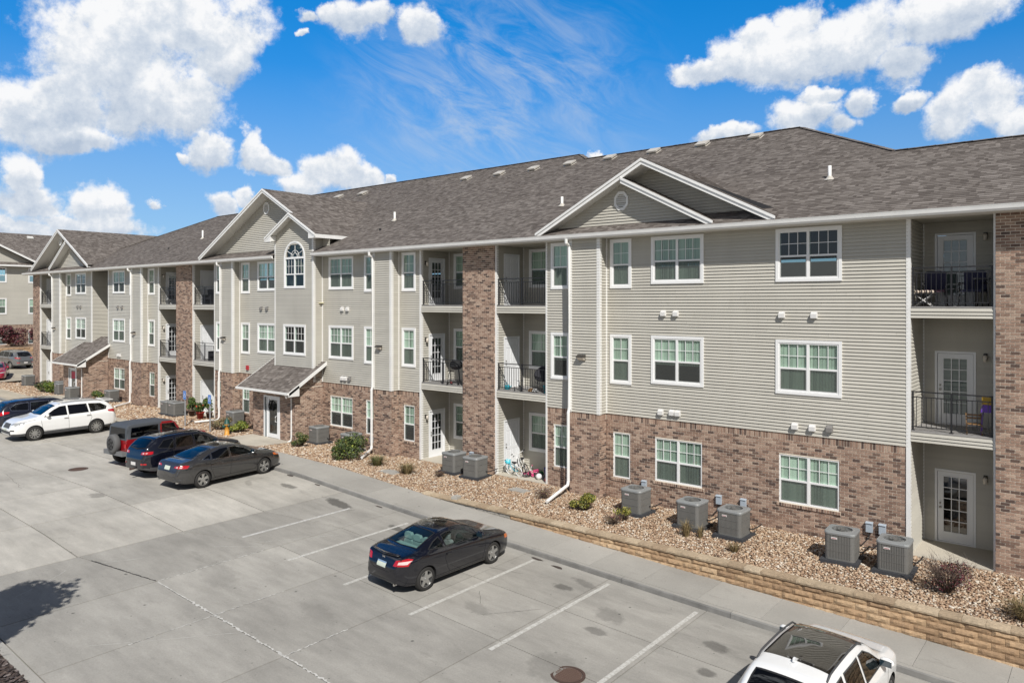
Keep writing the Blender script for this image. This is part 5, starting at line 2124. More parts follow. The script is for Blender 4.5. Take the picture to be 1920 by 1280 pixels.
def stones():
    pts = []
    for (xa, xb, st, r0, r1) in ((-25, 5, .0555, .023, .043), (-40, -25, .082, .034, .062), (-72.6, -40, .125, .05, .095)):
        xs = np.arange(xa, xb, st)
        ys = np.arange(18.98, 22.62, st)
        for X in xs:
            for Y in ys:
                x, y = X + rng.uniform(-.5, .5) * st, Y + rng.uniform(-.5, .5) * st
                if x > -19.75 and y < 19.2:
                    continue
                if blocked(x, y):
                    continue
                pts.append((x, y, bedz(x, y) + rng.uniform(-.018, .012), rng.uniform(r0, r1)))
        # a few bigger ones
    # spill onto the pavement edge
    P = np.array(pts)
    n = len(P)
    V = np.repeat(ICO_V[None], n, 0) * (1 + rng.uniform(-.22, .22, (n, 12, 1)))
    V *= np.stack([rng.uniform(.9, 1.5, n), rng.uniform(.7, 1.1, n), rng.uniform(.45, .75, n)], 1)[:, None, :]
    a = rng.uniform(0, 2 * np.pi, n)
    t = rng.normal(0, .35, n)
    ca, sa = np.cos(a)[:, None], np.sin(a)[:, None]
    ct, stt = np.cos(t)[:, None], np.sin(t)[:, None]
    x, y, z = V[..., 0], V[..., 1], V[..., 2]
    y, z = y * ct - z * stt, y * stt + z * ct
    x, y = x * ca - y * sa, x * sa + y * ca
    V = np.stack([x, y, z], -1) * P[:, 3][:, None, None] + P[:, None, :3]
    Fc = (ICO_F[None] + (np.arange(n) * 12)[:, None, None]).reshape(-1, 3)
    me = bpy.data.meshes.new('river_rock')
    me.vertices.add(n * 12)
    me.vertices.foreach_set('co', V.reshape(-1).astype(np.float32))
    me.loops.add(len(Fc) * 3)
    me.loops.foreach_set('vertex_index', Fc.reshape(-1).astype(np.int32))
    me.polygons.add(len(Fc))
    me.polygons.foreach_set('loop_start', np.arange(0, len(Fc) * 3, 3, dtype=np.int32))
    me.materials.append(M_['river_rock'])
    me.update()
    me.validate()
    o = mkobj('river_rock', me, None, kind='stuff')
    o['label'] = 'tan and pink river rock spread over the planting bed'
    return n


NST = stones()
# tree island at the lower left corner
ISL = sheet_grid('tree_island', -24, -14.2, 1.2, 5.06, 20, 8, lambda x, y: PK(x) + .05, M_['mulch'], kind='structure')
mb = MB()
for (a, b) in ((-24, -19), (-19, -14)):
    mb.add([(a, 5.05, PK(a) + .07), (b, 5.05, PK(b) + .07), (b, 5.24, PK(b) + .07), (a, 5.24, PK(a) + .07), (a, 5.27, PK(a) - .05), (b, 5.27, PK(b) - .05)], [(0, 1, 2, 3), (3, 2, 5, 4)])
mb.obj('kerb_stone', M_['concrete_walk'], ISL)
mb = MB()
for k in range(2600):
    x, y = rng.uniform(-19.5, -15.2), rng.uniform(3.4, 5.05)
    a, l, w = rng.uniform(0, 6.28), rng.uniform(.03, .09), rng.uniform(.012, .03)
    c, s = math.cos(a), math.sin(a)
    z = PK(x) + .052 + rng.uniform(0, .03)
    dz = rng.uniform(-.02, .02)
    mb.add([(x - c * l + s * w, y - s * l - c * w, z), (x + c * l + s * w, y + s * l - c * w, z + dz), (x + c * l - s * w, y + s * l + c * w, z + dz + .012), (x - c * l - s * w, y - s * l + c * w, z + .012)], [(0, 1, 2, 3)])
o = mb.obj('mulch', M_['mulch_chip'], None, kind='stuff')
# ------------------------------------------------------------------ condensers
def make_condenser():
    t = thing('air_conditioner', '', 'air conditioner', (0, 0, 0))
    s, h, c = .375, .80, .10      # half side, height, corner

    def ring(q, z):
        cc = c
        pts = []
        for (sx, sy, a0) in ((1, 1, 0), (-1, 1, 90), (-1, -1, 180), (1, -1, 270)):
            for k in range(4):
                a = math.radians(a0 + 30 * k)
                pts.append((sx * (q - cc) + cc * math.cos(a), sy * (q - cc) + cc * math.sin(a), z))
        return pts

    def loft(mb, levels):
        n = 16
        vs = [p for (q, z) in levels for p in ring(q, z)]
        fs = [(i * n + k, i * n + (k + 1) % n, (i + 1) * n + (k + 1) % n, (i + 1) * n + k) for i in range(len(levels) - 1) for k in range(n)]
        mb.add(vs, fs)
    mb = MB()
    mb.box(-.47, .47, -.47, .47, -.10, .055)
    mb.obj('pad', M_['ac_pad'], t)
    mb = MB()
    loft(mb, [(s - .045, .06), (s - .045, h - .02)])
    mb.lathe([(.30, h - .115), (.001, h - .115)], 18)  # dark disc added below the guard, standing in for shade in the fan opening
    mb.obj('coil_fan_shade', M_['ac_dark'], t)
    mb = MB()
    loft(mb, [(s - .01, .055), (s + .004, .06), (s + .004, .10), (s - .04, .10)])
    mb.obj('base_pan', M_['ac_grey'], t)
    mb = MB()
    loft(mb, [(s - .04, h - .075), (s + .010, h - .075), (s + .016, h - .03), (s + .004, h), (.30, h + .004)])
    b = len(mb.v)
    n = 24
    # top annulus down to the fan opening
    outer = ring(.30, h + .004)
    mb.obj('top_cap', M_['ac_top'], t, False)
    mb = MB()
    cir = [(.262 * math.cos(2 * math.pi * k / 16 + .0), .262 * math.sin(2 * math.pi * k / 16)) for k in range(16)]
    vs = [(p[0], p[1], h + .004) for p in outer] + [(x, y, h + .010) for x, y in cir] + [(x * .97, y * .97, h - .10) for x, y in cir]
    # ring() starts at angle 0 of the first corner; match by angle
    fs = [(k, (k + 1) % 16, 16 + (k + 1) % 16, 16 + k) for k in range(16)] + [(16 + k, 16 + (k + 1) % 16, 32 + (k + 1) % 16, 32 + k) for k in range(16)]
    mb.add(vs, fs)
    mb.obj('top_panel', M_['ac_top'], t)
    mb = MB()
    for r in (.06, .10, .14, .18, .22, .258):
        pts = [(r * math.cos(2 * math.pi * k / 20), r * math.sin(2 * math.pi * k / 20)) for k in range(20)]
        for k in range(20):
            p, q = pts[k], pts[(k + 1) % 20]
            mb.bar((p[0], p[1], h + .012), (q[0], q[1], h + .012), .006, .006)
    for k in range(8):
        a = 2 * math.pi * k / 8
        mb.bar((.05 * math.cos(a), .05 * math.sin(a), h + .014), (.262 * math.cos(a), .262 * math.sin(a), h + .012), .008, .006)
    mb.lathe([(.07, h - .02), (.07, h + .018), (.001, h + .022)], 14)
    mb.obj('fan_guard', M_['ac_grey'], t)
    mb = MB()
    for k in range(4):
        a = k * math.pi / 2 + .4
        ca, sa = math.cos(a), math.sin(a)
        mb.add([(ca * .06 - sa * .05, sa * .06 + ca * .05, h - .05), (ca * .25 - sa * .09, sa * .25 + ca * .09, h - .04), (ca * .25 + sa * .07, sa * .25 - ca * .07, h - .075), (ca * .06 + sa * .05, sa * .06 - ca * .05, h - .08)], [(0, 1, 2, 3)])
    mb.obj('fan_blades', M_['ac_top'], t)
    mb = MB()
    for (ux, uy, nx, ny) in ((1, 0, 0, -1), (-1, 0, 0, 1), (0, 1, 1, 0), (0, -1, -1, 0)):
        m = 15
        for k in range(m):
            u = -s + .085 + (2 * s - .17) * (k + .5) / m
            w = .0115
            cx, cy = ux * u + nx * s, uy * u + ny * s
            ax, ay = ux * w, uy * w
            z0, z1 = .10, h - .075
            d = .016
            mb.add([(cx - ax, cy - ay, z0), (cx + ax, cy + ay, z0), (cx + ax, cy + ay, z1), (cx - ax, cy - ay, z1),
                    (cx + ax * 1.6 - nx * d, cy + ay * 1.6 - ny * d, z0), (cx + ax * 1.6 - nx * d, cy + ay * 1.6 - ny * d, z1),
                    (cx - ax * 1.6 - nx * d, cy - ay * 1.6 - ny * d, z0), (cx - ax * 1.6 - nx * d, cy - ay * 1.6 - ny * d, z1)],
                   [(0, 1, 2, 3), (1, 4, 5, 2), (6, 0, 3, 7)])
        for z in (.30, .52):
            a = (ux * (-s + .08) + nx * (s + .001), uy * (-s + .08) + ny * (s + .001), z)
            b_ = (ux * (s - .08) + nx * (s + .001), uy * (s - .08) + ny * (s + .001), z)
            mb.bar(a, b_, .008, .010)
    mb.obj('louvre_panel', M_['ac_grey'], t)
    mb = MB()
    for (sx, sy, a0) in ((1, 1, 0), (-1, 1, 90), (-1, -1, 180), (1, -1, 270)):
        pts = [(sx * (s - c) + c * math.cos(math.radians(a0 + 15 * k)), sy * (s - c) + c * math.sin(math.radians(a0 + 15 * k))) for k in range(7)]
        mb.add([(x, y, .10) for x, y in pts] + [(x, y, h - .075) for x, y in pts], [(k, k + 1, k + 8, k + 7) for k in range(6)])
    mb.obj('corner_post', M_['ac_grey'], t, True)
    mb = MB()
    mb.box(-.20, -.05, -s - .012, -s - .002, h - .19, h - .14)
    lb_ = mb.obj('label', M_['label_white'], t)
    mb = MB()
    mb.box(-.185, -.065, -s - .0145, -s - .0125, h - .178, h - .158)
    mb.obj('label_band', M_['label_red'], lb_)
    mb = MB()
    mb.tube([(s - .02, .2, .22), (s + .08, .25, .2), (s + .14, .5, .22), (s + .16, .75, .25)], .02, 6)
    mb.obj('refrigerant_line', M_['plastic_black'], t)
    return t


AC_LABELS = ['grey condenser on the right of the brown bush below the lobby window', 'grey condenser partly hidden by the large dark green bush',
             'left grey condenser in front of the brick pillar', 'right grey condenser of the pair beside the bicycles, at the pillar corner',
             'grey condenser below the narrow ground-floor window, behind a small yellow shrub', 'grey condenser below the double ground-floor window',
             'grey condenser right of the double window, left of the bare brick stretch', 'grey condenser below the wide ground-floor window at right',
             'grey condenser nearest the right-hand patio door', 'grey condenser behind the yellow hydrant beside the middle porch',
             'left grey condenser behind the blue parking signs', 'right grey condenser behind the blue parking signs',
             'grey condenser at the right of the far porch door', 'grey condenser below the far double window, above the white car',
             'grey condenser beside the far corner downspout', 'small grey condenser left of the far porch door', 'grey condenser standing at the far end of the building']
proto = make_condenser()
for i, (x, y) in enumerate(PADS):
    z = bedz(x, y) + .03
    rot = random.uniform(-.06, .06)
    if i == 0:
        proto.location = (x, y, z)
        proto.rotation_euler = (0, 0, rot)
        proto['label'] = AC_LABELS[0]
        proto['group'] = 'condensers along the building'
        bpy.context.view_layer.update()
    else:
        copy_tree(proto, (x, y, z), rot, AC_LABELS[i], 'condensers along the building', scale=1.05 if i == 16 else None)


# ------------------------------------------------------------------ plants
def leaf_cloud(n, cx, cz, rx, ry, rz, size, mat_split=None, upright=0.0, base=0.0, lumps=7, elong=1.8, hollow=.45):
    """many small leaf faces spread through an uneven crown volume"""
    mb = MB()
    lump = [(float(np.clip(rng.normal(0, .38), -.62, .62)), float(np.clip(rng.normal(0, .38), -.62, .62)), rng.uniform(-.5, .75), rng.uniform(.34, .58)) for _ in range(lumps)]
    for k in range(n):
        lx_, ly_, lz_, lr = lump[rng.integers(lumps)]
        d = rng.normal(0, 1, 3)
        d /= np.linalg.norm(d)
        r = lr * (hollow + (1 - hollow) * rng.random() ** .5)
        p = np.array([lx_, ly_, lz_]) + d * r
        p = np.array([p[0] * rx, p[1] * ry, cz + p[2] * rz])
        if p[2] < base:
            p[2] = base + rng.uniform(0, .05)
        nrm = d + rng.normal(0, .7, 3) + np.array([0, 0, .4])
        nrm /= np.linalg.norm(nrm)
        t = np.cross(nrm, rng.normal(0, 1, 3))
        if upright:
            t = t * (1 - upright) + np.array([0, 0, 1]) * upright
        t /= np.linalg.norm(t) + 1e-6
        b = np.cross(nrm, t)
        s = size * rng.uniform(.6, 1.35)
        a, c = t * s * elong / 2, b * s / 2
        mb.add([p - a, p + c, p + a, p - c], [(0, 1, 2, 3)], 0 if mat_split is None or rng.random() > mat_split else 1)
    return mb


def twigs(n, rx, rz, r0=.008, spread=1.0, sub=2):
    mb = MB()
    for k in range(n):
        a = rng.uniform(0, 6.28)
        l = rng.uniform(.55, 1.05)
        e = np.array([math.cos(a) * rx * l * spread, math.sin(a) * rx * l * spread, rz * rng.uniform(.55, 1.1)])
        m = e * .5 + rng.normal(0, .04, 3) + np.array([0, 0, .05])
        mb.tube([(0, 0, -.03), tuple(m), tuple(e)], [r0, r0 * .7, r0 * .25], 4, cap=False)
        for q in range(sub):
            s = m + (e - m) * rng.uniform(.1, .9)
            f = s + rng.normal(0, .13, 3) * rx * 1.3 + np.array([0, 0, .1 * rz])
            mb.tube([tuple(s), tuple(f)], [r0 * .5, r0 * .2], 3, cap=False)
    return mb


def shrub(x, y, rx, rz, n, size, mats, label, cat='shrub', name='shrub', ntw=16, group=None, split=None, base=.05, **kw):
    t = thing(name, label, cat, (x, y, bedz(x, y)), 0, group)
    leaf_cloud(n, 0, rz * .95, rx, rx, rz, size, split, base=base, **kw).obj('foliage', mats, t)
    twigs(ntw, rx, rz * 1.1).obj('stems', M_['twig'], t)
    return t


shrub(-25.9, 20.35, .72, .50, 3400, .05, [M_['leaf_yew'], M_['leaf_bright']], 'large round dark green shrub in front of a condenser, left of the white downspout end', split=.08, lumps=12)
shrub(-29.75, 20.55, .42, .32, 1300, .045, [M_['leaf_yew'], M_['leaf_dry']], 'small dark green shrub at the right corner of the middle porch', split=.12)
shrub(-13.88, 20.75, .46, .27, 1500, .045, [M_['leaf_yellow'], M_['leaf_yew']], 'yellow green shrub in front of the brick bay, right of the downspout end', split=.12, ntw=26)
shrub(-12.25, 20.55, .30, .22, 420, .042, [M_['leaf_yellow'], M_['leaf_dry']], 'small yellow shrub with bare brown lower twigs in front of a condenser', ntw=60, split=.1, base=.2)
shrub(-35.95, 20.95, .55, .34, 1400, .05, [M_['leaf_bright'], M_['leaf_yellow']], 'bright lime green shrub between the hydrant and the porch', split=.25)
shrub(-37.3, 20.75, .62, .36, 1300, .04, [M_['leaf_dry'], M_['leaf_yew']], 'dry brown shrub left of the yellow hydrant', split=.25, ntw=50)
shrub(-62.9, 21.0, .95, .45, 1800, .07, [M_['leaf_yew'], M_['leaf_dry']], 'wide dark green juniper at the far end of the bed', split=.1)
shrub(-61.9, 20.75, .6, .38, 1100, .06, [M_['leaf_bright'], M_['leaf_green']], 'lighter green shrub right of the dark juniper at the far end', split=.4)
shrub(-54.6, 21.3, .6, .40, 1200, .06, [M_['leaf_green'], M_['leaf_yellow']], 'green shrub behind the roof of the white car', split=.2)
# bare reddish barberry near the right
t = thing('barberry_bush', 'twiggy reddish brown bush in front of the right-hand patio', 'bush', (-3.15, 20.35, bedz(-3.15, 20.35)))
leaf_cloud(900, 0, .42, .58, .58, .40, .03, .25, base=.1, lumps=9).obj('foliage', [M_['leaf_red'], M_['twig']], t)
twigs(120, .62, .78, .007, sub=4).obj('stems', M_['twig'], t)
for (x, y, s, lab) in ((-15.75, 21.0, .8, 'low leafless brown bush left of the long downspout end'), (-20.9, 20.95, .5, 'tiny bare brown bush in front of the condenser pair'),
                       (-12.25, 20.0, .7, 'low brown twiggy clump in front of the small yellow shrub')):
    t = thing('bare_bush', lab, 'bush', (x, y, bedz(x, y)))
    twigs(60, .5 * s, .42 * s, .006, sub=3).obj('stems', M_['twig'], t)
    leaf_cloud(160, 0, .22 * s, .4 * s, .4 * s, .2 * s, .03, .4, base=.04).obj('foliage', [M_['leaf_dry'], M_['leaf_red']], t)


def grass_clump(x, y, r, h, n, lab, mats=('leaf_dry', 'leaf_green'), green=.25):
    t = thing('grass_clump', lab, 'ornamental grass', (x, y, bedz(x, y)))
    mb = MB()
    for k in range(n):
        a = rng.uniform(0, 6.28)
        r0 = r * .3 * rng.random() ** .5
        p = np.array([math.cos(a) * r0, math.sin(a) * r0, 0])
        o = np.array([math.cos(a), math.sin(a), 0]) * r * rng.uniform(.3, 1.0) + rng.normal(0, .03, 3)
        hh = h * rng.uniform(.5, 1.05)
        m = p + o * .35 + np.array([0, 0, hh * .7])
        e = p + o + np.array([0, 0, hh * rng.uniform(.55, 1.0)])
        w = np.array([-math.sin(a), math.cos(a), 0]) * .006
        mb.add([p - w, p + w, m + w * .8, m - w * .8, e], [(0, 1, 2, 3), (3, 2, 4)], 1 if rng.random() < green else 0)
    mb.obj('blades', [M_[m] for m in mats], t)


grass_clump(-24.1, 20.45, .50, .50, 520, 'green and tan grass clump right of the downspout end', green=.55)
grass_clump(-22.2, 20.4, .48, .48, 520, 'dry tan grass clump between the flat paver and the condensers', green=.15)
grass_clump(-9.95, 20.35, .26, .55, 170, 'sparse dry grass tuft in front of the condenser under the double window', green=.0)
grass_clump(-9.55, 20.45, .18, .42, 110, 'small dry grass tuft right beside the sparse dry tuft', green=.0)
grass_clump(-8.3, 19.95, .28, .30, 150, 'flattened dry grass behind the retaining wall cap', green=.0)
grass_clump(-1.55, 19.75, .55, .50, 520, 'dry brown grass clump at the right end of the bed', green=.05)
st = MB()
st.prism([(-.42, -.22), (.35, -.26), (.45, .12), (.1, .28), (-.36, .2)], -.04, .045)
st.obj('stepping_stone', M_['concrete_walk'], None, M=Matrix.Translation((-22.85, 20.05, bedz(-22.85, 20.05))), label='flat grey stepping stone in the rocks beside the tan grass', category='stepping stone')
st = MB()
st.prism([(-.4, -.2), (.3, -.24), (.42, .14), (-.3, .22)], -.04, .04)
st.obj('stepping_stone', M_['concrete_walk'], None, M=Matrix.Translation((-17.1, 21.3, bedz(-17.1, 21.3))), label='flat stone sunk in the rocks in front of the patio with bicycles', category='stepping stone')


# tree outside the frame whose shadow falls on the lot, lower left
def tree(x, y, z, h, r, label, leafm, n=6500, size=.13, name='tree', crown0=.5):
    t = thing(name, label, 'tree', (x, y, z))
    tr = MB()
    tr.tube([(0, 0, -.1), (.02, .01, h * .3), (.0, .03, h * .6), (.03, 0, h * .92)], [.09, .075, .05, .015], 8)
    for k in range(14):
        a = rng.uniform(0, 6.28)
        z0 = h * rng.uniform(.3, .8)
        l = r * rng.uniform(.6, 1.0)
        tr.tube([(0, 0, z0), (math.cos(a) * l * .5, math.sin(a) * l * .5, z0 + l * .35), (math.cos(a) * l, math.sin(a) * l, z0 + l * .6)], [.035, .02, .006], 5)
    tr.obj('trunk', M_['bark'], t, True)
    hz = h * (1 - crown0) / 2
    leaf_cloud(n, 0, h * crown0 + hz, r, r, hz, size, .2, lumps=34, hollow=.15).obj('crown', leafm, t)
    return t


tree(-15.65, 2.45, PK(-15.65), 6.9, 1.1, 'young leafy tree on the mulched island at the lower left', [M_['leaf_green'], M_['leaf_yew']])

# ------------------------------------------------------------------ signs and hydrant
def access_sign(x, y, label):
    z = bedz(x, y)
    t = thing('parking_sign', label, 'sign', (x, y, z), 0, 'blue accessible parking signs')
    mb = MB()
    mb.box(-.03, .03, -.025, .025, -.1, 1.9)
    mb.obj('post', M_['post_grey'], t)
    pl = MB()
    w, h, r = .155, .24, .03
    pts = []
    for (sx, sz, a0) in ((1, 1, 0), (-1, 1, 90), (-1, -1, 180), (1, -1, 270)):
        for k in range(4):
            a = math.radians(a0 + 30 * k)
            pts.append((sx * (w - r) + r * math.cos(a), sz * (h - r) + r * math.sin(a)))
    Mx = Matrix(((1, 0, 0, 0), (0, 0, -1, -.03), (0, 1, 0, 1.72), (0, 0, 0, 1)))
    pl.prism(pts, 0, .006, Mx)
    p = pl.obj('sign_plate', M_['sign_blue'], t)
    s = MB()
    D = .008

    def stroke(a, b, wd):
        a, b = Vector(a), Vector(b)
        d = (b - a).normalized()
        n = Vector((-d.y, d.x)) * wd / 2
        s.prism([tuple(a - n), tuple(b - n), tuple(b + n), tuple(a + n)], D - .001, D + .002, Mx)
    s.prism([(-.022 + .024 * math.cos(k * .5236), .135 + .024 * math.sin(k * .5236)) for k in range(12)], D - .001, D + .002, Mx)
    stroke((-.022, .105), (-.012, .0), .03)
    stroke((-.02, .055), (.055, .055), .02)
    stroke((-.012, .0), (.05, -.005), .026)
    stroke((.05, .0), (.075, -.09), .024)
    stroke((.07, -.085), (.1, -.08), .02)
    arc = [(-.01 + .078 * math.cos(a), -.045 + .078 * math.sin(a)) for a in np.linspace(math.radians(120), math.radians(345), 14)]
    for a, b in zip(arc[:-1], arc[1:]):
        stroke(a, b, .02)
    s.obj('wheelchair_symbol', M_['sign_white'], p)
    s2 = MB()
    for (a, b, c, d) in ((-.14, .14, -.225, -.218), (-.14, .14, .218, .225), (-.14, -.133, -.218, .218), (.133, .14, -.218, .218)):
        s2.prism([(a, c), (b, c), (b, d), (a, d)], D - .0015, D + .001, Mx)
    s2.obj('sign_border', M_['sign_white'], p)


access_sign(-36.94, 20.0, 'blue wheelchair sign on a grey post right beside the white pipe')
access_sign(-39.8, 20.1, 'blue wheelchair sign on a grey post in front of the condensers')

hx, hy = -35.07 - .75, 20.25
hx = -35.35
hz = bedz(hx, hy)
hy_ = thing('fire_hydrant', 'orange yellow fire hydrant with a dark green bonnet', 'fire hydrant', (hx, 20.05, bedz(hx, 20.05)))
mb = MB()
mb.lathe([(.17, -.05), (.17, .04), (.115, .05), (.115, .52), (.15, .53), (.15, .57), (.12, .575)], 18)
mb.obj('barrel', M_['hydrant_yellow'], hy_, True)
mb = MB()
mb.lathe([(.155, .575), (.155, .61), (.135, .63), (.12, .72), (.07, .81), (.03, .84), (.03, .90), (.001, .90)], 18)
mb.lathe([(.001, -.23), (.07, -.23), (.07, -.20), (.055, -.19), (.055, .19), (.07, .20), (.07, .23), (.001, .23)], 12, 'x', (0, 0, .50))
mb.lathe([(.001, -.22), (.085, -.22), (.085, -.18), (.07, -.1)], 14, 'y', (0, 0, .46))
mb.obj('bonnet', M_['hydrant_green'], hy_, True)


# potted plants at the far patio
def potted(x, y, r, h, lab, flower, potc):
    t = thing('potted_plant', lab, 'potted plant', (x, y, bedz(x, y) + .03))
    mb = MB()
    mb.lathe([(.001, 0), (.13 * r, 0), (.19 * r, .30 * r), (.21 * r, .30 * r), (.21 * r, .35 * r), (.17 * r, .35 * r), (.16 * r, .30 * r), (.001, .30 * r)], 16)
    mb.obj('pot', M_[potc], t, True)
    leaf_cloud(650, 0, .32 * r + h * .5, .38 * r, .38 * r, h * .52, .07, .12, base=.3 * r, lumps=8).obj('foliage', [M_['leaf_green'], M_['leaf_bright']], t)
    twigs(10, .3 * r, h).obj('stems', M_['leaf_green'], t)
    if flower:
        leaf_cloud(40, 0, .32 * r + h * .6, .35 * r, .35 * r, h * .4, .05, base=.4 * r).obj('blossoms', M_['flower_red'], t)


potted(-43.15, 22.2, 1.0, .85, 'tall green plant in a dark red pot, leftmost of the three far pots', False, 'iron_brown')
potted(-41.75, 22.0, 1.15, .55, 'bushy plant with red flowers in a round bright red pot', True, 'terracotta')
potted(-41.55, 22.45, 1.0, .95, 'tall green plant right of the red pot against the white door', False, 'iron_brown')


# ------------------------------------------------------------------ things on balconies and patios
def tubes(t, name, segs, r, mat, n=6):
    mb = MB()
    for s in segs:
        mb.tube(s, r, n)
    return mb.obj(name, mat, t, True)


def wheel_ring(mb, c, R, r, ax='x', n=20):
    pts = []
    for k in range(n + 1):
        a = 2 * math.pi * k / n
        pts.append((c[0], c[1] + R * math.cos(a), c[2] + R * math.sin(a)) if ax == 'x' else (c[0] + R * math.cos(a), c[1], c[2] + R * math.sin(a)))
    mb.tube(pts, r, 6, cap=False)


# kettle grill, second floor
g = thing('kettle_grill', 'round black kettle grill on a wheeled stand on the second-floor balcony', 'grill', (-21.95, 23.0, FL[1]), .3)
mb = MB()
mb.lathe([(.06, .62), (.2, .66), (.28, .76), (.29, .82), (.285, .825)], 20)
mb.obj('bowl', M_['plastic_black'], g, True)
mb = MB()
mb.lathe([(.292, .828), (.27, .92), (.19, 1.0), (.08, 1.035), (.001, 1.04)], 20)
mb.obj('lid', M_['car_dark'], g, True)
tubes(g, 'stand', [[(-.2, -.15, .68), (-.32, -.26, 0)], [(.2, -.15, .68), (.32, -.26, .06)], [(0, .22, .68), (0, .34, .03)], [(-.3, -.2, .18), (.3, -.2, .18)]], .013, M_['plastic_black'])
mb = MB()
mb.box(.28, .62, -.16, .16, .74, .76)
mb.obj('side_shelf', M_['plastic_black'], g)
for s in (-.25, .25):
    mb = MB()
    wheel_ring(mb, (s, -.3, .075), .065, .014)
    mb.lathe([(.001, -.012), (.05, -.012), (.05, .012), (.001, .012)], 12, 'x', (s, -.3, .075))
    mb.obj('wheel', M_['tyre'], g, True)
sc_ = thing('toy_scooter', 'small red and black toy scooter beside the grill', 'scooter', (-22.1, 22.86, FL[1]), .9)
mb = MB()
mb.box(-.05, .05, -.25, .2, .07, .09)
mb.obj('deck', M_['plastic_red'], sc_)
tubes(sc_, 'handlebar', [[(0, .2, .08), (0, .28, .55)], [(-.13, .28, .55), (.13, .28, .55)]], .014, M_['plastic_black'])
for y in (-.26, .22):
    mb = MB()
    wheel_ring(mb, (0, y, .055), .04, .016, n=12)
    mb.obj('wheel', M_['tyre'], sc_, True)


# butterfly chair
def butterfly_chair(x, y, z, rot):
    t = thing('folding_chair', 'black round-backed folding chair on the second-floor balcony above the bicycles', 'chair', (x, y, z), rot)
    mb = MB()
    n = 16
    P = []
    for i in range(5):
        rr = [.06, .2, .34, .44, .47][i]
        for k in range(n):
            a = 2 * math.pi * k / n
            u, v = rr * math.cos(a), rr * math.sin(a)
            P.append((u, -.02 + v * .55 + rr * rr * .5, .52 + v * .62 + rr * rr * .9))
    mb.v = P
    mb.f = [(i * n + k, i * n + (k + 1) % n, (i + 1) * n + (k + 1) % n, (i + 1) * n + k) for i in range(4) for k in range(n)] + [tuple(range(n - 1, -1, -1))]
    mb.m = [0] * len(mb.f)
    mb.obj('seat', M_['fabric_black'], t, True)
    ring = [P[4 * n + k] for k in range(n)] + [P[4 * n]]
    tubes(t, 'rim', [ring], .014, M_['plastic_black'])
    for (a, b) in (((-.3, -.25, .42), (.28, .25, 0)), ((.3, -.25, .42), (-.28, .25, 0)), ((-.3, .28, .7), (-.26, -.3, 0)), ((.3, .28, .7), (.26, -.3, 0))):
        tubes(t, 'leg', [[a, b]], .012, M_['plastic_black'])


butterfly_chair(-17.3, 23.1, FL[1], .2)


def bucket(x, y, z, r, h, mat, lab, name='bucket', cat='bucket', items=None):
    t = thing(name, lab, cat, (x, y, z))
    mb = MB()
    mb.lathe([(.001, .005), (r * .8, .005), (r, h), (r * 1.06, h), (r * 1.06, h - .02), (r * .96, h - .02), (r * .78, .02)], 18)
    mb.obj('shell', M_[mat], t, True)
    mb = MB()
    pts = [(r * 1.04 * math.cos(a), 0, h - .02 + r * .35 * math.sin(a)) for a in np.linspace(0, math.pi, 9)]
    mb.tube(pts, .008, 5)
    mb.obj('handle', M_['plastic_white'], t, True)
    if items:
        mb = MB()
        for k in range(items):
            a = rng.uniform(0, 6.28)
            mb.tube([(math.cos(a) * r * .4, math.sin(a) * r * .4, h * .6), (math.cos(a) * r * .8, math.sin(a) * r * .8, h + rng.uniform(.08, .2))], [.05, .02], 6)
        mb.obj('contents', M_['plastic_lime'], t, True)
    return t


bucket(-17.02, 22.9, FL[1], .15, .3, 'plastic_teal', 'teal bucket with lime toys beside the black chair', items=6)
# toy watering can
w = thing('watering_can', 'small teal watering can behind the balcony railing', 'watering can', (-19.05, 22.95, FL[1]), .3)
mb = MB()
mb.lathe([(.001, 0), (.11, 0), (.12, .12), (.09, .17), (.001, .17)], 14)
mb.obj('tank', M_['plastic_teal'], w, True)
tubes(w, 'handle', [[(-.1, 0, .1), (-.14, 0, .22), (0, 0, .26), (.05, 0, .17)]], .013, M_['plastic_teal'])
tubes(w, 'spout', [[(.1, 0, .06), (.2, 0, .17)]], .018, M_['plastic_teal'])
w = thing('toy_trike', 'tiny white toy tricycle near the white door on the balcony', 'tricycle', (-18.45, 22.95, FL[1]), .5)
tubes(w, 'frame', [[(0, -.2, .1), (0, .1, .22), (0, .2, .36)], [(-.12, .2, .36), (.12, .2, .36)], [(-.12, -.22, .08), (.12, -.22, .08)]], .014, M_['plastic_white'])
for c in ((0, .2, .1), (-.13, -.22, .08), (.13, -.22, .08)):
    mb = MB()
    wheel_ring(mb, c, .075, .016, n=12)
    mb.obj('wheel', M_['plastic_black'], w, True)
for (x, c, lab) in ((-17.55, 'plastic_white', 'small white toy car on the balcony floor under the black chair'), (-17.75, 'wood_tan', 'small tan wooden toy on the balcony floor')):
    w = thing('toy_car', lab, 'toy', (x, 22.86, FL[1]), .4)
    mb = MB()
    mb.prism([(-.12, .03), (.12, .03), (.12, .08), (.07, .09), (.04, .14), (-.06, .14), (-.12, .09)], -.05, .05, Matrix.Rotation(math.pi / 2, 4, 'X'))
    mb.obj('body', M_[c], w)
    mb = MB()
    for px in (-.075, .075):
        mb.lathe([(.001, -.06), (.03, -.06), (.03, .06), (.001, .06)], 10, 'y', (px, 0, .03))
    mb.obj('wheels', M_['plastic_black'], w)


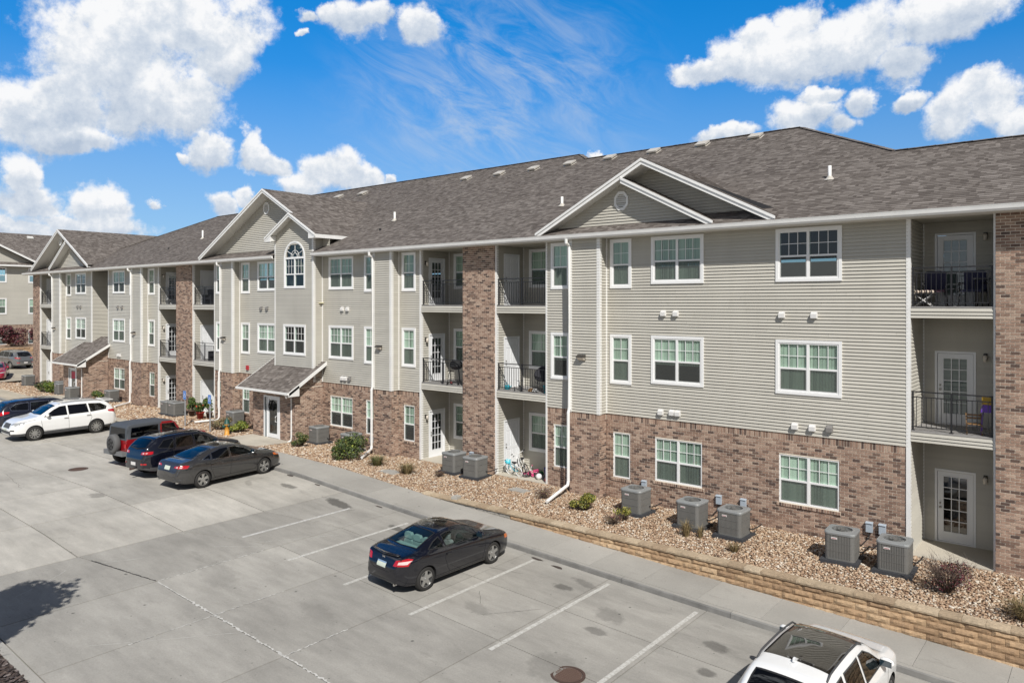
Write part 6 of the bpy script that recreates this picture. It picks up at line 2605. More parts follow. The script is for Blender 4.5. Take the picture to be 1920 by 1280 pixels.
# bicycles on the ground patio
def bicycle(x, y, z, rot, lean, s, frame, tyre, seat, lab, basket=None):
    t = thing('bicycle', lab, 'bicycle', (x, y, z), 0)
    t.rotation_euler = (0, lean, rot)
    R = .20 * s
    L = .62 * s
    for (yy, nm) in ((-L / 2, 'wheel'), (L / 2, 'wheel')):
        mb = MB()
        wheel_ring(mb, (0, yy, R), R, .020)
        o = mb.obj(nm, M_[tyre], t, True)
        mb = MB()
        for k in range(10):
            a = 2 * math.pi * k / 10
            mb.tube([(0, yy, R), (0, yy + R * .95 * math.cos(a), R + R * .95 * math.sin(a))], .003, 3, cap=False)
        mb.lathe([(.001, -.03), (.02, -.03), (.02, .03), (.001, .03)], 8, 'x', (0, yy, R))
        mb.obj('spokes', M_['chrome'], o)
    hd, st_, bb = (0, L * .36, R + .26 * s), (0, -L * .18, R + .22 * s), (0, -L * .02, R * .95)
    tubes(t, 'frame', [[hd, bb, st_, hd], [st_, (0, -L / 2, R), bb], [hd, (0, L / 2, R)]], .017, M_[frame])
    tubes(t, 'handlebar', [[hd, (0, L * .32, R + .40 * s)], [(-.2 * s, L * .22, R + .46 * s), (-.08, L * .32, R + .40 * s), (.08, L * .32, R + .40 * s), (.2 * s, L * .22, R + .46 * s)]], .012, M_['plastic_white'])
    for sx in (-1, 1):
        tubes(t, 'grip', [[(sx * .17 * s, L * .235, R + .45 * s), (sx * .23 * s, L * .2, R + .465 * s)]], .018, M_[seat])
    mb = MB()
    mb.prism([(-.02, .14), (.02, .14), (.05, .02), (.075, -.08), (-.075, -.08), (-.05, .02)], 0, .05, Matrix.Translation((0, -L * .2, R + .30 * s)))
    mb.obj('saddle', M_[seat], t)
    tubes(t, 'seat_post', [[st_, (0, -L * .2, R + .31 * s)]], .013, M_['chrome'])
    mb = MB()
    mb.lathe([(.001, -.02), (.055, -.02), (.055, .02), (.001, .02)], 14, 'x', (.03, bb[1], bb[2]))
    mb.obj('chain_guard', M_[frame], t)
    for sx in (-1, 1):
        mb = MB()
        mb.box(sx * .09 - .035, sx * .09 + .035, bb[1] + sx * .09 - .025, bb[1] + sx * .09 + .025, bb[2] + sx * .03, bb[2] + sx * .03 + .02)
        mb.obj('pedal', M_['plastic_black'], t)
    if basket:
        mb = MB()
        mb.lathe([(.001, 0), (.10, 0), (.12, .13), (.125, .13), (.11, .01)], 12, 'z', (0, L * .45, R + .24 * s))
        mb.obj('basket', M_[basket], t, True)
    return t


bicycle(-18.65, 22.92, 0, 1.35, -.22, 1.05, 'cyan_paint', 'plastic_white', 'plastic_black', 'child bicycle with a light blue frame and white tyres on the patio', 'cyan_paint')
bicycle(-18.45, 23.35, 0, 1.0, -.28, 1.35, 'plastic_white', 'plastic_black', 'plastic_black', 'white bicycle with black grips leaning behind the light blue one')
b = bicycle(-17.85, 22.98, .03, 1.9, 1.15, .8, 'plastic_pink', 'plastic_black', 'plastic_pink', 'small pink child bicycle lying on its side on the patio')
sc2 = thing('kick_scooter', 'pink and white kick scooter leaning against the white door', 'scooter', (-18.2, 23.2, 0), 1.9)
sc2.rotation_euler = (.0, -.35, 1.9)
mb = MB()
mb.box(-.05, .05, -.3, .22, .08, .1)
mb.obj('deck', M_['plastic_pink'], sc2)
tubes(sc2, 'handlebar', [[(0, .24, .06), (0, .32, .85)], [(-.17, .32, .85), (.17, .32, .85)]], .016, M_['plastic_white'])
for y in (-.3, .25):
    mb = MB()
    wheel_ring(mb, (0, y, .06), .045, .016, n=12)
    mb.obj('wheel', M_['plastic_white'], sc2, True)
bucket(-17.22, 23.35, 0, .22, .42, 'plastic_blue', 'large blue tub on the ground-floor patio', 'tub', 'tub')
w = thing('toy_chair', 'purple plastic child chair behind the blue tub', 'chair', (-17.0, 23.7, 0), .3)
mb = MB()
mb.box(-.2, .2, -.2, .2, .26, .3)
mb.obj('seat', M_['plastic_purple'], w)
mb = MB()
mb.box(-.2, .2, .17, .21, .3, .62)
mb.obj('backrest', M_['plastic_purple'], w)
for sx in (-.17, .17):
    for sy in (-.17, .17):
        mb = MB()
        mb.box(sx - .025, sx + .025, sy - .025, sy + .025, 0, .26)
        mb.obj('leg', M_['plastic_purple'], w)
for (x, y, c, r, lab) in ((-17.75, 23.5, 'plastic_green', .1, 'small dark green ball on the patio beside the wall'), (-17.45, 22.95, 'plastic_white', .12, 'white ball next to the blue tub'),
                          (-17.0, 22.85, 'plastic_red', .09, 'small red ball in the shade of the blue tub')):
    mb = MB()
    mb.lathe([(max(r * math.sin(a), .001), r - r * math.cos(a)) for a in np.linspace(0, math.pi, 11)], 16)
    mb.obj('ball', M_[c], None, True, M=Matrix.Translation((x, y, 0)), label=lab, category='ball')


# third-floor right balcony: two chairs, stool, table
def patio_chair(x, y, z, rot, lab, seatm):
    t = thing('patio_chair', lab, 'chair', (x, y, z), rot, 'navy chairs on the top balcony')
    mb = MB()
    mb.box(-.27, .27, -.27, .25, .40, .46)
    mb.obj('seat', M_[seatm], t)
    mb = MB()
    mb.prism([(-.27, .44), (.27, .44), (.26, .95), (.22, .99), (-.22, .99), (-.26, .95)], 0, .05,
             Matrix.Translation((0, .30, 0)) @ Matrix.Rotation(math.radians(90 + 8), 4, 'X'))
    mb.obj('backrest', M_['fabric_navy'], t)
    for sx in (-.26, .26):
        tubes(t, 'leg', [[(sx, -.26, .42), (sx * 1.08, -.3, 0)]], .016, M_['plastic_black'])
        tubes(t, 'leg', [[(sx, .25, .42), (sx * 1.08, .36, 0)]], .016, M_['plastic_black'])
        tubes(t, 'armrest', [[(sx, -.28, .42), (sx * 1.08, -.28, .64), (sx * 1.08, .30, .64)]], .018, M_['plastic_black'])


patio_chair(-3.92, 23.35, FL[2], .1, 'navy patio chair with a plum seat, left one on the top balcony', 'fabric_plum')
patio_chair(-3.02, 23.45, FL[2], -.1, 'navy patio chair in front of the top balcony door, right one', 'fabric_navy')
t = thing('cushion_stool', 'small black stool with a cream cushion at the railing of the top balcony', 'stool', (-4.12, 22.98, FL[2]), 0)
mb = MB()
for k in range(4):
    mb.lathe([(.001, -.05), (.05, -.04), (.062, 0), (.05, .04), (.001, .05)], 10, 'z', (-.18 + .12 * k, 0, .40))
mb.obj('cushion', M_['cushion_cream'], t, True)
for (a, b) in (((-.22, -.15, .34), (.22, -.15, 0)), ((.22, -.15, .34), (-.22, -.15, 0)), ((-.22, .15, .34), (.22, .15, 0)), ((.22, .15, .34), (-.22, .15, 0))):
    tubes(t, 'leg', [[a, b]], .013, M_['label_white'])
mb = MB()
mb.box(-.26, .26, -.2, .2, .32, .345)
mb.obj('seat', M_['plastic_black'], t)
t = thing('side_table', 'dark side table beside the brick pillar on the top balcony', 'table', (-2.72, 23.2, FL[2]), 0)
mb = MB()
mb.box(-.24, .24, -.24, .24, .72, .76)
mb.obj('table_top', M_['plastic_black'], t)
for sx in (-.2, .2):
    for sy in (-.2, .2):
        tubes(t, 'leg', [[(sx, sy, .72), (sx, sy, 0)]], .016, M_['plastic_black'])
t = thing('bottle_table', 'low dark table with a white flower bunch between the navy chairs', 'table', (-3.48, 23.15, FL[2]), 0)
mb = MB()
mb.lathe([(.001, .46), (.2, .46), (.2, .49), (.001, .49)], 16)
mb.obj('table_top', M_['plastic_black'], t)
tubes(t, 'leg', [[(0, 0, .46), (0, 0, .02)], [(-.15, 0, .01), (.15, 0, .01)], [(0, -.15, .01), (0, .15, .01)]], .018, M_['plastic_black'])
# second-floor right balcony: wooden chair, yellow and purple planter
t = thing('wooden_chair', 'small tan wooden folding chair behind the second-floor railing at right', 'chair', (-2.95, 23.0, FL[1]), .2)
t.scale = (.85, .85, .66)
for sx in (-.2, .2):
    tubes(t, 'leg', [[(sx, -.2, .42), (sx, .2, 0)]], .018, M_['wood_tan'])
    tubes(t, 'leg', [[(sx, .25, .8), (sx, -.2, 0)]], .018, M_['wood_tan'])
for k in range(4):
    mb = MB()
    mb.box(-.2, .2, -.2 + .1 * k, -.13 + .1 * k, .41, .43)
    mb.obj('slat', M_['wood_tan'], t)
for k in range(2):
    mb = MB()
    mb.box(-.2, .2, .21 + .03 * k, .23 + .03 * k, .58 + .12 * k, .65 + .12 * k)
    mb.obj('backrest_slat', M_['wood_tan'], t)
t = thing('toy_playset', 'yellow topped purple toy stand beside the brick pillar', 'toy', (-2.62, 22.95, FL[1]), 0)
mb = MB()
mb.box(-.13, .13, -.13, .13, .82, 1.02)
mb.obj('tray', M_['plastic_yellow'], t)
mb = MB()
mb.prism([(-.16, .62), (.16, .62), (.12, .82), (-.12, .82)], -.14, .14, Matrix.Rotation(math.pi / 2, 4, 'X'))
mb.obj('tub', M_['plastic_purple'], t)
tubes(t, 'leg', [[(-.12, 0, .62), (-.16, 0, 0)], [(.12, 0, .62), (.16, 0, 0)]], .02, M_['plastic_purple'])
# far balconies
for (x, z, lab) in ((-42.6, FL[2], 'black lounge chair on the far top balcony'), (-41.9, FL[1], 'low dark lounge chair on the far second-floor balcony')):
    t = thing('lounge_chair', lab, 'chair', (x, 23.1, z), .2)
    mb = MB()
    mb.box(-.35, .35, -.3, .3, .30, .42)
    mb.obj('seat', M_['fabric_black'], t)
    mb = MB()
    mb.prism([(-.35, .40), (.35, .40), (.33, .92), (-.33, .92)], 0, .12, Matrix.Translation((0, .32, 0)) @ Matrix.Rotation(math.radians(100), 4, 'X'))
    mb.obj('backrest', M_['fabric_black'], t)
    for sx in (-.34, .34):
        mb = MB()
        mb.box(sx - .05, sx + .05, -.3, .3, 0, .58)
        mb.obj('armrest', M_['plastic_black'], t)
bucket(-47.7, 22.95, FL[2], .16, .3, 'plastic_white', 'white bucket behind the railing of the far top balcony')
# ------------------------------------------------------------------ vehicles
def interp_smooth(tab, xs, sig):
    t = np.array(sorted(tab))
    y = np.interp(xs, t[:, 0], t[:, 1])
    if sig <= 0:
        return y
    out = np.empty_like(y)
    for i, x in enumerate(xs):
        w = np.exp(-.5 * ((xs - x) / sig) ** 2)
        out[i] = (w * y).sum() / w.sum()
    return out


def catmull(pts, per):
    P = np.array(pts)
    out = []
    n = len(P)
    for i in range(n - 1):
        p0, p1, p2, p3 = P[max(i - 1, 0)], P[i], P[i + 1], P[min(i + 2, n - 1)]
        for k in range(per):
            t = k / per
            out.append(.5 * ((2 * p1) + (-p0 + p2) * t + (2 * p0 - 5 * p1 + 4 * p2 - p3) * t * t + (-p0 + 3 * p1 - 3 * p2 + p3) * t ** 3))
    out.append(P[-1])
    return np.array(out)


def clip_cell(poly, x0, x1, y0, y1):
    def cl(ps, ax, v, keep):
        out = []
        for i in range(len(ps)):
            a, b = ps[i], ps[(i + 1) % len(ps)]
            ia, ib = keep(a[ax]), keep(b[ax])
            if ia:
                out.append(a)
            if ia != ib:
                t = (v - a[ax]) / (b[ax] - a[ax])
                out.append((a[0] + (b[0] - a[0]) * t, a[1] + (b[1] - a[1]) * t))
        return out
    p = poly
    for ax, v, k in ((0, x0, lambda q: q >= x0 - 1e-9), (0, x1, lambda q: q <= x1 + 1e-9), (1, y0, lambda q: q >= y0 - 1e-9), (1, y1, lambda q: q <= y1 + 1e-9)):
        p = cl(p, ax, v, k)
        if len(p) < 3:
            return []
    return p


class Car:
    def __init__(self, name, label, cat, loc, rot, S, scale=1.0, group=None):
        self.S = S
        self.root = thing(name, label, cat, loc, rot, group)
        self.root.scale = (scale,) * 3
        # pavement slope under the car (rise per metre along world x)
        g = PK(loc[0] + .5) - PK(loc[0] - .5)
        ax = Vector((1, 0, g)).normalized()
        ay = Vector((0, 1, 0))
        az = ax.cross(ay)
        Rg = Matrix((ax, ay, az)).transposed()
        self.root.rotation_euler = (Rg @ Matrix.Rotation(rot, 3, 'Z')).to_euler()
        self.body()

    def body(self):
        S = self.S
        xr, xf = S['top'][0][0], S['top'][-1][0]
        xs = np.concatenate([np.linspace(xr, xr + .3, 9)[:-1], np.linspace(xr + .3, xf - .3, S.get('nst', 52)), np.linspace(xf - .3, xf, 9)[1:]])
        sg = S.get('sig', .07)
        top = interp_smooth(S['top'], xs, sg * .6)
        belt = np.minimum(interp_smooth(S['belt'], xs, sg * .6), top - .012)
        zb = interp_smooth(S['zb'], xs, .06)
        w = interp_smooth(S['plan'], xs, .05) * S['W']
        rw = np.minimum(interp_smooth(S['roofw'], xs, sg), w * .93)
        rings = []
        per = 3
        for i, x in enumerate(xs):
            W_, B, Z, T, Rw = w[i], belt[i], zb[i], top[i], rw[i]
            h = B - Z
            dr = (T - B) * S.get('drop', .13) + .004
            mid = S.get('bulge', .018) * min(1, (T - B) / .3)
            half = [(0, Z), (W_ * .84, Z), (W_ * .955, Z + min(.06, h * .2)), (W_ * .985, Z + .30 * h), (W_, Z + .58 * h), (W_ * S.get('sh', .985), B - .12 * h), (W_ * S.get('sh2', .95), B),
                    ((W_ * S.get('sh2', .95) * .97 + Rw) / 2 + mid, (B + T - dr) / 2 + .01), (Rw, T - dr), (Rw * .78, T - dr * .35), (Rw * .4, T - dr * .08), (0, T)]
            rings.append(catmull(half, per))
        # close the ends with shrunken rings
        def shrink(r, k, dz=0):
            c = np.array([0, (r[:, 1].min() + r[:, 1].max()) / 2])
            return c + (r - c) * k
        rings = [shrink(rings[0], .86)] + rings + [shrink(rings[-1], .86)]
        xs = np.concatenate([[xs[0] - .022], xs, [xs[-1] + .022]])
        m = len(rings[0])
        V, F = [], []
        for x, r in zip(xs, rings):
            for (y, z) in r:
                V.append((x, y, z))
            for (y, z) in r[1:-1][::-1]:
                V.append((x, -y, z))
        n = 2 * m - 2
        for i in range(len(xs) - 1):
            for k in range(n):
                F.append((i * n + k, (i + 1) * n + k, (i + 1) * n + (k + 1) % n, i * n + (k + 1) % n))
        F.append(tuple(range(n)))
        F.append(tuple((len(xs) - 1) * n + k for k in range(n - 1, -1, -1)))
        self.bvh = BVHTree.FromPolygons([Vector(v) for v in V], F)
        me = bpy.data.meshes.new('body')
        me.from_pydata(V, [], F)
        mats = [M_[S['paint']], M_['car_dark'], M_[S.get('clad_mat', 'cladding')], M_[S.get('mat3', S['paint'])]]
        for mt in mats:
            me.materials.append(mt)
        for p in me.polygons:
            c = p.center
            mi = 0
            if c.z < S.get('clad', -1):
                mi = 2
            if 'paintfn' in S:
                mi = S['paintfn'](c.x, abs(c.y), c.z)
            p.material_index = mi
        bm = bmesh.new()
        bm.from_mesh(me)
        bmesh.ops.recalc_face_normals(bm, faces=bm.faces)
        bm.to_mesh(me)
        bm.free()
        self.mesh = me
        ob = bpy.data.objects.new('body', me)
        COL.objects.link(ob)
        cutters = []

        def cutter(mb):
            cm = mb.mesh('cutter', [M_['car_dark'], M_['car_dark']])
            b2 = bmesh.new()
            b2.from_mesh(cm)
            bmesh.ops.recalc_face_normals(b2, faces=b2.faces)
            b2.to_mesh(cm)
            b2.free()
            for p in cm.polygons:
                p.material_index = 1
            c = bpy.data.objects.new('cutter', cm)
            COL.objects.link(c)
            cutters.append(c)
        wc = MB()
        ra = S['tr'] * S.get('arch', 1.12)
        for x in (S['xr'], S['xr'] + S['wb']):
            for s in (-1, 1):
                prof = [(.001, s * (S['W'] - S['tw'] - .10)), (ra, s * (S['W'] - S['tw'] - .10)), (ra, s * (S['W'] + .3)), (.001, s * (S['W'] + .3))]
                wc.lathe(prof, 28, 'y', (x, 0, S['tr'] + .01))
        cutter(wc)
        if S.get('see_through', True):
            mx = Matrix.Rotation(math.pi / 2, 4, 'X')      # outline (x,z) extruded along y
            for poly in S['side_glass']:
                q = MB()
                q.prism(poly, -1.2, 1.2, mx)
                cutter(q)
            for poly in S.get('top_glass', []):
                q = MB()
                q.prism(poly, S['glass_floor'], 2.4)
                cutter(q)
            q = MB()
            c = S['cabin']
            q.box(c[0], c[1], -c[2], c[2], .5, c[3])
            cutter(q)
        for c in cutters:
            md = ob.modifiers.new('cut', 'BOOLEAN')
            md.operation = 'DIFFERENCE'
            md.solver = 'EXACT'
            md.object = c
        dg = bpy.context.evaluated_depsgraph_get()
        ev = ob.evaluated_get(dg)
        res = bpy.data.meshes.new_from_object(ev)
        res.name = 'body'
        bpy.data.objects.remove(ob)
        for c in cutters:
            bpy.data.objects.remove(c)
        res.polygons.foreach_set('use_smooth', [True] * len(res.polygons))
        try:
            res.set_sharp_from_angle(angle=math.radians(38))
        except Exception:
            pass
        self.bodyo = mkobj('body', res, self.root)
        self.wheels()
        if S.get('see_through', True):
            self.interior()
        for poly in S['side_glass']:
            for ax in 'LS':
                self.patch(ax, grow(poly, .012), .06, .003, S.get('glass', 'car_tint'), 'window')
                self.outline(ax, poly, S.get('ring', .02), .006, S.get('ring_mat', 'car_dark'), 'window_trim')
        for k, poly in enumerate(S.get('top_glass', [])):
            self.patch('T', grow(poly, .012), .06, .003, S.get('glass_front', S.get('glass', 'car_tint')) if k == 0 else S.get('glass_rear', S.get('glass', 'car_tint')), 'windscreen' if k == 0 else 'rear_window')
            self.outline('T', poly, .03, .005, 'car_dark', 'window_trim')
        for (ax, poly, mat, nm, off) in S.get('patches', []):
            for a in (('L', 'S') if ax == 'B' else (('R', 'r') if ax == 'RR' else (('F', 'f') if ax == 'FF' else (('T', 't') if ax == 'TT' else (ax,))))):
                self.patch(a, poly, .05, off, mat, nm)
        seams = MB()
        for (ax, pts) in S.get('seams', []):
            for a in (('L', 'S') if ax == 'B' else (ax,)):
                self.line(seams, a, pts, .012, .0025)
        if seams.v:
            seams.obj('panel_gap', M_['car_dark'], self.root)
        self.mirrors()
        for (x, z) in S.get('handles', []):
            for s in (1, -1):
                p = self.hit('L' if s > 0 else 'S', x, z)
                if p:
                    mb = MB()
                    mb.box(x - .10, x + .10, min(p.y, p.y + s * .035), max(p.y, p.y + s * .035), z - .016, z + .016)
                    mb.obj('door_handle', M_[S.get('handle_mat', S['paint'])], self.root)

    def hit(self, ax, a, b):
        if ax in 'LS':
            s = 1 if ax == 'L' else -1
            r = self.bvh.ray_cast(Vector((a, 3 * s, b)), Vector((0, -s, 0)))
        elif ax in 'Rr':
            r = self.bvh.ray_cast(Vector((-6, a if ax == 'R' else -a, b)), Vector((1, 0, 0)))
        elif ax in 'Ff':
            r = self.bvh.ray_cast(Vector((6, a if ax == 'F' else -a, b)), Vector((-1, 0, 0)))
        else:
            r = self.bvh.ray_cast(Vector((a, b if ax == 'T' else -b, 5)), Vector((0, 0, -1)))
        if r[0] is None:
            return None
        self.nrm = r[1] if r[1].length > 0 else Vector((0, 0, 1))
        d = {'L': (0, 1, 0), 'S': (0, -1, 0), 'R': (-1, 0, 0), 'r': (-1, 0, 0), 'F': (1, 0, 0), 'f': (1, 0, 0), 'T': (0, 0, 1), 't': (0, 0, 1)}[ax]
        if self.nrm.dot(Vector(d)) < 0:
            self.nrm = -self.nrm
        return r[0]

    def patch(self, ax, poly, res, off, mat, nm):
        xs = [p[0] for p in poly]
        ys = [p[1] for p in poly]
        nx, ny = max(1, math.ceil((max(xs) - min(xs)) / res)), max(1, math.ceil((max(ys) - min(ys)) / res))
        gx, gy = np.linspace(min(xs), max(xs), nx + 1), np.linspace(min(ys), max(ys), ny + 1)
        cache, V, F = {}, [], []
        for i in range(nx):
            for j in range(ny):
                c = clip_cell(poly, gx[i], gx[i + 1], gy[j], gy[j + 1])
                if len(c) < 3:
                    continue
                f = []
                for q in c:
                    k = (round(q[0], 4), round(q[1], 4))
                    if k not in cache:
                        h = self.hit(ax, *q)
                        if h is not None and ax in 'RrFf' and abs(self.nrm.x) < .28:
                            h = None
                        cache[k] = None if h is None else len(V)
                        if h is not None:
                            V.append(tuple(h + self.nrm * off))
                    f.append(cache[k])
                if any(v is None for v in f):
                    continue
                g = []
                for v in f:
                    if v not in g:
                        g.append(v)
                if len(g) > 2:
                    F.append(tuple(g))
        if not F:
            return None
        me = bpy.data.meshes.new(nm)
        me.from_pydata(V, [], F)
        me.materials.append(M_[mat])
        bm = bmesh.new()
        bm.from_mesh(me)
        bmesh.ops.recalc_face_normals(bm, faces=bm.faces)
        bm.to_mesh(me)
        bm.free()
        me.polygons.foreach_set('use_smooth', [True] * len(me.polygons))
        return mkobj(nm, me, self.root)

    def line(self, mb, ax, pts, wd, off):
        q = []
        for i in range(len(pts) - 1):
            a, b = pts[i], pts[i + 1]
            n = max(1, int(math.dist(a, b) / .06))
            q += [(a[0] + (b[0] - a[0]) * k / n, a[1] + (b[1] - a[1]) * k / n) for k in range(n)]
        q.append(pts[-1])
        prev = None
        for i, p in enumerate(q):
            a, b = q[max(i - 1, 0)], q[min(i + 1, len(q) - 1)]
            d = Vector((b[0] - a[0], b[1] - a[1]))
            if d.length < 1e-6:
                continue
            d.normalize()
            n = Vector((-d.y, d.x)) * wd / 2
            h0 = self.hit(ax, p[0] + n.x, p[1] + n.y)
            n0 = self.nrm.copy() if h0 else None
            h1 = self.hit(ax, p[0] - n.x, p[1] - n.y)
            if h0 is None or h1 is None:
                prev = None
                continue
            cur = (h0 + n0 * off, h1 + self.nrm * off)
            if prev:
                mb.quad(prev[0], prev[1], cur[1], cur[0])
            prev = cur

    def outline(self, ax, poly, wd, off, mat, nm):
        mb = MB()
        self.line(mb, ax, list(poly) + [poly[0], poly[1]], wd, off)
        if mb.v:
            mb.obj(nm, M_[mat], self.root)

    def wheels(self):
        S = self.S
        tr, tw = S['tr'], S['tw']
        rr = tr * S.get('rim', .66)
        tm = MB()
        tm.lathe([(rr, -tw / 2 + .012), (rr + .015, -tw / 2), (tr * .93, -tw / 2 + .006), (tr * .985, -tw / 2 + .035), (tr, -tw / 2 + .06), (tr, tw / 2 - .06), (tr * .985, tw / 2 - .035), (tr * .93, tw / 2 - .006), (rr + .015, tw / 2), (rr, tw / 2 - .012)], 36, 'y')
        tyre = tm.mesh('wheel', M_['tyre'], True)
        rm = MB()
        rm.lathe([(rr, -tw / 2 + .014), (rr * .94, -tw / 2 + .012), (rr * .93, -tw / 2 + .05), (rr * .88, .0)], 32, 'y')
        ns = S.get('spokes', 5)
        twin = S.get('twin', 0.0)
        for k in range(ns):
            for dv in ((-twin, twin) if twin else (0,)):
                a = 2 * math.pi * k / ns + dv + S.get('spoke0', .3)
                ca, sa = math.cos(a), math.sin(a)
                M = Matrix(((ca, 0, -sa, 0), (0, 1, 0, 0), (sa, 0, ca, 0), (0, 0, 0, 1)))
                w0, w1 = S.get('spw', (.045, .032))
                y0 = -tw / 2 + .022
                rm.add([M @ Vector(p) for p in ((rr * .12, y0 + .01, -w0), (rr * .95, y0, -w1), (rr * .95, y0, w1), (rr * .12, y0 + .01, w0),
                                                (rr * .12, y0 + .05, -w0), (rr * .95, y0 + .04, -w1), (rr * .95, y0 + .04, w1), (rr * .12, y0 + .05, w0))],
                       [(0, 1, 2, 3), (0, 4, 5, 1), (2, 6, 7, 3), (1, 5, 6, 2)])
        rm.lathe([(.001, -tw / 2 + .02), (rr * .2, -tw / 2 + .022), (rr * .24, -tw / 2 + .06)], 16, 'y')
        rim = rm.mesh('rim', M_[S.get('rim_mat', 'alloy')], False)
        bm_ = MB()
        bm_.lathe([(rr * .93, -.01), (.001, -.01)], 24, 'y')
        bm_.lathe([(rr * .62, -.035), (.001, -.035)], 20, 'y')
        brake = bm_.mesh('brake_disc', M_['alloy_dark'])
        for x in (S['xr'], S['xr'] + S['wb']):
            for s in (-1, 1):
                y = s * (S['W'] - tw / 2 - S.get('inset', .02))
                Mx = Matrix.Translation((x, y, tr))
                if s > 0:
                    Mx = Mx @ Matrix.Rotation(math.pi, 4, 'Z')
                w = mkobj('wheel', tyre, self.root, M=Mx)
                mkobj('rim', rim, w)
                mkobj('brake_disc', brake, w)

    def interior(self):
        S = self.S
        c = S['cabin']
        sm = M_[S.get('seat_mat', 'fabric_black')]

        def seat(x, y, wd, z0, z1):
            mb = MB()
            mb.prism([(-wd / 2, z0), (wd / 2, z0), (wd / 2 * .9, z1 - .04), (wd / 2 * .75, z1), (-wd / 2 * .75, z1), (-wd / 2 * .9, z1 - .04)], -.06, .07,
                     Matrix(((-.2 * 0, .0, 1, x), (1, 0, 0, y), (0, 1, 0, 0), (0, 0, 0, 1))))
            o = mb.obj('seat', sm, self.root)
            mb = MB()
            mb.prism([(-.13, z1 + .03), (.13, z1 + .03), (.14, z1 + .13), (.10, z1 + .19), (-.10, z1 + .19), (-.14, z1 + .13)], -.045, .055,
                     Matrix(((0, 0, 1, x - .02), (1, 0, 0, y), (0, 1, 0, 0), (0, 0, 0, 1))))
            mb.obj('headrest', M_[S.get('headrest_mat', S.get('seat_mat', 'fabric_black'))], o)
        xf, xb = S['seats']
        zt = S['glass_floor'] + S.get('seat_rise', .06)
        for y in (-.37, .37):
            seat(xf, y, .5, .5, zt)
        for y in (-.36, 0, .36):
            seat(xb, y, .35, .5, zt)
        mb = MB()
        mb.box(S['dash'] - .3, S['dash'], -c[2] + .02, c[2] - .02, .5, S['glass_floor'] - .02)
        mb.obj('dashboard', M_['cladding'], self.root)
        if S.get('shelf'):
            mb = MB()
            mb.box(S['shelf'][0], S['shelf'][1], -c[2] + .02, c[2] - .02, S['glass_floor'] - .05, S['glass_floor'] - .01)
            mb.obj('parcel_shelf', M_[S.get('seat_mat', 'fabric_black')], self.root)
        st = MB()
        pts = [(S['dash'] - .42, .37 + .17 * math.cos(a), S['glass_floor'] - .04 + .17 * math.sin(a)) for a in np.linspace(0, 2 * math.pi, 15)]
        st.tube(pts, .014, 5, cap=False)
        st.obj('steering_wheel', M_['plastic_black'], self.root)

    def mirrors(self):
        S = self.S
        x, z = S['mirror']
        for s in (1, -1):
            p = self.hit('L' if s > 0 else 'S', x, z)
            if not p:
                continue
            y = p.y + s * .13
            mb = MB()
            prof = [(.001, -.11), (.055, -.09), (.085, -.03), (.085, .05), (.06, .09), (.001, .11)]
            mb.lathe([(r, h) for r, h in prof], 12, 'y', (0, 0, 0))
            me = mb.mesh('door_mirror', M_[S.get('mirror_mat', S['paint'])], True)
            o = mkobj('door_mirror', me, self.root, M=Matrix.Translation((x, y, z + .04)) @ Matrix.Diagonal((.85, 1.2, 1.05, 1)))
            g = MB()
            g.prism([(-.085, -.055), (.085, -.055), (.085, .055), (-.085, .055)], 0, .004, Matrix(((0, 0, -1, -.083), (1, 0, 0, 0), (0, 1, 0, 0), (0, 0, 0, 1))))
            g.obj('mirror_glass', M_['car_glass_blue'], o)
            b = MB()
            b.bar((x + .02, p.y - s * .02, z), (x + .01, y, z + .01), .05, .03)
            b.obj('mirror_arm', M_['cladding'], self.root)


def grow(poly, d):
    n = len(poly)
    ar = sum(poly[i][0] * poly[(i + 1) % n][1] - poly[(i + 1) % n][0] * poly[i][1] for i in range(n))
    sg = 1 if ar > 0 else -1
    out = []
    for i in range(n):
        a, b, c = Vector(poly[i - 1]), Vector(poly[i]), Vector(poly[(i + 1) % n])
        e1, e2 = (b - a).normalized(), (c - b).normalized()
        n1, n2 = Vector((e1.y, -e1.x)) * sg, Vector((e2.y, -e2.x)) * sg
        m = n1 + n2
        if m.length < 1e-6:
            m = n1
        m = m / max(m.length_squared / 2, .35)
        p = b + m * d
        out.append((p.x, p.y))
    return out


def mk_glass(name, tint, base):
    m = bpy.data.materials.new(name)
    m.use_nodes = True
    t = m.node_tree
    t.nodes.clear()
    N = NT(t)
    out = N.n('OutputMaterial')
    tr = N.n('BsdfTransparent', {0: (*tint, 1)})
    gl = N.n('BsdfGlossy', {0: (1, 1, 1, 1), 1: 0.0})
    mx = N.n('MixShader', {0: N.math('ADD', N.math('MULTIPLY', schlick(N), 1.1), base, clamp=True), 1: tr.outputs[0], 2: gl.outputs[0]})
    N.link(mx.outputs[0], out.inputs[0])
    MATS[name] = m


mk_glass('car_clear', (.62, .78, .74), .03)
mk_glass('car_tint', (.50, .58, .57), .03)
mk_glass('car_privacy', (.13, .15, .155), .04)


def rect(x0, x1, y0, y1):
    return [(x0, y0), (x1, y0), (x1, y1), (x0, y1)]


def mir(poly):
    return [(-x, y) for x, y in poly]


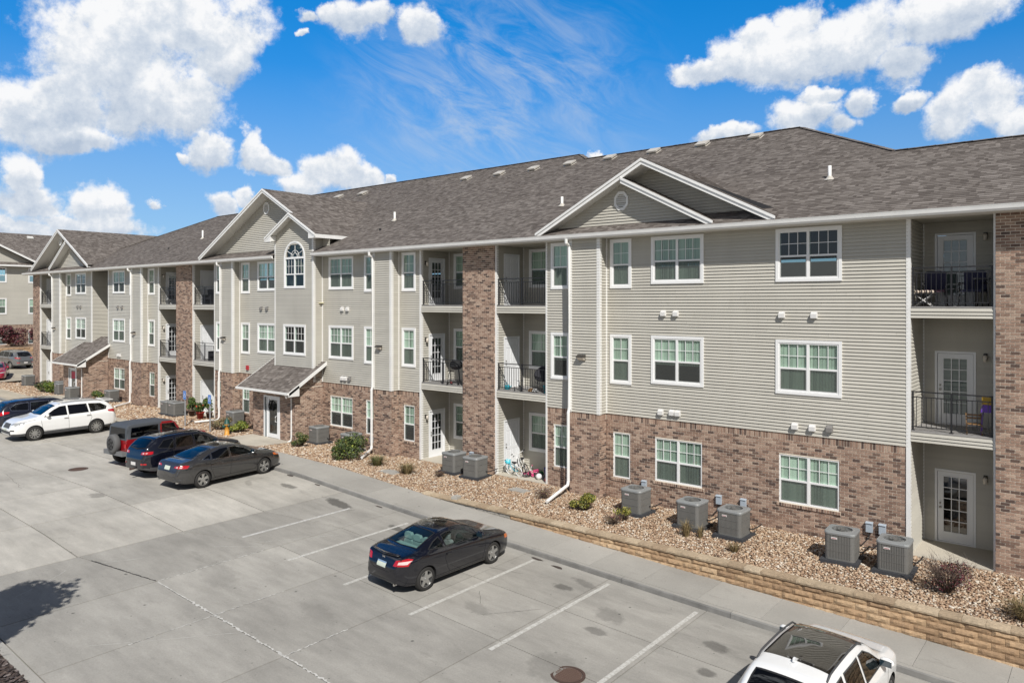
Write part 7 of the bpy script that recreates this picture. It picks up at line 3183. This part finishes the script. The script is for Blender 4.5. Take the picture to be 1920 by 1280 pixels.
COUPE = dict(
    paint='paint_navy_black', W=.875, wb=2.65, xr=-1.325, tr=.315, tw=.205, spokes=5, spw=(.06, .04), rim=.70, clad=-1,
    top=[(-2.14, .60), (-2.12, .84), (-2.04, .985), (-1.78, 1.03), (-1.48, 1.07), (-1.0, 1.235), (-.62, 1.335), (-.2, 1.385), (.15, 1.365), (.6, 1.24), (1.04, 1.02), (1.3, .965), (1.8, .86), (2.1, .74), (2.22, .60), (2.25, .48)],
    belt=[(-2.14, .56), (-2.07, .86), (-1.6, .965), (-.8, .94), (.6, .89), (1.1, .87), (1.8, .78), (2.15, .64), (2.25, .45)],
    zb=[(-2.18, .36), (-2.0, .24), (-1.3, .20), (1.3, .19), (2.1, .21), (2.25, .28)],
    plan=[(-2.14, .60), (-2.04, .77), (-1.88, .90), (-1.65, .965), (-1.3, 1), (1.2, 1), (1.75, .96), (2.05, .88), (2.2, .74), (2.25, .62)],
    roofw=[(-2.18, .6), (-1.75, .68), (-1.4, .63), (-.9, .55), (-.2, .56), (.3, .56), (.9, .63), (1.2, .70), (2.0, .64), (2.25, .5)],
    side_glass=[[(.80, .935), (.60, 1.04), (.30, 1.185), (-.05, 1.275), (-.40, 1.285), (-.60, 1.25), (-.58, .97)], [(-.68, .985), (-.70, 1.225), (-.95, 1.145), (-1.20, 1.03)]],
    top_glass=[[(1.0, -.60), (1.06, 0), (1.0, .60), (.34, .47), (.34, -.47)], [(-1.44, -.55), (-1.50, 0), (-1.44, .55), (-.70, .46), (-.70, -.46)]],
    glass='car_tint', glass_rear='car_clear', glass_front='car_clear', cabin=(-1.3, .95, .70, 1.0), glass_floor=.93, seats=(-.15, -.86), dash=1.0, seat_mat='seat_grey', seat_rise=.05, shelf=(-1.45, -1.0),
    mirror=(.72, .98), handles=[(-.52, .80)],
    patches=[('RR', [(.42, .76), (.76, .78), (.78, .93), (.70, .955), (.47, .90)], 'tail_red', 'tail_light', .005), ('RR', [(.56, .815), (.74, .825), (.78, .905), (.58, .885)], 'tail_pale', 'tail_light', .008),
             ('B', [(-2.06, .80), (-1.98, .81), (-1.95, .92), (-2.04, .95)], 'tail_red', 'tail_light', .005),
             ('R', rect(-.17, .17, .66, .80), 'plate', 'licence_plate', .012), ('R', rect(-.17, .17, .765, .80), 'plate_blue', 'licence_plate_band', .014),
             ('R', rect(-.5, .5, .30, .36), 'cladding', 'bumper_vent', .004),
             ('FF', [(.45, .60), (.80, .62), (.78, .72), (.50, .68)], 'headlamp', 'headlight', .005), ('B', [(1.86, .62), (2.1, .60), (2.06, .70), (1.84, .73)], 'amber', 'marker_lamp', .005),
             ('T', [(-.32, -.36), (-.32, .36), (.18, .36), (.18, -.36)], 'panel_glass', 'sunroof', .004)],
    seams=[('B', [(.98, .86), (.92, .5), (.86, .30)]), ('B', [(-.62, .96), (-.66, .7), (-.55, .42), (-.45, .30)]), ('B', [(.86, .30), (-.45, .30)]), ('B', [(-1.0, .24), (1.0, .24)]),
           ('T', [(-1.56, -.68), (-1.62, 0), (-1.56, .68)]), ('R', [(-.80, .74), (-.5, .70), (-.3, .58), (.3, .58), (.5, .70), (.80, .74)]),
           ('T', [(1.12, -.66), (1.2, 0), (1.12, .66)]), ('T', [(1.12, .68), (2.0, .62)]), ('T', [(1.12, -.68), (2.0, -.62)])])
c = Car('parked_coupe', 'black two-door coupe with pale rear headrests parked alone in the middle of the lot', 'car', (-14.53, 14.57, PK(-14.53)), math.radians(90) - .012, COUPE, .973)
em = MB()
for (x0, x1, z0, z1) in ((-.045, -.025, .86, .93), (.025, .045, .86, .93), (-.025, .025, .885, .905)):
    p = c.hit('R', 0, .9)
    em.box(p.x - .012, p.x + .01, x0, x1, z0, z1)
em.obj('emblem', M_['chrome'], c.root)
ex = MB()
ex.lathe([(.001, -.1), (.03, -.1), (.03, .1)], 12, 'x', (-2.04, -.48, .28))
ex.obj('exhaust_pipe', M_['chrome'], c.root)
sp = MB()
sp.prism([(-2.02, -.50), (-2.11, 0), (-2.02, .50), (-1.95, .50), (-2.03, 0), (-1.95, -.50)], .985, 1.015)
sp.obj('boot_lip', M_['paint_navy_black'], c.root, True)

SEDAN = dict(
    paint='paint_charcoal', W=.925, wb=2.85, xr=-1.425, tr=.335, tw=.225, spokes=5, twin=.17, spw=(.03, .026), rim=.70,
    top=[(-2.40, .58), (-2.38, .90), (-2.26, 1.05), (-2.0, 1.10), (-1.75, 1.13), (-1.2, 1.31), (-.7, 1.43), (-.2, 1.475), (.2, 1.455), (.7, 1.31), (1.18, 1.07), (1.4, 1.01), (1.9, .93), (2.2, .82), (2.38, .66), (2.43, .5)],
    belt=[(-2.40, .54), (-2.3, .93), (-1.7, 1.03), (-.8, .98), (.7, .93), (1.2, .92), (1.9, .84), (2.3, .66), (2.43, .47)],
    zb=[(-2.40, .38), (-2.2, .26), (-1.4, .21), (1.4, .20), (2.2, .22), (2.43, .30)],
    plan=[(-2.40, .66), (-2.30, .79), (-2.12, .90), (-1.85, .965), (-1.4, 1), (1.3, 1), (1.9, .96), (2.22, .88), (2.38, .76), (2.43, .64)],
    roofw=[(-2.40, .62), (-2.0, .70), (-1.6, .64), (-1.0, .58), (-.2, .59), (.3, .59), (1.0, .67), (1.3, .74), (2.1, .68), (2.43, .5)],
    side_glass=[[(.98, .985), (.55, 1.225), (.20, 1.345), (-.12, 1.37), (-.15, .995)], [(-.23, 1.0), (-.20, 1.37), (-.55, 1.35), (-.95, 1.25), (-1.00, 1.04)], [(-1.07, 1.05), (-1.02, 1.225), (-1.42, 1.085)]],
    top_glass=[[(1.14, -.64), (1.20, 0), (1.14, .64), (.42, .50), (.42, -.50)], [(-1.70, -.58), (-1.76, 0), (-1.70, .58), (-.86, .49), (-.86, -.49)]],
    glass='car_privacy', glass_rear='car_tint', glass_front='car_tint', cabin=(-1.5, 1.05, .74, 1.02), glass_floor=.97, seats=(-.1, -1.0), dash=1.12, shelf=(-1.7, -1.1),
    ring_mat='chrome', ring=.014, mirror=(.86, 1.03), handles=[(-.02, .88), (-1.02, .91)],
    patches=[('RR', [(.40, .885), (.86, .86), (.88, .96), (.84, .985), (.45, .945)], 'tail_red', 'tail_light', .005), ('RR', [(.52, .895), (.74, .885), (.76, .935), (.56, .94)], 'tail_pale', 'tail_light', .008),
             ('B', [(-2.36, .86), (-2.02, .90), (-1.98, .965), (-2.34, .975)], 'tail_red', 'tail_light', .005),
             ('R', rect(-.17, .17, .78, .92), 'plate', 'licence_plate', .012), ('RR', [(.48, .40), (.74, .42), (.74, .47), (.50, .46)], 'cladding', 'bumper_vent', .004),
             ('FF', [(.40, .70), (.82, .72), (.80, .82), (.48, .77)], 'headlamp', 'headlight', .005), ('B', [(1.92, .72), (2.22, .68), (2.18, .77), (1.86, .82)], 'amber', 'headlight', .005),
             ('T', [(-.5, -.38), (-.5, .38), (.25, .38), (.25, -.38)], 'panel_glass', 'sunroof', .004)],
    seams=[('B', [(1.12, .92), (1.05, .55), (.98, .33)]), ('B', [(-.19, .98), (-.22, .33)]), ('B', [(-1.05, 1.02), (-1.12, .75), (-1.0, .5), (-.92, .33)]), ('B', [(.98, .33), (-.92, .33)]),
           ('T', [(-1.85, -.70), (-1.90, 0), (-1.85, .70)]), ('R', [(-.84, .82), (-.6, .74), (.6, .74), (.84, .82)]), ('T', [(1.28, -.7), (1.34, 0), (1.28, .7)])])
c = Car('parked_sedan', 'dark grey four-door sedan parked at the kerb in front of the middle porch', 'car', (-27.12, 15.15, PK(-27.12)), math.radians(90) + .10, SEDAN, .95)
ex = MB()
for y in (-.6, .6):
    ex.lathe([(.001, -.08), (.04, -.08), (.04, .1)], 12, 'x', (-2.3, y, .34))
ex.obj('exhaust_pipe', M_['chrome'], c.root)

CROSS = dict(
    paint='paint_black_blue', W=.91, wb=2.70, xr=-1.35, tr=.355, tw=.23, spokes=5, twin=.14, spw=(.035, .03), rim=.68, clad=.47, arch=1.13,
    top=[(-2.27, .70), (-2.25, 1.00), (-2.14, 1.20), (-1.95, 1.43), (-1.68, 1.60), (-1.2, 1.655), (-.4, 1.68), (.2, 1.65), (.6, 1.53), (1.12, 1.20), (1.32, 1.14), (1.8, 1.07), (2.1, .97), (2.25, .80), (2.32, .56)],
    belt=[(-2.27, .64), (-2.18, 1.02), (-1.6, 1.11), (.6, 1.03), (1.2, 1.02), (1.9, .95), (2.2, .78), (2.32, .52)],
    zb=[(-2.27, .42), (-2.0, .32), (-1.3, .26), (1.3, .25), (2.1, .28), (2.32, .36)],
    plan=[(-2.27, .66), (-2.17, .80), (-2.0, .91), (-1.75, .97), (-1.3, 1), (1.3, 1), (1.8, .97), (2.1, .89), (2.27, .77), (2.32, .66)],
    roofw=[(-2.27, .66), (-1.95, .64), (-1.6, .62), (-.9, .64), (-.2, .65), (.3, .64), (1.0, .70), (1.3, .77), (2.0, .70), (2.32, .55)],
    side_glass=[[(.95, 1.10), (.50, 1.39), (.22, 1.515), (-.08, 1.53), (-.10, 1.105)], [(-.20, 1.105), (-.18, 1.535), (-.90, 1.52), (-.98, 1.12)], [(-1.08, 1.13), (-1.02, 1.515), (-1.42, 1.48), (-1.72, 1.22)]],
    top_glass=[[(1.10, -.66), (1.16, 0), (1.10, .66), (.42, .55), (.42, -.55)], [(-2.10, -.56), (-2.14, 0), (-2.10, .56), (-1.76, .50), (-1.76, -.50)]],
    glass='car_privacy', glass_front='car_tint', glass_rear='car_privacy', cabin=(-1.9, 1.0, .76, 1.15), glass_floor=1.08, seats=(-.05, -1.0), dash=1.08, seat_rise=.10,
    mirror=(.82, 1.14), handles=[(-.02, .98), (-1.0, 1.0)],
    patches=[('RR', [(.42, 1.00), (.80, 1.00), (.84, 1.09), (.80, 1.12), (.46, 1.09)], 'tail_red', 'tail_light', .006), ('RR', [(.52, 1.03), (.70, 1.03), (.72, 1.075), (.55, 1.075)], 'tail_pale', 'tail_light', .009),
             ('B', [(-2.24, 1.0), (-1.95, 1.04), (-1.90, 1.11), (-2.18, 1.12)], 'tail_red', 'tail_light', .006),
             ('R', rect(-.17, .17, .56, .69), 'label_white', 'licence_plate', .014), ('RR', rect(.52, .72, .60, .66), 'tail_red', 'reflector', .006),
             ('FF', [(.38, .84), (.80, .84), (.78, .92), (.45, .89)], 'headlamp', 'headlight', .006), ('B', [(1.95, .70), (2.16, .66), (2.12, .76), (1.92, .79)], 'amber', 'marker_lamp', .006)],
    seams=[('B', [(1.1, 1.0), (1.02, .5)]), ('B', [(-.15, 1.08), (-.18, .5)]), ('B', [(-1.03, 1.1), (-1.12, .85), (-.98, .5)]), ('R', [(-.82, .92), (-.7, .74), (.7, .74), (.82, .92)]), ('T', [(1.26, -.72), (1.32, 0), (1.26, .72)])])


def roof_rails(c, x0, x1, y, z, mat='cladding'):
    mb = MB()
    for s in (-1, 1):
        pts = []
        for k in range(11):
            x = x0 + (x1 - x0) * k / 10
            h = c.hit('T', x, s * y)
            pts.append((x, s * y, (h.z if h else z) + (.0 if k in (0, 10) else .055)))
        mb.tube(pts, .018, 6)
    mb.obj('roof_rail', M_[mat], c.root, True)


c = Car('parked_crossover', 'navy black crossover with grey lower cladding parked between the red off-roader and the grey sedan', 'car', (-29.6, 15.0, PK(-29.6)), math.radians(90) + .09, CROSS, .96)
roof_rails(c, -1.6, .3, .56, 1.66, 'alloy_dark')
th = MB()
th.bar((-2.2, 0, .42), (-2.45, 0, .40), .06, .05)
th.lathe([(.001, .42), (.03, .43), (.025, .47), (.001, .48)], 10, 'z', (-2.43, 0, 0))
th.obj('tow_hitch', M_['iron_rust'], c.root)

# boxy off-roader with a grey hard top and a spare wheel on the tail
def jeep_paint(x, y, z):
    if z < .44:
        return 2
    if z > 1.20 and x < -.33:
        return 3
    if z > 1.745:
        return 3
    return 0


JEEP = dict(
    paint='paint_red', mat3='hardtop', W=.80, wb=2.42, xr=-1.21, tr=.40, tw=.255, spokes=5, spw=(.06, .05), rim=.60, rim_mat='alloy_dark', inset=-.10, arch=1.12, sig=.02, drop=.05, bulge=.0, sh=.995, sh2=.985,
    paintfn=jeep_paint,
    top=[(-1.80, 1.15), (-1.78, 1.66), (-1.70, 1.77), (-1.55, 1.81), (-.6, 1.83), (.2, 1.80), (.38, 1.72), (.66, 1.30), (.72, 1.20), (.8, 1.18), (1.4, 1.13), (1.88, 1.09), (1.94, 1.04), (1.97, .75)],
    belt=[(-1.80, 1.12), (-1.75, 1.20), (.66, 1.19), (.74, 1.16), (1.4, 1.09), (1.9, 1.03), (1.97, .72)],
    zb=[(-1.80, .55), (-1.6, .50), (-1.0, .42), (1.0, .42), (1.8, .48), (1.97, .52)],
    plan=[(-1.80, .96), (-1.7, 1), (.6, 1), (1.0, .94), (1.85, .80), (1.97, .76)],
    roofw=[(-1.80, .72), (-1.6, .72), (.2, .71), (.5, .70), (.72, .72), (1.0, .66), (1.9, .54), (1.97, .5)],
    side_glass=[[(-1.62, 1.26), (-1.56, 1.66), (-.42, 1.68), (-.42, 1.26)], [(-.24, 1.25), (-.24, 1.67), (.30, 1.66), (.52, 1.25)]],
    top_glass=[[(.66, -.62), (.66, .62), (.42, .60), (.42, -.60)]],
    glass='car_privacy', glass_front='car_tint', cabin=(-1.6, .55, .68, 1.22), glass_floor=1.2, seats=(-.25, -1.0), dash=.6, seat_rise=.12,
    mirror=(.52, 1.26), mirror_mat='plastic_black', handles=[(-.12, 1.08)], handle_mat='plastic_black',
    patches=[('R', [(-.64, 1.24), (.64, 1.24), (.60, 1.66), (-.60, 1.66)], 'car_glass', 'rear_window', .012), ('RR', rect(.62, .76, .84, 1.02), 'tail_red', 'tail_light', .02),
             ('FF', [(.30 + .13 * math.cos(a), .92 + .13 * math.sin(a)) for a in np.linspace(0, 6.28, 14)[:-1]], 'headlamp', 'headlight', .012)],
    seams=[('B', [(.56, 1.18), (.52, .5)]), ('B', [(-.33, 1.72), (-.33, .62), (-.2, .5)]), ('B', [(-1.75, 1.20), (.56, 1.20)]), ('R', [(-.62, 1.2), (-.62, .62)])])
c = Car('parked_off_roader', 'boxy red off-roader with grey hard top and spare wheel on its tail', 'car', (-32.45, 15.2, PK(-32.45)), math.radians(90) + .06, JEEP, .98)
sp = MB()
sp.lathe([(.001, -.13), (.26, -.13), (.30, -.12), (.37, -.12), (.405, -.08), (.405, .08), (.37, .12), (.28, .12), (.27, .02), (.001, .02)], 32, 'x', (-1.98, -.05, 1.0))
o = sp.obj('spare_wheel', M_['tyre_grey'], c.root, True)
sp = MB()
sp.lathe([(.245, -.145), (.20, -.14), (.19, -.10), (.001, -.10)], 24, 'x', (-1.98, -.05, 1.0))
for k in range(5):
    a = 2 * math.pi * k / 5
    sp.bar((-2.115, -.05 + .05 * math.cos(a), 1.0 + .05 * math.sin(a)), (-2.12, -.05 + .22 * math.cos(a), 1.0 + .22 * math.sin(a)), .07, .03, up=(1, 0, 0))
sp.obj('rim', M_['alloy_dark'], o)
bp = MB()
bp.box(-2.0, -1.80, -.80, .80, .52, .70)
bp.box(-1.86, -1.78, -.1, .02, .9, 1.1)
bp.obj('rear_bumper', M_['grey_bumper'], c.root)
fb = MB()
fb.box(1.97, 2.15, -.72, .72, .52, .68)
fb.obj('front_bumper', M_['cladding'], c.root)
for x in (-1.21, 1.21):
    for s in (-1, 1):
        f = MB()
        R0, R1 = .46, .50
        for k in range(12):
            a0, a1 = math.radians(8 + 164 * k / 12), math.radians(8 + 164 * (k + 1) / 12)
            q = []
            for (a, r, y) in ((a0, R1, .78), (a1, R1, .78), (a1, R1, .955), (a0, R1, .955), (a0, R0, .955), (a1, R0, .955)):
                q.append((x + r * math.cos(a) * 1.08, s * y, .40 + r * math.sin(a)))
            f.add(q, [(0, 1, 2, 3), (3, 2, 5, 4)])
        f.obj('wheel_flare', M_['cladding'], c.root)

SUV = dict(
    paint='paint_white', W=.975, wb=2.90, xr=-1.45, tr=.37, tw=.24, spokes=10, spw=(.028, .024), rim=.68, clad=.42, arch=1.12,
    top=[(-2.52, .70), (-2.50, 1.05), (-2.42, 1.25), (-2.22, 1.52), (-1.98, 1.68), (-1.5, 1.745), (-.5, 1.77), (.2, 1.735), (.62, 1.58), (1.15, 1.24), (1.35, 1.17), (1.9, 1.09), (2.2, .99), (2.38, .84), (2.45, .58)],
    belt=[(-2.52, .62), (-2.42, 1.03), (-1.8, 1.14), (.6, 1.07), (1.25, 1.05), (1.9, .98), (2.3, .80), (2.45, .53)],
    zb=[(-2.52, .44), (-2.2, .32), (-1.4, .27), (1.4, .26), (2.2, .28), (2.45, .36)],
    plan=[(-2.52, .79), (-2.38, .91), (-2.1, .965), (-1.4, 1), (1.4, 1), (1.9, .97), (2.22, .89), (2.40, .77), (2.45, .66)],
    roofw=[(-2.52, .70), (-2.2, .66), (-1.8, .65), (-1.0, .67), (-.2, .68), (.3, .67), (1.0, .73), (1.4, .80), (2.1, .74), (2.45, .58)],
    side_glass=[[(1.02, 1.14), (.55, 1.44), (.25, 1.575), (-.02, 1.60), (-.04, 1.15)], [(-.14, 1.155), (-.12, 1.605), (-1.02, 1.60), (-1.08, 1.175)], [(-1.18, 1.18), (-1.12, 1.595), (-1.72, 1.555), (-2.02, 1.38), (-1.95, 1.24)]],
    top_glass=[[(1.12, -.70), (1.18, 0), (1.12, .70), (.44, .58), (.44, -.58)], [(-2.40, -.60), (-2.44, 0), (-2.40, .60), (-2.10, .52), (-2.10, -.52)]],
    glass='car_privacy', glass_front='car_tint', glass_rear='car_privacy', cabin=(-2.1, 1.02, .80, 1.2), glass_floor=1.12, seats=(0, -1.0), dash=1.1, seat_rise=.12,
    mirror=(.90, 1.18), handles=[(.02, 1.0), (-1.06, 1.02)], handle_mat='chrome', ring_mat='car_dark',
    patches=[('FF', [(.40, .84), (.86, .86), (.84, .98), (.52, .92)], 'headlamp', 'headlight', .006), ('B', [(1.92, .90), (2.30, .80), (2.26, .90), (1.86, 1.0)], 'headlamp', 'headlight', .006),
             ('F', [(-.42, .68), (.42, .68), (.36, .90), (-.36, .90)], 'cladding', 'grille', .006), ('F', [(-.7, .42), (.7, .42), (.66, .56), (-.66, .56)], 'cladding', 'air_intake', .005),
             ('F', rect(-.16, .16, .56, .67), 'plate', 'licence_plate', .016), ('FF', [(.62, .56), (.80, .56), (.80, .62), (.64, .62)], 'car_dark', 'fog_lamp', .006),
             ('B', [(-2.46, 1.02), (-2.08, 1.10), (-2.04, 1.19), (-2.40, 1.20)], 'tail_red', 'tail_light', .006), ('RR', [(.55, 1.0), (.86, 1.0), (.88, 1.17), (.66, 1.15)], 'tail_red', 'tail_light', .006),
             ('R', rect(-.17, .17, .86, .98), 'plate', 'licence_plate', .012)],
    seams=[('B', [(1.18, 1.03), (1.08, .46)]), ('B', [(-.09, 1.12), (-.12, .46)]), ('B', [(-1.13, 1.15), (-1.22, .9), (-1.05, .46)]), ('B', [(1.08, .46), (-1.05, .46)]), ('T', [(1.32, -.76), (1.38, 0), (1.32, .76)]),
           ('B', [(1.36, 1.06), (2.1, .96)])])
c = Car('parked_suv', 'white seven-seat suv parked with its front towards the lot', 'car', (-42.98, 14.95, PK(-42.98)), math.radians(-90), SUV, .995)
roof_rails(c, -1.9, .3, .60, 1.75, 'alloy')
mb = MB()
mb.prism([(-2.46, -.52), (-2.46, .52), (-2.0, .58), (-2.0, -.58)], 1.655, 1.69)
mb.obj('roof_spoiler', M_['paint_white'], c.root)

SUV2 = dict(SUV, paint='paint_dark_blue', ring_mat='chrome', ring=.022, clad=.5)
c = Car('parked_suv', 'dark blue suv with chrome window frames parked left of the white one', 'car', (-45.9, 15.3, PK(-45.9)), math.radians(90), SUV2, .98)

XW = dict(CROSS, paint='paint_white', clad=.40, W=.93,
          patches=[p for p in CROSS['patches'] if p[2] != 'amber'] + [('T', [(-1.28, -.57), (-1.28, .57), (.38, .565), (.38, -.565)], 'panel_glass', 'panorama_roof', .006), ('R', rect(-.17, .17, .80, .92), 'plate', 'licence_plate', .012)],
          glass='car_tint', spokes=5, ring_mat='cladding')
c = Car('parked_crossover', 'white crossover with a dark glass roof at the lower right corner', 'car', (-4.28, 14.12, PK(-4.28)), math.radians(90) - .03, XW, .98)
roof_rails(c, -1.5, .38, .60, 1.66, 'cladding')
fin = MB()
fin.prism([(-.10, 0), (.10, 0), (-.04, .07), (-.10, .06)], -.02, .02, Matrix.Translation((-1.28, 0, 1.655)) @ Matrix.Rotation(math.pi / 2, 4, 'X'))
fin.obj('roof_aerial', M_['paint_white'], c.root)

XG = dict(CROSS, paint='paint_silver', see_through=False, glass='car_glass', glass_front='car_glass', glass_rear='car_glass', clad=.40, nst=36)
c = Car('parked_crossover', 'silver grey crossover seen from behind beside the far building', 'car', (-82.8, 24.6, PK(-82.8)), math.radians(192), XG, 1.02)
RS = dict(SEDAN, paint='paint_crimson', see_through=False, glass='car_glass', glass_front='car_glass_blue', glass_rear='car_glass', ring_mat='car_dark', nst=36,
          patches=SEDAN['patches'] + [('F', rect(-.17, .17, .58, .70), 'label_white', 'licence_plate', .014), ('F', [(-.45, .70), (.45, .70), (.4, .78), (-.4, .78)], 'car_dark', 'grille', .006)])
c = Car('red_car', 'crimson car facing the lot at the far left edge', 'car', (-75.9, 21.35, SW(-75.9) - .14), math.radians(-20), RS, .97)
# ------------------------------------------------------------------ far building and its planting
FB = thing('apartment_building', 'matching beige sided building with brown hip roof at the far left, behind the red bushes', 'apartment building', (-93, 28, 1.6))
FB['in_world'] = 1
FF = Facade()
XB = -93.0
ZF = 4.5
U2, N2 = Vector((0, 1, 0)), Vector((1, 0, 0))
holes, bh = [], []
for (y0, y1, u) in ((25.35, 27.17, 2), (29.22, 30.2, 1), (21.6, 23.4, 2), (32.6, 34.4, 2), (17.6, 18.6, 1)):
    for zb, zt in ((9.04, 10.71), (5.62, 7.36)):
        holes.append((y0 + .05, y1 - .05, zb + .05, zt - .05))
        put_window(0, 0, y1 - y0, zt - zb, u, True, None, 'full' if zb < 8 else 'none', root=FB, R=side_matrix(XB, y0, zb))
    bh.append((y0, y1, 2.35, 3.84))
    put_window(0, 0, y1 - y0, 1.49, u, False, None, 'none', root=FB, R=side_matrix(XB, y0, 2.35))
FF.siding((XB, 0, 0), U2, N2, 14, 46, ZF, 10.75, holes, phase=ZF)
FF.brick((XB, 0, 0), U2, N2, 14, 46, 1.2, ZF, bh)
FF.siding((0, 14, 0), FX, FN, -108, XB, ZF, 10.75, phase=ZF)
FF.brick((0, 14, 0), FX, FN, -108, XB, 1.2, ZF)
FF.build(FB, 120)
rp = []
S2 = math.hypot(1, .5)
xe, ze = XB + .6, 10.98
rp.append((Vector((xe, 13.4, ze)), Vector((0, 1, 0)), Vector((-1, 0, .5)).normalized(), [(0, 0), (34, 0), (34 - 9.2, 8.1 * S2), (9.0, 8.1 * S2)]))
# hip roof peak nearer the corner seen in the photograph
# cross gable on the facade
gy, gz, gh = 23.5, 14.55, 7.0
for s in (-1, 1):
    L = math.hypot(gh, gh * .5)
    T = Vector((0, -s * gh, gh * .5)).normalized()
    if s > 0:
        rp.append((Vector((xe - 7, gy + gh, gz - gh * .5)), Vector((1, 0, 0)), T, [(0, 0), (7.1, 0), (7.1, L), (0, L)]))
    else:
        rp.append((Vector((xe + .1, gy - gh, gz - gh * .5)), Vector((-1, 0, 0)), T, [(0, 0), (7.1, 0), (7.1, L), (0, L)]))
    mb = MB()
    vs = []
    for x in (xe + .10, xe + .14):
        vs += [(x, gy + s * gh, gz - gh * .5 - .2), (x, gy, gz - .2), (x, gy, gz + .01), (x, gy + s * gh, gz - gh * .5 + .01)]
    mb.add(vs, [(0, 1, 2, 3), (7, 6, 5, 4), (0, 4, 5, 1), (3, 2, 6, 7)])
    mb.obj('rake_board', M_['white_trim'], FB)
mb = MB()
e = .1016
k = 0
while ze + .25 + k * e < gz - .2:
    z0 = ze + .25 + k * e
    hw = (gz - .15 - z0) / .5
    mb.add([(XB + .017, gy - hw, z0), (XB + .017, gy + hw, z0), (XB + .003, gy + hw - .2, z0 + e), (XB + .003, gy - hw + .2, z0 + e)], [(0, 1, 2, 3)])
    k += 1
mb.obj('gable_siding', M_['vinyl_siding'], FB, kind='stuff')
build_roof(FB, rp, 0, expo=.2)
mb = MB()
mb.quad((XB - 7.5, 22.4, ze + 4.05), (XB - 7.5, 38.2, ze + 4.05), (XB - 15.5, 47, ze), (XB - 15.5, 13.4, ze))
mb.add([(XB - 7.5, 22.4, ze + 4.05), (XB - 15.5, 13.4, ze), (xe, 13.4, ze)], [(0, 1, 2)])
mb.add([(XB - 7.5, 38.2, ze + 4.05), (xe, 47.4, ze), (XB - 15.5, 47.4, ze)], [(0, 1, 2)])
mb.obj('roof_back', M_['roof_deck'], FB)
mb = MB()
mb.box(xe - .05, xe + .08, 13.3, 47.5, ze - .17, ze - .01)
mb.obj('gutter', M_['white_trim'], FB)
mb = MB()
mb.box(XB, xe - .051, 13.4, 47.4, ze - .20, ze - .18)
mb.obj('soffit', M_['soffit_white'], FB)
for y in (25.0, 29.4):
    mb = MB()
    Mx = Matrix.Translation((xe - 6.9, y + 2.0, ze + 3.48)) @ Matrix.Rotation(math.atan(.5), 4, 'Y')
    mb.obox(Mx, -.25, .25, -.3, .3, 0, .16)
    mb.obj('roof_vent', M_['soffit_white'], FB)


# low tan terrace walls and bushes in front of it
def low_wall(x, y0, y1, z0, h, lab):
    t = thing('terrace_wall', lab, 'retaining wall', (x, (y0 + y1) / 2, z0))
    t['in_world'] = 1
    n = int((y1 - y0) / .5)
    ms = [block_mesh(.49, .19, .03).mesh('block', M_['wall_block']) for _ in range(3)]
    for c in range(int(h / .2)):
        for k in range(n):
            mkobj('block', random.choice(ms), t, M=side_matrix(x, y0 + .5 * k + (c % 2) * .2, z0 + .2 * c))


low_wall(-87.6, 22.5, 33, 1.15, .6, 'lower tan block terrace wall behind the silver crossover')
low_wall(-89.2, 22.5, 33, 1.75, .5, 'upper tan block terrace wall below the red bushes')
mb = MB()
mb.box(-93, -89.2, 14, 46, .8, 2.22)
mb.box(-89.2, -87.6, 14, 46, .8, 1.72)
o = mb.obj('terrace', M_['bed_soil'], None, kind='structure')
for (x, y, rx, rz, n, lab) in ((-90.6, 27.0, 1.5, 1.05, 2600, 'large dark red bush in front of the far building, left one'), (-90.4, 29.7, 1.2, .95, 2000, 'dark red bush in front of the far building, right one')):
    t = thing('red_bush', lab, 'bush', (x, y, 2.2))
    leaf_cloud(n, 0, rz, rx, rx, rz, .12, .1, base=.05, lumps=10).obj('foliage', [M_['leaf_red'], M_['twig']], t)
    twigs(24, rx, rz * 1.5, .02).obj('stems', M_['twig'], t)
t = thing('golden_bush', 'small bright yellow green bush at the left edge beside the silver crossover', 'bush', (-84.6, 23.3, PK(-84.6)))
leaf_cloud(1200, 0, 1.05, .8, .8, .75, .1, .2, base=.05).obj('foliage', [M_['leaf_bright'], M_['leaf_yellow']], t)
twigs(16, .7, 1.5, .015).obj('stems', M_['twig'], t)
